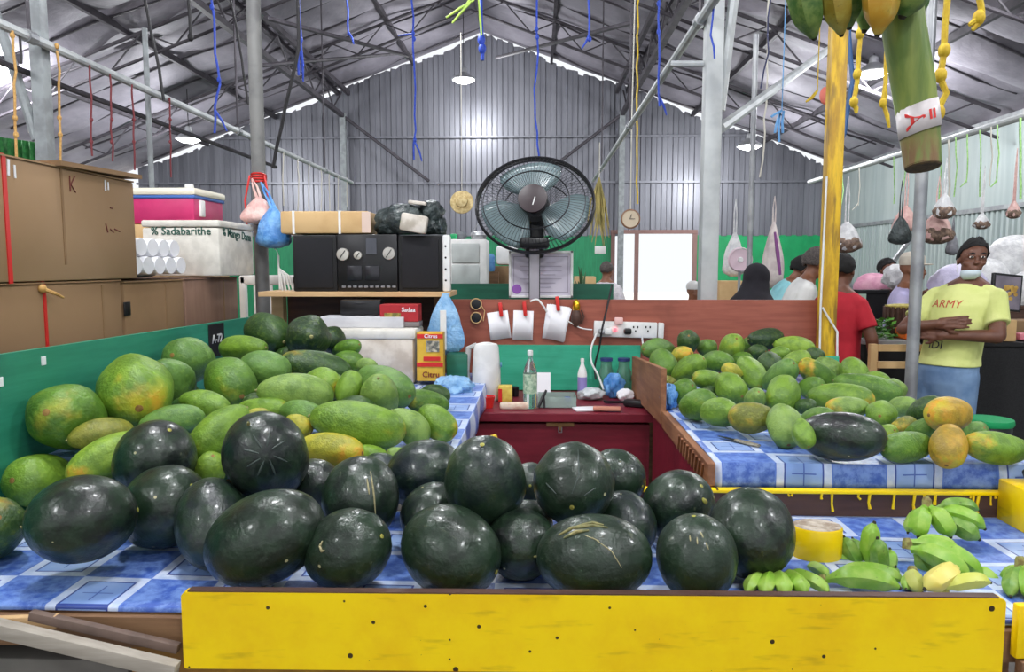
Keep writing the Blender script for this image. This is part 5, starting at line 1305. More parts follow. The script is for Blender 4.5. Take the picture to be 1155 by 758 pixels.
def bottle(px, Y, h, r, label, body, cap, m, capm, wrap=None, neck=.35, cat='bottle', grp=None):
    x = pz(px, Y); t = thing('bottle', (x, Y, ZC), label, cat, grp)
    b = MB(); b.lathe([(r*.9, 0), (r, .006), (r, h*.62), (r*.8, h*.72), (r*neck, h*.86), (r*neck, h*.93)], 20, c=(x, Y, ZC)); b.build('bottle_body', m, t, 40)
    b = MB(); b.lathe([(r*neck*1.15, h*.92), (r*neck*1.15, h*1.0), (r*neck*.8, h*1.005)], 16, c=(x, Y, ZC)); b.build('cap', capm, t, 40)
    if wrap: b = MB(); b.lathe([(r*1.015, h*wrap[0]), (r*1.015, h*wrap[1])], 20, c=(x, Y, ZC), cap=False); b.build('label_wrap', wrap[2], t, 40)
    return t
M_PET = mat('clear_plastic', (226, 240, 236), None, .06, trans=.9)
bottle(598, 3.78, .30, .036, 'clear plastic bottle with a pale green label at the front of the chest', 0, 0, M_PET, M_WHITE, (.26, .6, mat('pale_green_label', (196, 216, 190), (120, 160, 130), .5, scale=50)))
bottle(657, 4.05, .225, .026, 'white and lilac squeeze bottle by the power cord', 0, 0, M_WHITE, M_WHITE, (.15, .55, mat('lilac_label', (140, 128, 186), None, .5)))
for px, lab in ((684, 'clear bottle with a dark blue cap left of its twin by the teal panel'), (704, 'clear bottle with a dark blue cap nearer the end board')):
    bottle(px, 4.24, .205, .042, lab, 0, 0, mat('greenish_clear_plastic', (150, 200, 180), None, .1, trans=.75), mat('navy_cap', (44, 54, 110), None, .4), None, .75)
a = pz(570, 3.95); b = MB(); b.box((a, 3.95, ZC+.045), (.075, .06, .09), ch=.004); t = tag(b.build('yellow_packet', mat('yellow_red_packet', (216, 196, 92), (200, 170, 70), .5, scale=30)), 'small yellow packet with a red edge beside the kettle', 'packet')
b = MB(); b.box((a-.027, 3.918, ZC+.04), (.02, .004, .07)); b.build('red_edge', M_RED, t, 0)
x = pz(549, 3.78); b = MB(); b.lathe([(.032, 0), (.042, .055), (.044, .06), (.038, .06), (.03, .008)], 20, c=(x, 3.78, ZC)); tag(b.build('red_cup', M_RED), 'red plastic cup before the kettle', 'cup')
x = pz(580, 3.74); b = MB(); b.box((x, 3.74, ZC+.018), (.15, .05, .035), ch=.012); tag(b.build('soap_packet', mat('cream_paper', (222, 206, 186), (206, 170, 150), .6, scale=30)), 'cream wrapped packet lying at the chest front', 'packet')
x = pz(612, 4.12); b = MB(); b.box((x, 4.12, ZC+.075), (.09, .012, .12), Matrix.Rotation(R(-14), 3, 'X')); tag(b.build('leaning_card', M_PAPER), 'small white card leaning on the teal panel', 'card')
x = pz(628, 3.85); t = thing('clear_tray', (x, 3.85, ZC), 'clear plastic tray of small things on the chest', 'tray')
b = MB(); b.box((x, 3.85, ZC+.006), (.20, .16, .01), ch=.003)
for sy in (-1, 1): b.box((x, 3.85+sy*.078, ZC+.03), (.20, .005, .055))
for sx in (-1, 1): b.box((x+sx*.098, 3.85, ZC+.03), (.005, .155, .055))
b.build('tray_shell', mat('frosty_clear', (200, 220, 212), None, .15, trans=.6), t, 0)
for k, (dx, dy, m) in enumerate(((-.06, -.03, M_BLACK), (-.02, .02, M_WHITE), (.03, -.02, M_STEEL), (.06, .03, M_BLUEROPE))):
    b = MB(); b.box((x+dx, 3.85+dy, ZC+.026), (.035, .03, .026), ch=.005); tag(b.build('trinket', m), ('black', 'white', 'steel', 'blue')[k]+' little block inside the clear plastic tray', 'trinket')
x = pz(662, 3.74); b = MB(); b.box((x, 3.74, ZC+.004), (.13, .10, .006), Matrix.Rotation(R(12), 3, 'Z')); tag(b.build('paper_sheet', M_PAPER), 'white paper lying at the right of the clear tray', 'paper')
x = pz(680, 3.74); b = MB(); b.box((x+.02, 3.70, ZC+.014), (.14, .05, .018), Matrix.Rotation(R(-5), 3, 'Z'), ch=.005); tag(b.build('notebook', mat('salmon_cover', (206, 140, 116), None, .6)), 'salmon pink notebook at the chest front edge', 'notebook')
x = pz(668, 4.0); b = MB(); blob(b, (x, 4.02, ZC+.034), (.07, .05, .034), 12, .2, bot=ZC); tag(b.build('clear_bag', mat('hazy_bag', (200, 206, 206), (176, 184, 186), .3, scale=30)), 'hazy crumpled plastic bag by the lilac bottle', 'bag')
x = pz(690, 4.08); b = MB(); blob(b, (x+.015, 4.08, ZC+.07), (.055, .045, .07), 13, .25, bot=ZC); tag(b.build('blue_bag', M_BAGB), 'small crumpled blue bag before the blue-capped bottles', 'bag')
x = pz(706, 3.98); b = MB(); blob(b, (x, 3.98, ZC+.035), (.045, .04, .035), 14, .2, bot=ZC); tag(b.build('white_tissue', M_PAPER), 'crumpled white tissue near the end board', 'tissue')
x = pz(717, 3.82); b = MB(); b.box((x, 3.82, ZC+.02), (.12, .05, .04), Matrix.Rotation(R(-25), 3, 'Z'), ch=.014); b.tube([(x-.05, 3.84, ZC+.02), (x-.12, 3.9, ZC+.01), (x-.15, 3.93, ZC+.008)], .007, 6); tag(b.build('black_adapter', M_BLACK), 'black adapter with its lead beside the end board', 'adapter')
x = pz(603, 3.7); b = MB(); b.lathe([(.02, 0), (.022, .05), (.018, .055)], 14, c=(pz(581, 4.12), 4.12, ZC)); tag(b.build('dark_jar', M_BLACK), 'small dark jar behind the cream packet', 'jar')
x = pz(612, 3.72); b = MB(); b.tube([(x-.02, 3.72, ZC+.012), (x, 3.73, ZC+.06), (x+.02, 3.74, ZC+.10)], [.007, .009, .006], 8); b.tube([(x+.01, 3.72, ZC+.01), (x+.005, 3.74, ZC+.08)], .006, 8); tag(b.build('scissors', M_BLACK), 'black handled scissors standing beside the clear bottle', 'scissors')
x = pz(518, 3.9); b = MB(); q = at(511, 437, 3.7); blob(b, q, (.10, .08, .06), 22, .28); tag(b.build('crumpled_wrap', M_BAGLB), 'pale blue crumpled film heap on the rear corner of the left cloth', 'wrapper')
b = MB(); q = at(531, 447, 3.75); b.box(q, (.05, .03, .05), Matrix.Rotation(R(30), 3, 'Y'), ch=.01); tag(b.build('red_packet', M_RED), 'red packet poking out at the left end of the chest', 'packet')

# ================================================================ things fixed on the partition
def sheet(px, py, w, h, tilt, label, n=1):
    p = at(px, py, YP-.012); t = thing('pinned_papers', (p.x, YP-.01, p.z-h/2), label, 'papers', 'papers held by red pegs on the partition')
    for k in range(n):
        b = MB(); nx = 8; w_ = w*(1-.06*k)
        for i in range(nx+1):
            for s in (-1, 1):
                u = w_*(i/nx-.5)+(.006*k); b.v.append(Vector((u, -.004-.004*k-.010*(abs(i/nx-.5)*2)**2*(s < 0), s*h/2)))
        for i in range(nx): b.f.append((2*i, 2*i+2, 2*i+3, 2*i+1))
        M_ = Matrix.Translation((p.x, YP-.002, p.z)) @ Matrix.Rotation(R(tilt+3*k), 4, 'Y')
        b.v = [M_ @ v for v in b.v]; o = b.build('paper', M_PAPER, t, 60); o.modifiers.new('s', 'SOLIDIFY').thickness = .0006
    b = MB(); b.box((p.x+.01, YP-.022, p.z+h/2+.012), (.022, .02, .085), Matrix.Rotation(R(-6), 3, 'Y'), ch=.004); b.build('red_peg', M_RED, t, 30)
    return t
sheet(563, 367, .125, .165, -8, 'white paper on a red peg, leftmost below the certificate')
sheet(590, 367, .12, .175, 2, 'white paper on a red peg in the middle of three')
sheet(627, 364, .135, .205, 8, 'thicker sheaf of white papers on a red peg below the fan', 3)
t = thing('sunglasses', at(537, 352, YP), 'round dark sunglasses hung upright on the brown partition', 'sunglasses')
for py in (343, 358.5):
    p = at(537, py, YP-.02); b = MB()
    b.tube([p+Vector((.032*math.cos(2*math.pi*k/20), 0, .032*math.sin(2*math.pi*k/20))) for k in range(21)], .004, 6); b.build('rim', M_CARDT, t)
    b = MB(); b.lathe([(.03, -.001), (.03, .001), (.02, .003)], 20, Matrix.Rotation(R(90), 3, 'X'), p); b.build('lens', M_BLACK, t)
b = MB(); p = at(541, 351, YP-.015); b.tube([p+Vector((.012, 0, .03)), p+Vector((.03, .004, 0)), p+Vector((.02, .008, -.06))], .003, 6); b.build('temple', M_CARDT, t)
t = thing('gold_ornament', at(651, 350, YP), 'gold and dark dangling ornament right of the white papers', 'ornament')
p = at(650, 346, YP-.03); b = MB(); b.lathe([(.004, .045), (.02, .03), (.024, 0), (.02, -.02), (.006, -.03)], 16, c=p); b.build('gold_bell', mat('shiny_gold', (214, 164, 40), None, .25, .9), t, 40)
b = MB(); b.lathe([(.018, .0), (.03, -.03), (.03, -.07), (.012, -.1)], 14, c=p+Vector((.0, 0, -.02))); b.tube([p+Vector((.03, 0, -.02)), p+Vector((.045, 0, -.06)), p+Vector((.03, 0, -.1))], .006, 6); b.build('dark_tassel', M_DARKWOOD, t, 40)
# power strip
a, c = at(668, 363, YP-.03), at(748, 381, YP-.03)
t = thing('power_strip', ((a.x+c.x)/2, YP-.02, c.z), 'white multi-way power strip with a red glowing switch on the partition', 'power strip')
zc2 = (a.z+c.z)/2; tilt = Matrix.Rotation(R(1.5), 3, 'Y')
b = MB(); b.box(((a.x+c.x)/2-.012, YP-.012, zc2), (c.x-a.x-.045, .03, a.z-c.z), tilt, ch=.006); b.build('strip_case', M_WHITE, t, 30)
b = MB(); b.box((c.x-.012, YP-.012, zc2-.006), (.034, .03, a.z-c.z), tilt, ch=.006); b.build('end_switch', M_WHITE, t, 30)
for px in (717, 731):
    for dx, dz in ((-.012, .01), (.012, .01), (0, -.014)):
        p = at(px, 371, YP-.03); b = MB(); b.box((p.x+dx, YP-.0275, p.z+dz), (.008, .002, .012)); b.build('socket_hole', M_BLACKM, t, 0)
p = at(694, 372, YP-.04); b = MB(); b.box((p.x, YP-.030, p.z), (.016, .012, .02), ch=.003); b.build('glowing_switch', mat('lit_red_switch', (255, 60, 70), None, .4, emit=5), t, 30)
for px, m, lab, s in ((686, M_WHITE, 'white plug', .05), (708, M_BLACK, 'black plug', .045), (679, M_STEEL, 'grey plug', .04)):
    p = at(px, 373, YP-.05); b = MB(); b.box((p.x, YP-.048, p.z-.004), (s, .04, s*.8), ch=.01); o = b.build('plug', m, t, 30); o['label'] = lab
b = MB(); p = at(698, 362, YP-.04); b.box((p.x, YP-.03, p.z), (.05, .03, .04), ch=.006); b.build('adapter', mat('pinkish_plastic', (232, 190, 186), None, .4), t, 30)
def cord(name, pts, r, m, label, cat='cord', n=10):
    pts = [Vector(p) for p in pts]; out = []
    for i in range(len(pts)-1):
        p0 = pts[max(i-1, 0)]; p1 = pts[i]; p2 = pts[i+1]; p3 = pts[min(i+2, len(pts)-1)]
        for k in range(n):
            u = k/n; out.append(.5*((2*p1)+(p2-p0)*u+(2*p0-5*p1+4*p2-p3)*u*u+(3*p1-p0-3*p2+p3)*u**3))
    out.append(pts[-1]); b = MB(); b.tube(out, r, 7); return tag(b.build(name, m), label, cat)
cord('hanging_cable', [at(673, 376, 4.32), at(667, 392, 4.30), at(667, 408, 4.28), at(674, 422, 4.22), at(681, 440, 4.1)], .006, M_WHITE, 'white power cord drooping from the strip to the chest')
cord('hanging_cable', [at(690, 322, 4.42), at(684, 350, 4.345), at(679, 372, 4.315), at(676, 392, 4.33), at(671, 412, 4.33), at(672, 428, 4.30)], .006, M_BLKCABLE, 'black power cord running down past the strip')
cord('hanging_cable', [at(724, 378, 4.31), at(725, 388, 4.30), at(727, 396, 4.22)], .005, M_WHITE, 'short white lead hanging below the strip')
cord('hanging_cable', [at(598, 340, 4.34), at(606, 338, 4.34), at(612, 344, 4.33), at(617, 352, 4.34)], .006, M_WHITE, 'white cable end between the red pegs')
cord('hanging_cable', [at(640, 362, 4.345), at(655, 370, 4.34), at(668, 372, 4.34)], .004, M_WHITE, 'thin pale wire running into the left end of the strip')

# framed certificate and pedestal fan
YC = 4.62
a, c = at(574, 283, YC), at(646, 336, YC)
t = thing('framed_certificate', ((a.x+c.x)/2, YC, c.z), 'white framed certificate with a purple seal under the fan', 'certificate')
zcl = zt-.12
b = MB()
for (cx_, cz_, sx, sz) in (((a.x+c.x)/2, a.z-.008, c.x-a.x, .016), ((a.x+c.x)/2, c.z+.008, c.x-a.x, .016), (a.x+.008, (a.z+c.z)/2, .016, a.z-c.z), (c.x-.008, (a.z+c.z)/2, .016, a.z-c.z)): b.box((cx_, YC, cz_), (sx, .024, sz), ch=.003)
b.build('frame', M_WHITE, t, 30)
b = MB(); b.box(((a.x+c.x)/2, YC+.004, (a.z+c.z)/2), (c.x-a.x-.02, .01, a.z-c.z-.02)); b.build('sheet', mat('pale_lilac_paper', (206, 200, 214), (196, 190, 206), .6), t, 0)
b = MB(); p = at(583, 326, YC); b.lathe([(.03, 0), (.028, .003)], 24, Matrix.Rotation(R(90), 3, 'X'), (p.x, YC-.002, p.z)); b.build('purple_seal', mat('purple_seal_ink', (140, 84, 170), None, .6), t)
b = MB()
for k in range(7):
    z = a.z-.07-.026*k; l = .26 if k % 3 else .18; b.box(((a.x+c.x)/2, YC-.002, z), (l*(.7 if k > 4 else 1), .002, .005))
b.build('printed_lines', mat('faint_print', (168, 162, 178), None, .7), t, 0)
b = MB()
for x0_, x1_ in ((a.x+.03, a.x+.032), (c.x-.032, c.x-.03)): b.box(((x0_+x1_)/2, YC-.002, (a.z+c.z)/2), (.003, .002, a.z-c.z-.07))
for z in (a.z-.035, c.z+.035): b.box(((a.x+c.x)/2, YC-.002, z), (c.x-a.x-.06, .002, .003))
b.build('printed_border', mat('grey_print', (130, 126, 140), None, .7), t, 0)
# the fan
YFN = 4.5
fc = at(603, 231, YFN); Rf = 66*YFN/F; px_ = fc.x
t = thing('pedestal_fan', (px_, YFN, 0), 'big pedestal fan with a black wire cage and teal see-through blades', 'fan')
M_WIRE = mat('dark_wire', (40, 40, 44), (60, 60, 64), .35, .6)
tiltf = Matrix.Rotation(R(-14), 4, 'X'); yawf = Matrix.Rotation(R(-6), 4, 'Z'); FM = Matrix.Translation(fc) @ yawf @ tiltf     # local -Y faces the camera
sy_ = .80
def ring(b, r, y, w, n=64): b.tube([(r*math.cos(2*math.pi*k/n), y, r*math.sin(2*math.pi*k/n)*sy_f) for k in range(n+1)], w, 6, False)
sy_f = .83
def fm(b): b.v = [FM @ v for v in b.v]; return b
b = MB(); ring(b, Rf, 0, .010); ring(b, Rf*.99, .035, .006); fm(b).build('cage_rim', M_BLACK, t)
b = MB(); ring(b, Rf*.60, -.09, .004); ring(b, Rf*.60, .12, .004); ring(b, Rf*.86, -.05, .003); fm(b).build('cage_rings', M_WIRE, t)
for side, nm in ((-1, 'front_grille'), (1, 'rear_grille')):
    b = MB(); n = 84
    for k in range(n):
        an = 2*math.pi*k/n+(.02 if side > 0 else 0); ca, sa = math.cos(an), math.sin(an)*sy_f
        pts = [(r*ca, side*d, r*sa) for r, d in ((Rf*.2, .105 if side < 0 else .15), (Rf*.5, .10 if side < 0 else .135), (Rf*.8, .065 if side < 0 else .09), (Rf*.95, .02), (Rf, .0))]
        b.tube(pts, .0013, 4, False)
    fm(b).build(nm, M_WIRE, t)
b = MB(); b.lathe([(Rf*.24, -.02), (Rf*.25, 0), (Rf*.24, .014), (Rf*.1, .022)], 28, Matrix.Rotation(R(90), 3, 'X'), (0, -.11, 0), sy=1); fm(b).build('centre_badge', mat('dark_maroon_badge', (40, 22, 28), None, .4), t, 40)
b = MB(); b.box((.01, -.134, -.02), (.006, .004, .05), Matrix.Rotation(R(15), 3, 'Y')); fm(b).build('badge_mark', M_WHITE, t, 0)
M_BLADE = mat('teal_clear_blade', (150, 172, 176), None, .25, trans=.5)
for k in range(3):
    b = MB(); a0 = R(95+120*k); vs = []
    for i in range(9):
        r = Rf*(.18+.74*i/8); w0, w1 = -.55-.22*math.sin(i/8*3.14), .50+.34*math.sin(i/8*2.6)
        for j in range(7):
            an = a0+w0+(w1-w0)*j/6; vs.append((r*math.cos(an), .02+.05*(j/6-.5), r*math.sin(an)*sy_f))
    fs = [(i*7+j, i*7+j+1, i*7+j+8, i*7+j+7) for i in range(8) for j in range(6)]
    b.add(vs, fs); o = fm(b).build('blade', M_BLADE, t, 60); o.modifiers.new('s', 'SOLIDIFY').thickness = .004
b = MB(); b.lathe([(Rf*.17, -.05), (Rf*.2, .03), (Rf*.17, .05)], 20, Matrix.Rotation(R(90), 3, 'X'), (0, .02, 0)); fm(b).build('hub', M_BLACK, t, 40)
b = MB(); b.lathe([(.05, -.26), (.085, -.23), (.1, -.1), (.09, 0)], 20, Matrix.Rotation(R(90), 3, 'X'), (0, .05, 0)); fm(b).build('motor_housing', M_BLACK, t, 40)
pz1 = at(603, 278, YFN).z
b = MB(); b.box((px_, YFN+.12, (fc.z+pz1)/2-.02), (.12, .07, fc.z-pz1+.1), ch=.02); b.box((px_, YFN+.03, pz1+.02), (.18, .16, .07), ch=.02); b.build('tilt_bracket', M_BLACK, t, 30)
b = MB(); q = at(590, 272, YFN); b.lathe([(.02, -.03), (.026, 0), (.012, .05)], 12, Matrix.Rotation(R(90), 3, 'Y'), (q.x-.01, YFN+.02, q.z)); b.build('clamp_screw', M_STEEL, t)
b = MB(); b.box((px_, YFN+.03, pz1/2+.04), (.062, .055, pz1-.08)); b.build('pole', mat('grey_fan_pole', (160, 156, 164), None, .4, .3), t, 0)
b = MB()
for sx in (-1, 1): b.box((px_+sx*.032, YFN+.02, pz1/2+.04), (.005, .045, pz1-.08))
b.build('pole_edges', M_BLACK, t, 0)
b = MB(); b.lathe([(.24, 0), (.25, .02), (.2, .04), (.05, .06)], 28, c=(px_, YFN+.16, 0)); b.build('base', M_BLACK, t, 40)
# knife on the right cloth, blue bag at the end board
k0, k1 = atz(810, 492, ZT+.012), atz(856, 503, ZT+.012)
t = thing('knife', k0, 'kitchen knife with a pale handle lying on the right blue cloth', 'knife'); mid = k0.lerp(k1, .5)
d = (k1-k0).normalized(); s = Vector((-d.y, d.x, 0))*.016; u = Vector((0, 0, .0015))
b = MB(); b.add([k0-s*.2, k0+s*.4, mid+s, mid-s, k0-s*.2+u, k0+s*.4+u, mid+s+u, mid-s+u], [(0, 1, 2, 3), (7, 6, 5, 4), (0, 4, 5, 1), (1, 5, 6, 2), (2, 6, 7, 3), (3, 7, 4, 0)]); b.build('blade', mat('dark_steel_blade', (84, 90, 96), None, .3, .8), t, 0)
b = MB(); b.tube([mid-d*.01, mid.lerp(k1, .5), k1], [.011, .013, .010], 8, flat=.6); b.build('handle', mat('worn_pale_handle', (150, 146, 128), (120, 112, 96), .7, scale=40), t)
b = MB(); q = atz(753, 462, ZT); blob(b, (q.x+.0, q.y, ZT+.06), (.04, .05, .058), 31, .3, bot=ZT+.004); tag(b.build('crumpled_bag', M_BAGB), 'crumpled bright blue bag beside the upright end board', 'bag')
b = MB(); q = at(556, 493, 2.3); b.tube([q+Vector((-.006, 0, .0)), q+Vector((.004, 0, .004)), q+Vector((.014, 0, -.02)), q+Vector((.014, 0, -.17))], [.006, .009, .008, .004], 8); tag(b.build('hanging_hook', M_YROPE), 'yellow hook tip rising behind the central topmost melon', 'hook')
# ================================================================ people
def capsule(b, p0, r0, p1, r1, n=14, flat0=False, flat1=False, sq=1.0):
    p0, p1 = Vector(p0), Vector(p1); d = p1-p0; L = d.length; d.normalize()
    prof = []
    if not flat0: prof += [(r0*math.sin(R(a)), -r0*math.cos(R(a))) for a in (12, 35, 60, 80)]
    prof += [(r0, 0), (r0+(r1-r0)*.5, L*.5), (r1, L)]
    if not flat1: prof += [(r1*math.sin(R(a)), L-r1*math.cos(R(a))) for a in (100, 120, 145, 168)]
    q = Vector((0, 0, 1)).rotation_difference(d).to_matrix()
    b.lathe(prof, n, q, p0, sy=sq)
def loft(b, secs, n=22, pw=2.3):
    """closed stack of soft-cornered ellipses (cx, cy, z, rx, ry)"""
    base = len(b.v)
    for (cx, cy, z, rx, ry) in secs:
        for j in range(n):
            a = 2*math.pi*j/n; c, s = math.cos(a), math.sin(a)
            b.v.append(Vector((cx+rx*math.copysign(abs(c)**(2/pw), c), cy+ry*math.copysign(abs(s)**(2/pw), s), z)))
    for i in range(len(secs)-1):
        for j in range(n): a = base+i*n+j; k = base+i*n+(j+1) % n; b.f.append((a, k, k+n, a+n))
    b.f.append(tuple(reversed(range(base, base+n)))); b.f.append(tuple(range(base+(len(secs)-1)*n, base+len(secs)*n)))
def hand_shape(b, w, d, nrm, side, curl=35, s=1.0):
    """palm, four unequal bent fingers and a thumb leaving the side of the palm"""
    w, d, nrm = Vector(w), Vector(d).normalized(), Vector(nrm).normalized(); nrm = (nrm-d*nrm.dot(d)).normalized(); sd = d.cross(nrm)*side
    for k in (-1, 0, 1): capsule(b, w+sd*k*.020*s-d*.01, .016*s, w+d*.075*s+sd*k*.024*s, .014*s, 10)
    for k, (o, l) in enumerate(((-.031, .060), (-.0105, .072), (.0105, .067), (.031, .052))):
        p = w+d*.082*s+sd*o*s; a = R(curl*.5); dd = (d*math.cos(a)+nrm*math.sin(a)); p1 = p+dd*l*.5*s
        a2 = R(curl*1.5); d2 = (d*math.cos(a2)+nrm*math.sin(a2)); p2 = p1+d2*l*.5*s
        capsule(b, p, .0092*s, p1, .0088*s, 8); capsule(b, p1, .0088*s, p2, .0072*s, 8)
    t0 = w+d*.025*s-sd*.028*s; t1 = t0+(d*.7-sd*.7+nrm*.2).normalized()*.036*s; t2 = t1+(d*.95-sd*.2+nrm*.3).normalized()*.03*s
    capsule(b, t0, .0125*s, t1, .0105*s, 8); capsule(b, t1, .0105*s, t2, .0085*s, 8)
def person(label, loc, rotz, arms, skin, shirt, trousers, hair=M_HAIR, height=1.72, shear=(0, 0), head=(0, 0), voxel=.011, sleeve='short', build_=1.0, hairstyle='short', bend=0, group=None, hem=.93):
    """stands on loc, facing -Y before the turn rotz; arms = (elbow, wrist, hand dir, palm normal, curl) for viewer-left then viewer-right side"""
    k = height/1.72; loc = Vector(loc); t = thing('person', loc, label, 'person', group)
    W = Matrix.Translation(loc) @ Matrix.Rotation(R(rotz), 4, 'Z') @ Matrix.Scale(k, 4)
    def pose(v):
        v = Vector(v)
        if bend and v.z > .95:
            a = R(bend)*min(1, (v.z-.95)/.25); z = v.z-.95; y = v.y
            v = Vector((v.x, y*math.cos(a)-z*math.sin(a), .95+z*math.cos(a)+y*math.sin(a)))
        return Vector((v.x+shear[0]*max(0, v.z-.9), v.y+shear[1]*max(0, v.z-.9), v.z))
    def fin(b): b.v = [W @ pose(v) for v in b.v]; return b
    B = build_
    hc = Vector((0, -.018, 1.590)); HM = Matrix.Translation(hc) @ Matrix.Rotation(R(head[0]), 4, 'Z') @ Matrix.Rotation(R(head[1]), 4, 'X')
    def hp(b0): b0.v = [HM @ v for v in b0.v]; return b0
    b = MB()
    # trunk, neck
    trunk = [(0, 0, .80, .10*B, .085*B), (0, .005, .90, .155*B, .112*B), (0, .0, 1.00, .145*B, .105*B), (0, -.005, 1.10, .142*B, .105*B), (0, -.005, 1.22, .158*B, .112*B), (0, 0, 1.32, .170*B, .108*B), (0, .005, 1.39, .148*B, .088*B), (0, .01, 1.45, .10, .065), (0, .005, 1.48, .055, .052)]
    loft(b, trunk)
    for s in (-1, 1): capsule(b, (s*.02, .012, 1.455), .05, (s*.135*B, .008, 1.385), .042)
    capsule(b, (0, .012, 1.42), .056, (0, -.002, 1.54), .052)
    # head
    h = MB()
    h.ell((0, .012, .035), (.073, .092, .082), 22, 16); h.ell((0, -.02, -.038), (.056, .062, .068), 20, 14); h.ell((0, -.052, -.085), (.026, .022, .020), 14, 10)
    h.ell((0, -.084, -.006), (.011, .012, .026), 12, 10); h.ell((0, -.093, -.024), (.016, .013, .011), 12, 10)
    for s in (-1, 1):
        h.ell((s*.030, -.072, .022), (.022, .012, .008), 12, 8); h.ell((s*.072, .012, -.006), (.009, .016, .026), 12, 10); h.ell((s*.040, -.052, -.022), (.022, .022, .02), 12, 8)
    h.ell((0, -.080, -.054), (.023, .009, .006), 12, 8); h.ell((0, -.078, -.064), (.020, .009, .006), 12, 8)
    hp(h); b.v, b.f = b.v+h.v, b.f+[tuple(len(b.v)+i for i in f) for f in h.f]
    # legs
    for s in (-1, 1):
        capsule(b, (s*.085, 0, .88), .085*B, (s*.095, -.012, .48), .055*B); capsule(b, (s*.095, -.012, .48), .055*B, (s*.1, .02, .10), .038); capsule(b, (s*.1, .03, .05), .036, (s*.11, -.10, .035), .03)
    sh = [(-.158*B, .005, 1.362), (.158*B, .005, 1.362)]
    for i, (el, wr, hd, pn, curl) in enumerate(arms):
        capsule(b, sh[i], .052*B, el, .042); capsule(b, el, .042, wr, .027); hand_shape(b, wr, Vector(hd), Vector(pn), 1 if i == 0 else -1, curl)
    fin(b); body = remeshed(b, 'body', skin, t, voxel*k, 2)
    # shirt
    c = MB(); e = .014
    loft(c, [(cx, cy, z, rx+e+(.006 if z < 1.0 else 0), ry+e+(.004 if z < 1.1 else 0)) for cx, cy, z, rx, ry in [(0, .0, hem, .152*B, .112*B)]+trunk[2:7]]+[(0, .012, 1.452, .085, .066)])
    for s in (-1, 1): capsule(c, (s*.035, .012, 1.435), .052, (s*.135*B, .008, 1.375), .054)
    for i, (el, wr, *_r) in enumerate(arms):
        s0, el, wr = Vector(sh[i]), Vector(el), Vector(wr)
        if sleeve == 'short': capsule(c, s0, .060*B+.002, s0.lerp(el, .70), .066, flat1=True)
        else: capsule(c, s0, .060*B+.002, el, .054); capsule(c, el, .054, el.lerp(wr, .93), .038, flat1=True)
    fin(c); shirt_o = remeshed(c, 'shirt', shirt, t, voxel*k, 3)
    # trousers
    c = MB(); loft(c, [(0, .004, .76, .11*B, .10*B), (0, .004, .84, .155*B, .118*B), (0, .004, .92, .164*B, .122*B), (0, 0, 1.0, .154*B, .114*B)])
    for s in (-1, 1): capsule(c, (s*.082, 0, .88), .098*B, (s*.095, -.012, .48), .072*B); capsule(c, (s*.095, -.012, .48), .072*B, (s*.1, .02, .09), .058, flat1=True)
    fin(c); remeshed(c, 'trousers', trousers, t, voxel*k*1.15, 3)
    c = MB()
    for s in (-1, 1): capsule(c, (s*.1, .04, .045), .042, (s*.112, -.12, .04), .038)
    fin(c); remeshed(c, 'shoes', M_BLACK, t, .012, 2)
    # hair
    if hairstyle in ('short', 'cap', 'top'):
        c = MB(); rn = random.Random(len(label)); n, m = 26, 16; HJ = [1+rn.uniform(-.05, .05) for _ in range(26)]; TJ = [rn.uniform(-.05, .14) for _ in range(26)]
        for i in range(m+1):
            a = math.pi*.66*i/m
            for j in range(n):
                an = 2*math.pi*j/n; fr = max(0, -math.sin(an))          # front
                aa = a*(1-.50*fr**.45)*HJ[j]                                     # hairline lifts over the face
                w = 1+.03*math.sin(7*an+i)+rn.uniform(-.035, .035)
                tp = 1.0+((.11+TJ[j])*max(0, 1.1-aa)*min(1, aa*4) if hairstyle == 'top' else 0); c.v.append(Vector((.081*w*math.sin(aa)*math.cos(an)*(1+.02*(hairstyle == 'top')), .016+.101*w*math.sin(aa)*math.sin(an), .034+.094*w*math.cos(aa)*tp)))
        for i in range(m):
            for j in range(n): a = i*n+j; c.f.append((a, i*n+(j+1) % n, (i+1)*n+(j+1) % n, a+n))
        hp(c); fin(c); ho = c.build('hair', hair, t, 60); sd = ho.modifiers.new('s', 'SOLIDIFY'); sd.thickness = .012; sd.offset = -1
    return t, W, pose, HM, shirt_o, fin, hp
DOWN = lambda s: ((s*.235, .0, 1.13), (s*.245, -.06, .87), (0, -.15, -1), (-s, 0, 0), 30)
FWD = lambda s: ((s*.225, -.03, 1.12), (s*.14, -.27, 1.05), (-s*.2, -1, -.1), (0, 0, -1), 40)
M_JEANS = mat('washed_blue_jeans', (92, 122, 162), (120, 148, 184), .8, scale=6, bump=.2)
M_DKJEANS = mat('dark_jeans', (40, 48, 72), (54, 62, 88), .8, scale=6)
M_GRTR = mat('dark_trousers', (44, 42, 46), None, .8)
M_LIME = mat('pale_lime_cotton', (222, 228, 146), (212, 220, 134), .8, scale=7, bump=.35, bdist=.012, bscale=16)
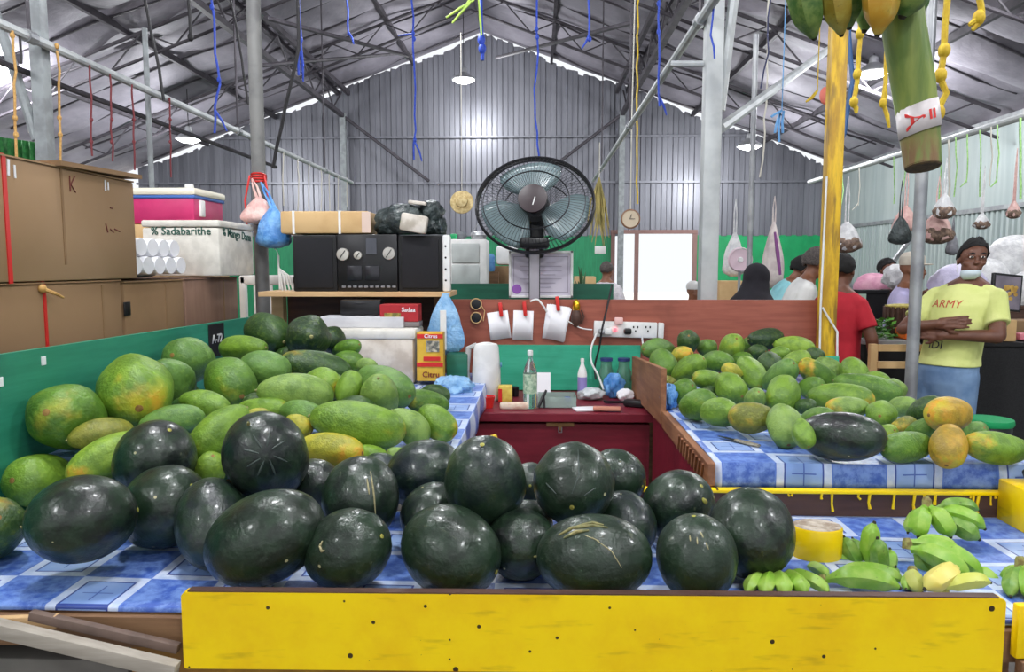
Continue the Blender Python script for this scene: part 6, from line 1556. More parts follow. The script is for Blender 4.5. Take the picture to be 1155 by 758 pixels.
# man in the yellow T-shirt, arms folded, leaning back
pm = at(1068, 405, 4.72)
ARMS = [((-.255, -.13, 1.165), (.0, -.235, 1.215), (1, .12, .12), (0, 1, 0), 30), ((.262, -.10, 1.15), (-.0, -.21, 1.145), (-1, .10, .05), (0, 1, -.1), 35)]
t, W, pose, HM, so_, fin, hp = person('man in a pale yellow T-shirt and jeans leaning back with folded arms', (pm.x, pm.y, 0), -50, ARMS, M_SKIN, M_LIME, M_JEANS, height=1.77, shear=(.12, .13), head=(36, -4), voxel=.0062, hairstyle='top', build_=1.04, hem=.95)
c = MB()
for s in (-1, 1): c.ell((s*.030, -.078, .012), (.012, .006, .0065), 12, 8)
hp(c); fin(c); c.build('eyes', mat('eye_white', (214, 206, 198), None, .3), t)
c = MB()
for s in (-1, 1): c.ell((s*.030, -.0825, .012), (.006, .003, .006), 10, 8)
hp(c); fin(c); c.build('pupils', M_BLACK, t)
c = MB()
for s in (-1, 1): c.tube([(s*.014, -.083, .030), (s*.030, -.084, .035), (s*.05, -.074, .030)], [.004, .005, .003], 6)
hp(c); fin(c); c.build('eyebrows', M_HAIR, t)
c = MB(); n = 20
for i in range(9):
    z = -.064-.056*i/8
    for j in range(n+1):
        a = math.pi*(1.0+j/n); rr = (.93, .98)[i] if i < 2 else 1-.014*(i-2)**2
        c.v.append(Vector((.056*rr*math.cos(a), -.016+.075*rr*math.sin(a)*(1 if i > 1 else .98), z)))
for i in range(8):
    for j in range(n): a = i*(n+1)+j; c.f.append((a, a+1, a+n+2, a+n+1))
hp(c); fin(c); o = c.build('face_mask', mat('pale_blue_mask', (206, 220, 226), (190, 206, 214), .7), t, 60); sd = o.modifiers.new('s', 'SOLIDIFY'); sd.thickness = .003
c = MB()
for s in (-1, 1): c.tube([(s*.068, -.012, -.075), (s*.078, .0, -.03), (s*.082, .02, .0)], .0018, 5)
hp(c); fin(c); c.build('mask_strap', M_WHITE, t)
# shirt print laid on the cloth
from mathutils.bvhtree import BVHTree
def print_on(so, txt, size, cx, cz, m, nm):
    h = thing('tmp', (0, 0, 0), None, None); o = text_mesh(txt, size, nm, m, h, Matrix.Identity(4), .0, bold=0)
    me = o.data; bpy.data.objects.remove(o); bpy.data.objects.remove(h)
    o0 = wloc(so); bv = BVHTree.FromPolygons([v.co+o0 for v in so.data.vertices], [tuple(p.vertices) for p in so.data.polygons])
    dirw = (W.to_3x3() @ Vector((0, 1, 0))).normalized()
    for v in me.vertices:
        p = W @ pose(Vector((cx+v.co.x, -.4, cz+v.co.y))); hit = bv.ray_cast(p, dirw)
        q = hit[0] if hit[0] is not None else p+dirw*.3
        v.co = q-dirw*.003-o0
    o = bpy.data.objects.new(nm, me); COL.objects.link(o); o.parent = so
print_on(so_, 'ARMY', .066, -.045, 1.325, mat('red_shirt_print', (196, 72, 52), None, .7), 'printed_word')
print_on(so_, 'IDI', .07, -.05, 1.075, mat('dark_shirt_print', (44, 50, 64), None, .7), 'printed_word')
# others
def stand(px, Y): p = at(px, 300, Y); return (p.x, p.y, 0)
M_REDSH = mat('red_cotton', (186, 28, 46), (168, 22, 40), .8, scale=6, bump=.2)
person('man in a red polo shirt seen from behind beside the yellow post', stand(950, 5.2), 128, [DOWN(-1), FWD(1)], M_SKIN, M_REDSH, M_DKJEANS, height=1.69, head=(12, 0), hem=.90, build_=.9)
t, W2, pose2, HM2, so2, fin2, hp2 = person('grey-haired man in a white shirt with a blue face mask looking down', stand(884, 6.2), 80, [FWD(-1), FWD(1)], M_SKIN2, mat('white_cotton', (226, 226, 222), (206, 206, 204), .8, scale=6), M_GRTR, M_GREYHAIR, height=1.80, head=(0, -14), bend=22)
c = MB(); c.ell((0, -.066, -.055), (.058, .04, .046), 16, 10); hp2(c); fin2(c); c.build('face_mask', mat('pale_blue_mask', (206, 220, 226), None), t)
person('man in a light turquoise shirt bending beside the white-shirted man', stand(860, 7.25), 75, [FWD(-1), FWD(1)], M_SKIN2, mat('turquoise_cotton', (150, 208, 214), (130, 192, 200), .8, scale=6), M_GRTR, height=1.80, bend=32, head=(0, -14))
# woman with headscarf
t, W3, pose3, HM3, so3, fin3, hp3 = person('woman in a black headscarf and grey top looking away', stand(846, 5.55), 130, [DOWN(-1), FWD(1)], M_SKIN2, mat('pale_grey_cotton', (186, 188, 194), (166, 168, 176), .8, scale=6), M_GRTR, height=1.62, hairstyle='none', sleeve='long', bend=8, build_=1.05)
c = MB(); c.ell((0, .02, .03), (.10, .118, .112), 22, 14); c2 = MB()
hp3(c); loft(c, [(0, .03, 1.16, .235, .17), (0, .02, 1.28, .24, .16), (0, .02, 1.40, .205, .14), (0, .01, 1.50, .115, .115), (0, .0, 1.58, .095, .105)])
fin3(c); remeshed(c, 'headscarf', mat('black_cotton', (22, 20, 28), (30, 28, 36), .9), t, .014, 4)
person('dark-haired person in a dark grey shirt behind the black panel', stand(1000, 7.35), 20, [FWD(-1), ((.24, -.12, 1.3), (.30, -.30, 1.42), (.4, -1, .3), (0, 0, -1), 50)], M_SKIN, mat('dark_grey_cotton', (84, 80, 82), (66, 64, 66), .8, scale=6), M_GRTR, height=1.68, build_=.95)
t, W4, pose4, HM4, so4, fin4, hp4 = person('person with a pale cap and lavender shirt reaching down by the pole', stand(1014, 6.2), 55, [DOWN(-1), FWD(1)], M_SKIN2, mat('lavender_cotton', (194, 186, 222), (170, 164, 204), .8, scale=6), M_GRTR, height=1.70, hairstyle='none', bend=8, head=(0, -8))
c = MB(); c.lathe([(.083, 0), (.086, .03), (.082, .07), (.06, .10), (.02, .112)], 22, c=(0, .01, .045), sy=1.15); c.ell((0, -.09, .05), (.06, .06, .008), 16, 8); hp4(c); fin4(c); c.build('cap', mat('off_white_cap', (206, 198, 184), (186, 176, 160), .8), t)
person('person in a white striped shirt far back by the bright doorway', stand(684, 9.2), 150, [DOWN(-1), FWD(1)], M_SKIN2, mat('white_striped_cotton', (226, 222, 226), (196, 192, 200), .8, scale=24), M_GRTR, M_GREYHAIR, height=1.66, voxel=.014)
p = stand(782, 8.0)
t, W5, pose5, HM5, so5, fin5, hp5 = person('person in a white cap seen low beside the grey post', p, 30, [DOWN(-1), FWD(1)], M_SKIN2, mat('faded_pink_cotton', (206, 170, 164), None, .8), M_GRTR, height=1.42, voxel=.014, hairstyle='none')
c = MB(); c.lathe([(.083, 0), (.088, .03), (.08, .07), (.05, .10), (.02, .11)], 20, c=(0, .01, .045), sy=1.15); hp5(c); fin5(c); c.build('cap', M_WHITE, t)
# ================================================================ the stalls beyond
def counter(name, x0p, x1p, ytop, Y, dep, m, label, top_m=None, z0=0):
    a, c = at(x0p, ytop, Y), at(x1p, ytop, Y); t = thing(name, ((a.x+c.x)/2, Y+dep/2, z0), label, 'counter')
    b = MB(); b.box(((a.x+c.x)/2, Y+dep/2, (a.z-.03+z0)/2), (c.x-a.x-.03, dep-.03, a.z-.03-z0)); b.build('body', m, t, 0)
    b = MB(); b.box(((a.x+c.x)/2, Y+dep/2, a.z-.015), (c.x-a.x, dep, .03), ch=.004); b.build('counter_top', top_m or m, t, 0)
    return a.x, c.x, a.z
M_NET = mat('black_shade_net', (24, 24, 26), (36, 36, 38), .9, scale=120)
# right side black net counter
x0, x1, zk = counter('market_counter', 1092, 1210, 386, 5.0, .7, M_NET, 'counter wrapped in black net at the right edge behind the man', M_BLACKM)
b = MB(); a, c = at(1104, 361, 5.02), at(1146, 385, 5.02); b.box(((a.x+c.x)/2, 5.14, (a.z+zk)/2+.002), (c.x-a.x, .24, a.z-zk-.004), ch=.005); tag(b.build('cardboard_box', M_CARDT), 'small tan carton on the black net counter', 'box')
t = thing('framed_picture', at(1137, 350, 5.35), 'framed picture of gold coins leaning on the white sacks', 'picture')
a, c = at(1121, 309, 5.35), at(1152, 351, 5.35); tm = Matrix.Rotation(R(6), 3, 'Y') @ Matrix.Rotation(R(-8), 3, 'X')
b = MB(); b.box(((a.x+c.x)/2, 5.37, (a.z+c.z)/2), (c.x-a.x, .03, a.z-c.z), tm, ch=.004); b.build('frame', M_BLACK, t, 0)
b = MB(); b.box(((a.x+c.x)/2, 5.3525, (a.z+c.z)/2), (c.x-a.x-.03, .004, a.z-c.z-.03), tm); b.build('print', mat('grey_violet_print', (128, 120, 132), (104, 98, 110), .4), t, 0)
b = MB(); rn = random.Random(2)
for k in range(26): b.lathe([(.014, 0), (.014, .003), (.01, .004)], 10, tm @ Matrix.Rotation(R(90), 3, 'X'), ((a.x+c.x)/2+rn.uniform(-.06, .06), 5.347, (a.z+c.z)/2-.02+rn.uniform(-.06, .06)))
b.build('coin_motif', mat('gold_coin_print', (206, 170, 80), (160, 120, 50), .4), t, 40)
b = MB(); b.box(((a.x+c.x)/2, 5.45, zk+.06), (.5, .2, .12), ch=.01); tag(b.build('carton_tray', M_CARD2), 'flat carton behind the framed coin picture', 'box')
b = MB(); q = at(1117, 352, 5.3); blob(b, (q.x-.06, 5.31, zk+.04), (.14, .08, .05), 41, .2, bot=zk); 
for v in b.v: v.z += 0
tag(b.build('white_plastic_sheet', M_BAGW), 'crumpled white plastic on the black net counter', 'plastic')
b = MB(); q = at(1112, 347, 5.5); blob(b, (q.x-.1, 5.5, q.z), (.08, .05, .04), 42, .2); tag(b.build('green_bag', M_GREENT), 'bit of bright green plastic above the white plastic', 'plastic')
b = MB(); q = at(1147, 355, 4.95); b.box((q.x+.16, 5.1, zk+.03), (.12, .08, .05), ch=.014); tag(b.build('pink_packet', mat('pink_film', (210, 120, 136), None, .4)), 'small pink packet at the right edge of the counter', 'packet')
# white sacks heaped behind
sx0, sx1, zs2 = counter('sack_platform', 1082, 1280, 345, 5.95, .9, M_DARKWOOD, 'dark low platform carrying the heap of white sacks')
sacks = [((1080, 322, 6.15), (32, 24), 'lavender-tinted white sack nearest the man\'s shoulder', mat('lavender_white_sack', (206, 200, 224), (184, 178, 206), .5, scale=12, bump=.4, bdist=.02)), ((1108, 318, 6.3), (34, 26), 'white plastic sack behind the man\'s head', M_BAGW), ((1146, 296, 6.4), (38, 30), 'big white sack at the top of the heap by the right edge', M_BAGW), ((1164, 330, 6.1), (34, 24), 'white sack lowest at the right edge', M_BAGW)]
for (px, py, Y), (rx, rz), lab, m in sacks:
    c = at(px, py, Y); b = MB(); k = Y/F; blob(b, c, (rx*k*.92, .15, rz*k), int(px), .10, bot=zs2+.003); tag(b.build('plastic_sack', m), lab, 'sack', 'white sacks heaped behind the man')
b = MB(); q = at(1116, 476, 4.28); t = thing('black_bin', (q.x, 4.28, 0), 'black bin with a green rim under the net counter', 'bin'); hb = q.z+.02
b.lathe([(.10, 0), (.115, hb*.96), (.11, hb*.97)], 20, c=(q.x, 4.28, 0)); b.build('bin_body', M_BLACK, t, 40)
b = MB(); b.lathe([(.12, hb*.95), (.126, hb*.965), (.122, hb), (.11, hb)], 24, c=(q.x, 4.28, 0)); b.build('rim', M_GREENT, t, 40)
# vegetable table between the red shirt and the pole
vx0, vx1, zv = counter('vegetable_table', 974, 1052, 384, 5.35, .55, M_BLACKM, 'vegetable table with a grey top behind the galvanised pole', mat('grey_table_edge', (150, 150, 150), None, .6))
b = MB(); rn = random.Random(6)
for k in range(240):
    px, py = rn.uniform(972, 1009), rn.uniform(361, 384); c = at(px, py, 5.45+rn.uniform(-.05, .3)); c.z = max(c.z, zv+.01); an = rn.uniform(0, 6.28); l = rn.uniform(.03, .06); d = Vector((math.cos(an), math.sin(an)*.6, rn.uniform(-.2, .8)))*l; s = Vector((-math.sin(an), math.cos(an), .3))*l*.4
    b.add([c, c+d*.5+s, c+d, c+d*.5-s], [(0, 1, 2, 3)])
tag(b.build('leafy_greens', mat('leafy_green', (92, 150, 52), (52, 108, 40), .5, scale=20), smooth=0), 'heap of fresh green leaves on the vegetable table', 'greens', kind='stuff')
t = thing('fringed_basket', at(1020, 372, 5.5), 'dark brown fringed basket with yellow tops on the vegetable table', 'basket')
q = at(1020, 352, 5.6); b = MB(); b.lathe([(.10, zv+.002), (.12, q.z-.05), (.13, q.z+.03), (.11, q.z+.035)], 20, c=(q.x, 5.62, 0)); b.build('basket_body', M_DARKWOOD, t, 40)
b = MB()
for k in range(22): an = 2*math.pi*k/22; b.tube([(q.x+.125*math.cos(an), 5.62+.125*math.sin(an), q.z+.04), (q.x+.13*math.cos(an), 5.62+.13*math.sin(an), q.z-.05)], [.013, .006], 6)
b.build('fringe', M_DARKWOOD, t)
b = MB(); b.lathe([(.12, q.z+.03), (.125, q.z+.05), (.06, q.z+.06)], 18, c=(q.x, 5.62, 0)); b.build('yellow_top', mat('straw_yellow', (196, 184, 96), (160, 144, 70), .8, scale=40), t, 40)
b = MB(); a, c = at(1021, 371, 5.4), at(1045, 384, 5.4); b.box(((a.x+c.x)/2, 5.48, (a.z+zv)/2+.002), (c.x-a.x, .16, a.z-zv-.004), ch=.008); tag(b.build('orange_tray', mat('orange_plastic', (228, 110, 30), None, .45)), 'bright orange tray on the vegetable table by the pole', 'tray')
b = MB(); q = at(1053, 382, 5.0); blob(b, (q.x, 5.05, q.z), (.06, .05, .07), 44, .15); o = tag(b.build('hanging_bag', M_BLACK), 'black bag with a white patch hanging by the man\'s elbow', 'bag')
b = MB(); b.box((q.x-.01, 4.99, q.z+.005), (.05, .01, .06), Matrix.Rotation(R(20), 3, 'Y'), ch=.004); b.build('white_patch', M_WHITE, o, 0)
# wooden rack in front
t = thing('wooden_rack', at(1015, 447, 4.95), 'tan wooden frame rack in front of the vegetable table', 'rack')
a, c = at(985, 388, 4.95), at(1052, 388, 4.95)
for x in (a.x, c.x):
    b = MB(); b.box((x, 4.95, a.z/2), (.045, .045, a.z)); b.build('upright', M_CARDT, t, 0)
for py in (392, 411, 450):
    p = at(1015, py, 4.95); b = MB(); b.box(((a.x+c.x)/2, 4.93, p.z), (c.x-a.x-.04, .02, .045)); b.build('crossbar', M_CARDT, t, 0)
# black panel
bx0, bx1, _z = counter('display_counter', 966, 1004, 327, 6.55, .12, M_BLACKM, 'tall black panel behind the red-shirted man')
b = MB(); q = at(972, 338, 6.53); b.box((q.x, 6.53, q.z), (.07, .012, .10)); tag(b.build('price_sign', mat('pale_green_card', (170, 196, 176), None, .6)), 'small pale green card on the black panel', 'card')
b = MB(); q = at(985, 320, 7.0); blob(b, (q.x, 7.0, q.z-.04), (.18, .14, .14), 45, .08); tag(b.build('pink_bundle', mat('pink_print_cloth', (226, 170, 190), (206, 140, 166), .7, scale=16)), 'pink patterned bundle behind the red-shirted man', 'bundle')
b = MB(); b.box((q.x-.03, 7.0, (q.z-.18)/2), (.26, .3, q.z-.18)); tag(b.build('wood_crate', M_WOODX), 'wooden crate under the pink bundle', 'crate')
b = MB(); c = at(1012, 312, 6.65); blob(b, c, (.12, .1, .11), 46, .2); tag(b.build('white_headcloth', M_BAGW), 'crumpled white bag beside the dark grey shirt', 'bag')
b = MB(); b.box((c.x-.02, 6.65, (c.z-.11)/2), (.12, .25, c.z-.115)); tag(b.build('stall_box', M_DARKWOOD), 'dark box under the crumpled white bag', 'box')
# low goods seen over the partition
rn = random.Random(8)
for (a, c_, y0, y1, Y, m, lab) in ((812, 842, 317, 336, 7.9, M_CARDT, 'tan carton behind the woman in the black headscarf'), (649, 672, 312, 330, 7.2, M_CARDT, 'tan carton behind the green sprigs'), (556, 575, 300, 322, 5.5, M_CARD2, 'brown basket box left of the certificate')):
    p, q = at(a, y0, Y), at(c_, y1, Y); b = MB(); b.box(((p.x+q.x)/2, Y+.15, p.z/2), (q.x-p.x, .3, p.z), ch=.006); tag(b.build('carton', m), lab, 'box')
p, q = at(560, 277, 5.6), at(577, 300, 5.6); b = MB(); b.box(((p.x+q.x)/2+.02, 5.66, (p.z+at(560, 300, 5.5).z)/2+.003), (q.x-p.x+.05, .18, p.z-at(560, 300, 5.5).z-.006), ch=.03); tag(b.build('white_canister', M_WHITE), 'white plastic canister behind the certificate', 'canister')
b = MB(); q = at(552, 296, 5.5); b.lathe([(.04, .0), (.045, .02), (.045, .11), (.03, .13)], 16, c=(q.x, 5.45, at(552, 306, 5.45).z)); tag(b.build('blue_jar', M_BAGB), 'small blue jar beside the white canister', 'jar')
b = MB(); b.box((at(552, 300, 5.45).x, 5.45, at(552, 306, 5.45).z/2), (.14, .14, at(552, 306, 5.45).z-.004)); tag(b.build('small_stand', M_WOODX), 'wooden stand under the small blue jar', 'stand')
t = thing('potted_plant', at(655, 336, 5.3), 'dark green pointed sprigs just right of the certificate', 'plant'); b = MB()
q0 = at(655, 336, 5.3)
for k in range(9):
    px = 648+rn.uniform(0, 20); tip = at(px, rn.uniform(300, 318), 5.3+rn.uniform(-.1, .1)); r0 = Vector((q0.x+rn.uniform(-.05, .05), 5.3, q0.z-.1)); b.tube([r0, r0.lerp(tip, .6)+Vector((rn.uniform(-.02, .02), 0, .02)), tip], [.008, .012, .002], 5)
b.build('leaves', mat('dark_leaf', (44, 84, 50), (70, 104, 60), .6), t)
b = MB(); b.lathe([(.07, 0), (.1, q0.z-.09), (.09, q0.z-.08)], 16, c=(q0.x, 5.3, 0)); b.build('pot', M_WOODX, t, 40)
b = MB(); q = at(677, 282, 7.5); b.box(q, (.11, .02, .08), ch=.006); tag(b.build('white_sign', M_WHITE), 'small white board hanging by the dried stalks', 'sign')
t = thing('small_fan', at(836, 294, 7.2), 'small pale pink fan beside the slim galvanised pole', 'fan'); q = at(835, 293, 7.2)
b = MB(); b.lathe([(.11, -.02), (.12, 0), (.11, .02)], 24, Matrix.Rotation(R(90), 3, 'X'), q, cap=False); b.lathe([(.105, -.005), (.105, .005)], 24, Matrix.Rotation(R(90), 3, 'X'), q); b.build('cage', mat('pale_pink_plastic', (220, 196, 206), None, .5), t)
b = MB(); b.lathe([(.035, -.02), (.02, .03)], 16, Matrix.Rotation(R(90), 3, 'X'), q); b.build('hub', M_WHITE, t)
b = MB(); b.tube([(q.x, q.y+.02, 0), (q.x, q.y+.02, q.z-.1)], .014, 8); b.build('pole', M_STEEL, t)
# clock, cream hat and dried stalks
t = thing('wall_clock', at(711, 247, 9), 'round cream clock hanging above the bright doorway', 'clock'); q = at(711, 247, 9)
b = MB(); b.lathe([(.115, -.02), (.118, .02), (.1, .03), (.1, .024)], 28, Matrix.Rotation(R(90), 3, 'X'), q); b.build('rim', mat('brown_clock_rim', (140, 104, 80), None, .5), t, 40)
b = MB(); b.lathe([(.1, .0), (.1, .026)], 28, Matrix.Rotation(R(90), 3, 'X'), q); b.build('dial', mat('cream_dial', (214, 198, 172), None, .6), t, 40)
b = MB(); b.box(q+Vector((.0, -.029, .025)), (.007, .003, .06), Matrix.Rotation(R(20), 3, 'Y')); b.box(q+Vector((.025, -.029, .0)), (.055, .003, .006)); b.build('hands', M_BLACK, t, 0)
b = MB(); b.tube([q+Vector((0, 0, .115)), Vector((q.x, q.y, 3.4)), Vector((q.x+.02, q.y, 5.2))], .008, 6); b.build('hanging_wire', M_WROPE, t)
q = at(521, 228, 8.5); t = thing('hanging_hat', q, 'round cream woven hat hung on the gable brace left of the fan', 'hat')
b = MB(); b.lathe([(.135, 0), (.13, .008), (.07, .012), (.065, .05), (.03, .06)], 24, Matrix.Rotation(R(80), 3, 'X'), q); b.build('woven_straw', mat('cream_straw', (222, 202, 150), (190, 164, 110), .8, scale=30), t, 40)
b = MB(); b.tube([q+Vector((0, 0, .12)), Vector((q.x, q.y, 4.2))], .005, 5); b.build('string', M_WROPE, t)
q = at(676, 200, 9.2); t = thing('hanging_dried_stalks', q, 'bunch of yellowish dried stalks hanging right of the fan', 'dried plant')
b = MB()
for k in range(26):
    e = at(676+rn.uniform(-14, 12), rn.uniform(240, 278), 9.2+rn.uniform(-.1, .1)); b.tube([q, q.lerp(e, .5)+Vector((rn.uniform(-.04, .04), 0, 0)), e], [.006, .012, .004], 5)
b.build('stalks', mat('dry_yellow_stem', (176, 160, 96), (140, 130, 76), .8), t)
b = MB(); b.tube([q, Vector((q.x, q.y, 3.1))], .006, 5); b.build('string', M_WROPE, t)
# hanging bags along the white rail and by the steel posts
M_BROWNS = mat('brown_goods', (140, 116, 98), (92, 74, 64), .7, scale=30)
def hbag(px, pytop, pybot, wpx, Y, m, label, up, seed, content=None, d=.7):
    p = at(px, pytop, Y); h = p.z-at(px, pybot, Y).z; w = wpx*Y/F
    t = bag('hanging_bag', p, w, w*d, h, m, label, seed=seed, hang=(p.x, p.y, p.z+max(.1, (pytop-up)*Y/F)), grp='bags hanging over the far stalls')
    if content:
        b = MB(); blob(b, p+Vector((0, 0, -h*.74)), (w*.53, w*d*.56, h*.30), seed, .14); b.build('contents', content, t, 60)
    return t
hbag(955, 250, 284, 32, 7.6, M_BAGW, 'white bag with brown goods hanging above the red-shirted man', 200, 3, M_BROWNS)
hbag(829, 262, 312, 24, 8.2, M_BAGW, 'long translucent white bag hanging beside the slim pole', 225, 4)
t = hbag(873, 250, 325, 24, 8.0, mat('cream_cloth_sack', (222, 212, 206), (200, 186, 184), .7, scale=10), 'tall pale sack with a purple stripe hung from the white rail', 222, 6)
b = MB(); q = at(874, 262, 7.85); b.tube([q, at(877, 285, 7.75), at(880, 310, 7.7)], [.012, .02, .014], 6); b.build('purple_stripe', mat('purple_strap', (120, 60, 120), None, .6), t)
hbag(1016, 244, 276, 24, 8.4, M_BAGK, 'dark lumpy bag hanging left of the galvanised pole', 205, 9, None)
hbag(1022, 232, 262, 26, 8.6, M_BAGP, 'pinkish clear bag hanging beside the galvanised pole', 190, 10, None)
hbag(1058, 238, 274, 34, 8.2, M_BAGP, 'clear bag of dark goods with a red tie right of the pole', 200, 11, M_BROWNS)
hbag(1066, 218, 246, 22, 8.0, M_BAGW, 'upper white bag with dark goods right of the pole', 180, 12, M_BROWNS)
hbag(1108, 240, 258, 16, 8.3, M_BAGW, 'small white and brown bag hanging above the man\'s head', 190, 14, M_BROWNS)
hbag(1144, 226, 246, 14, 7.6, M_BAGP, 'small dark filled bag on a lime string at the far right', 170, 15, M_BROWNS)
hbag(1075, 262, 288, 14, 8.6, mat('grey_jar_bag', (150, 150, 156), (110, 110, 116), .4), 'grey bag hanging lowest beside the galvanised pole', 245, 17)
b = MB(); b.tube([Vector((at(958, 360, 8.0).x, 8.0, 0)), at(958, 360, 8.0), at(1042, 250, 9.4)], .03, 8); tag(b.build('slanting_pole', M_STEEL), 'slanting steel pole behind the dark hanging bag', 'pole')
b = MB(); b.tube([Vector((at(1000,365,9.5).x, 9.5, 0)), at(955, 305, 9.5)], .02, 8); tag(b.build('slanting_pole', M_GREYPIPE), 'thin slanting pipe behind the white hanging bag', 'pole')
# green net beyond the cartons, upper left
b = MB(); a, c = at(-20, 152, 10), at(50, 178, 10); n = 40
for i in range(n+1):
    x = a.x+(c.x-a.x)*i/n
    for z in (a.z-.12*(i/n), .0): b.v.append(Vector((x, 10+.05*math.sin(i*1.3), z)))
for i in range(n): b.f.append((2*i, 2*i+2, 2*i+3, 2*i+1))
o = tag(b.build('shade_net', mat('green_shade_net', (60, 140, 70), (40, 110, 56), .8, scale=20)), 'strip of green netting showing above the big carton', 'net'); o.modifiers.new('s', 'SOLIDIFY').thickness = .01
# ================================================================ ropes, strings and cables
def rope(pts, Y, r, m, label, name='hanging_rope', group=None, knots=(), tail=None, wob=.01, seed=0, top=None, Ys=None):
    """pts are pixels along the rope from top to bottom at depth Y; a top outside the frame is carried up to the roof"""
    P_ = [at(px, py, (Ys[i] if Ys else Y)) for i, (px, py) in enumerate(pts)]
    if top == 'roof': P_ = [Vector((P_[0].x, P_[0].y, roofz(P_[0].x)-.22))]+P_
    rn = random.Random(seed+int(pts[0][0])); out = []
    for i in range(len(P_)-1):
        n = max(2, int((P_[i]-P_[i+1]).length/.12)); out += [P_[i].lerp(P_[i+1], k/n)+(Vector((rn.uniform(-wob, wob), rn.uniform(-wob, wob), 0)) if (i or k) else Vector()) for k in range(n)]
    out.append(P_[-1]); b = MB(); b.tube(out, r, 6)
    for kp in knots:
        q = at(kp[0], kp[1], Y); b.ell(q, (r*1.9, r*1.9, r*2.6), 10, 8)
    for (x0, y0, x1, y1) in tail or []:
        b.tube([at(x0, y0, Y), at((x0+x1)/2+1, (y0+y1)/2, Y), at(x1, y1, Y)], [r, r*1.1, r*.6], 6)
    return tag(b.build(name, m), label, 'rope', group)
BL = 'blue ropes hanging from the roof'
rope([(239, 0), (243, 60), (247, 95), (243, 120), (242, 150)], 6.5, .010, M_BLUEROPE, 'blue rope with loose ends hanging left of the round post', group=BL, knots=[(239, 8), (247, 90)], tail=[(243, 125, 256, 148)], top='roof')
rope([(337, 0), (339, 45), (337, 85)], 7, .012, M_BLUEROPE, 'short blue rope hanging by the dark roof beam', group=BL, knots=[(339, 45)], tail=[(339, 50, 342, 92)], top='roof')
rope([(392, 0), (393, 40)], 8, .010, M_BLUEROPE, 'short blue rope end near the top, third from the left', group=BL, tail=[(393, 36, 399, 50)], top='roof')
rope([(465, 0), (466, 40), (467, 70), (468, 130), (467, 180)], 7, .009, M_BLUEROPE, 'long blue rope with a big knot at mid left of the ridge lamp', group=BL, knots=[(466, 38), (467, 44), (468, 158)], tail=[(466, 38, 449, 40), (468, 160, 476, 182)], top='roof')
rope([(543, 0), (543, 40), (544, 68)], 8, .022, M_BLUEROPE, 'thick bunched blue rope under the ridge with green ends above', group=BL, knots=[(543, 45), (544, 55)], top='roof')
rope([(606, 0), (605, 35), (607, 60), (602, 100), (606, 150), (608, 176)], 6.5, .009, M_BLUEROPE, 'long blue rope hanging down to the top of the fan', group=BL, knots=[(605, 33), (606, 42)], top='roof')
rope([(664, 0), (664, 45)], 8, .012, M_BLUEROPE, 'short blue rope hanging before the right roof beam', group=BL, knots=[(665, 44)], tail=[(664, 40, 656, 55)], top='roof')
rope([(744, 0), (743, 40), (742, 90), (744, 120)], 6, .009, M_BLUEROPE, 'blue rope hanging across the bright steel pipe rail', group=BL, knots=[(743, 4), (743, 36)], tail=[(744, 110, 752, 130)], top='roof')
rope([(805, 0), (803, 40), (806, 66)], 4.45, .006, M_BLUEROPE, 'thin blue rope running down the thick grey post', group=BL, top='roof')
rope([(868, 0), (866, 60), (858, 100)], 5.5, .006, mat('navy_cord', (40, 44, 84), None, .6), 'dark blue cord hanging above the slim pole', top='roof')
rope([(957, 40), (960, 90), (952, 150), (944, 175)], 4.75, .014, mat('dark_blue_strap', (50, 90, 140), None, .5), 'dark blue strap hanging behind the yellow post', top='roof')
# lime strips hanging just under the ridge
b = MB(); Y = 5
for x0, y0, x1, y1 in ((535, 0, 503, 20), (530, 4, 510, 26), (540, 0, 543, 40), (537, -10, 522, 12)): b.tube([at(x0, y0, Y), at((x0+x1)/2, (y0+y1)/2-1, Y), at(x1, y1, Y)], [.006, .009, .007], 6)
b.tube([Vector((at(537, -8, Y).x, Y, roofz(at(537, -8, Y).x)-.2)), at(537, -8, Y)], .005, 6)
tag(b.build('hanging_strips', mat('lime_leaf_strip', (186, 216, 90), (150, 186, 70), .5)), 'bright lime strips hanging at the top centre', 'strip')
# black cables on the left
BK = 'black cables hanging on the left'
rope([(163, 0), (176, 60), (185, 114)], 6.2, .012, M_BLKCABLE, 'black cable dropping to the pale pipe rail, leftmost', 'hanging_cable', BK, wob=.004, top='roof')
rope([(213, 0), (215, 42)], 6.2, .013, M_BLKCABLE, 'short black cable with a blunt end near the top', 'hanging_cable', BK, knots=[(215, 42)], wob=.003, top='roof')
rope([(260, 0), (270, 50), (280, 118)], 6.4, .010, M_BLKCABLE, 'black cable just left of the round post', 'hanging_cable', BK, wob=.004, top='roof')
rope([(337, 55), (322, 120), (308, 190)], 5.2, .012, M_BLKCABLE, 'black cable slanting right of the round post', 'hanging_cable', BK, wob=.004, top='roof')
rope([(22, 36), (24, 72)], 4.8, .008, M_BLKCABLE, 'short black cable beside the square post strut', 'hanging_cable', BK, wob=.003)
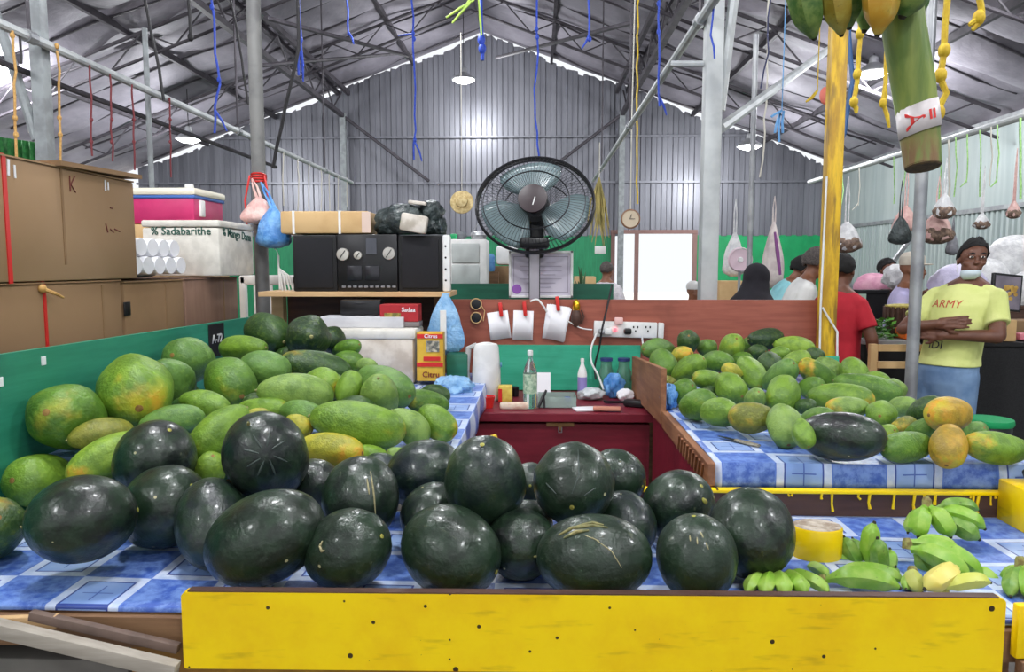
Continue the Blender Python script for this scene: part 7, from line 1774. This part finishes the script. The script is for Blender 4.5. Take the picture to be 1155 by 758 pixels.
# strings on the left rail (X=-3.34)
def railY(px): return -3.34/((px-605)/F)
for i, (px, y1, m, lab) in enumerate(((14, 176, M_OROPE, 'orange knotted rope on the left rail before the square post'), (64, 178, M_OROPE, 'orange knotted rope on the left rail right of the square post'))):
    Y = railY(px); rope([(px, 300-1.5*F/Y), (px+3, 80), (px+2, 110), (px+5, y1+20)], Y, .008, m, lab, 'hanging_string', 'strings on the left rail', knots=[(px, 40 if i == 0 else 52), (px+3, 133), (px+4, 152)], wob=.006)
for i, (px, y1, lab) in enumerate(((101, 176, 'dark red string on the left rail nearest the orange rope'), (124, 182, 'second dark red string along the left rail'), (149, 192, 'dark red string on the left rail above the carton corner'), (190, 200, 'last dark red string on the left rail before the lamp'))):
    Y = railY(px); rope([(px, 300-1.5*F/Y), (px+1, 110), (px+3, y1)], Y, .007, M_RROPE, lab, 'hanging_string', 'strings on the left rail', knots=[(px+2, 135), (px+2, 160)], wob=.006)
rope([(30, 115), (33, 150)], 5.6, .006, M_WROPE, 'thin pale string behind the square post', 'hanging_string')
for i, (px, yb) in enumerate(((320, 226), (336, 232), (349, 234), (362, 234), (372, 232), (381, 234), (392, 228))):
    Y = railY(px); rope([(px, 300-1.5*F/Y), (px-1+2*(i % 2), 200), (px, yb+6)], Y, .008, M_WROPE, 'pale string on the far end of the left rail, number %s from the round post' % ('one two three four five six seven'.split()[i]), 'hanging_string', 'pale strings at the far end of the left rail', wob=.006)
# lime strings on the right rail (X=4.9)
def rY(px): return 4.9/((px-605)/F)
L_ = [(950, 235, 'short lime string just right of the yellow post'), (969, 232, 'lime string with a looped end behind the banana stalk'), (1008, 230, 'thin lime string left of the stalk\'s cut end'), (1020, 215, 'lime string just left of the galvanised pole'), (1060, 225, 'lime string first right of the galvanised pole'), (1070, 228, 'thick lime string holding the upper white bag'), (1078, 222, 'lime string beside the thick one'), (1091, 206, 'lime string with a hooked end above the man'), (1105, 222, 'straight thin lime string above the man\'s head'), (1118, 210, 'pale thin string between two lime ones'), (1125, 206, 'lime string with a bent tip near the right edge'), (1151, 225, 'bright lime string at the far right holding a small bag')]
for i, (px, yb, lab) in enumerate(L_):
    Y = rY(px); yt = 300-1.5*F/Y
    rope([(px, yt), (px+1, (yt+yb)/2), (px-2+(i % 3), yb)], Y, .007 if i not in (5, 11) else .011, M_GROPE if i % 4 != 1 else M_WROPE, lab, 'hanging_string', 'lime strings on the white rail', tail=[(px-1, yb-3, px-8, yb+5)] if i in (1, 7, 10) else None, wob=.006)
# yellow knotted ropes near the banana stalk
YG = 'yellow knotted ropes by the bananas'
rope([(1068, -4), (1064, 60), (1061, 85), (1066, 105), (1058, 130)], 1.9, .0075, M_YROPE, 'long yellow knotted rope right of the banana stalk', group=YG, knots=[(1065, 57), (1061, 85), (1059, 127)], wob=.002, top='roof')
rope([(1104, -4), (1108, 14), (1104, 24)], 1.9, .0075, M_YROPE, 'short yellow rope end near the top right corner', group=YG, knots=[(1104, 20)], tail=[(1104, 20, 1093, 28), (1104, 22, 1097, 34)], wob=.001, top='roof')
rope([(971, -6), (970, 40), (968, 85), (962, 118)], 2.2, .0065, M_YROPE, 'yellow knotted rope left of the lit lamp behind the stalk', group=YG, knots=[(970, 38), (967, 84), (963, 115)], tail=[(963, 116, 966, 128)], wob=.002, top='roof')
rope([(1001, -6), (1000, 75), (996, 112)], 2.3, .006, M_YROPE, 'yellow rope hanging just left of the banana stalk', group=YG, knots=[(996, 116)], tail=[(996, 116, 1003, 144), (998, 100, 997, 116)], wob=.002, top='roof')
b = MB(); Y = 5.2
b.tube([at(922, 102, Y), at(916, 110, Y), at(909, 115, Y)], [.008, .012, .006], 6); b.tube([Vector((at(922, 102, Y).x, Y, 3.9)), at(922, 102, Y)], .004, 5)
tag(b.build('hanging_string', M_YROPE), 'short yellow tuft hanging left of the yellow post', 'rope')
b = MB(); b.ell(at(932, 108, 5), (.045, .02, .06), 12, 8); b.tube([at(935, 60, 5), at(934, 98, 5)], .006, 5); b.tube([Vector((at(935, 60, 5).x, 5, roofz(1.9)-.3)), at(935, 60, 5)], .006, 5)
tag(b.build('hanging_tag', mat('salmon_plastic', (226, 120, 104), None, .5)), 'salmon pink tag hanging beside the yellow post', 'tag')
b = MB(); Y = 6
for x0, y0, x1, y1 in ((882, 125, 870, 132), (880, 125, 879, 160), (884, 125, 883, 150), (880, 128, 874, 150)): b.tube([at(x0, y0, Y), at((x0+x1)/2-1, (y0+y1)/2, Y), at(x1, y1, Y)], .010, 5)
b.tube([Vector((at(882, 125, Y).x, Y, roofz(2.0)-.3)), at(882, 125, Y)], .004, 5)
tag(b.build('hanging_tuft', M_CYAN), 'light blue frayed rope tuft hanging right of the grey post', 'rope')
# hanging hooks and wire by the grey posts
rope([(718, 120), (718, 205), (719, 230)], 9.4, .012, M_YROPE, 'pale yellow string hanging above the clock', 'hanging_string', top='roof')
rope([(862, 165), (857, 200)], 7, .008, M_WROPE, 'thin pale string beside the lamp on the right', 'hanging_string', top='roof')
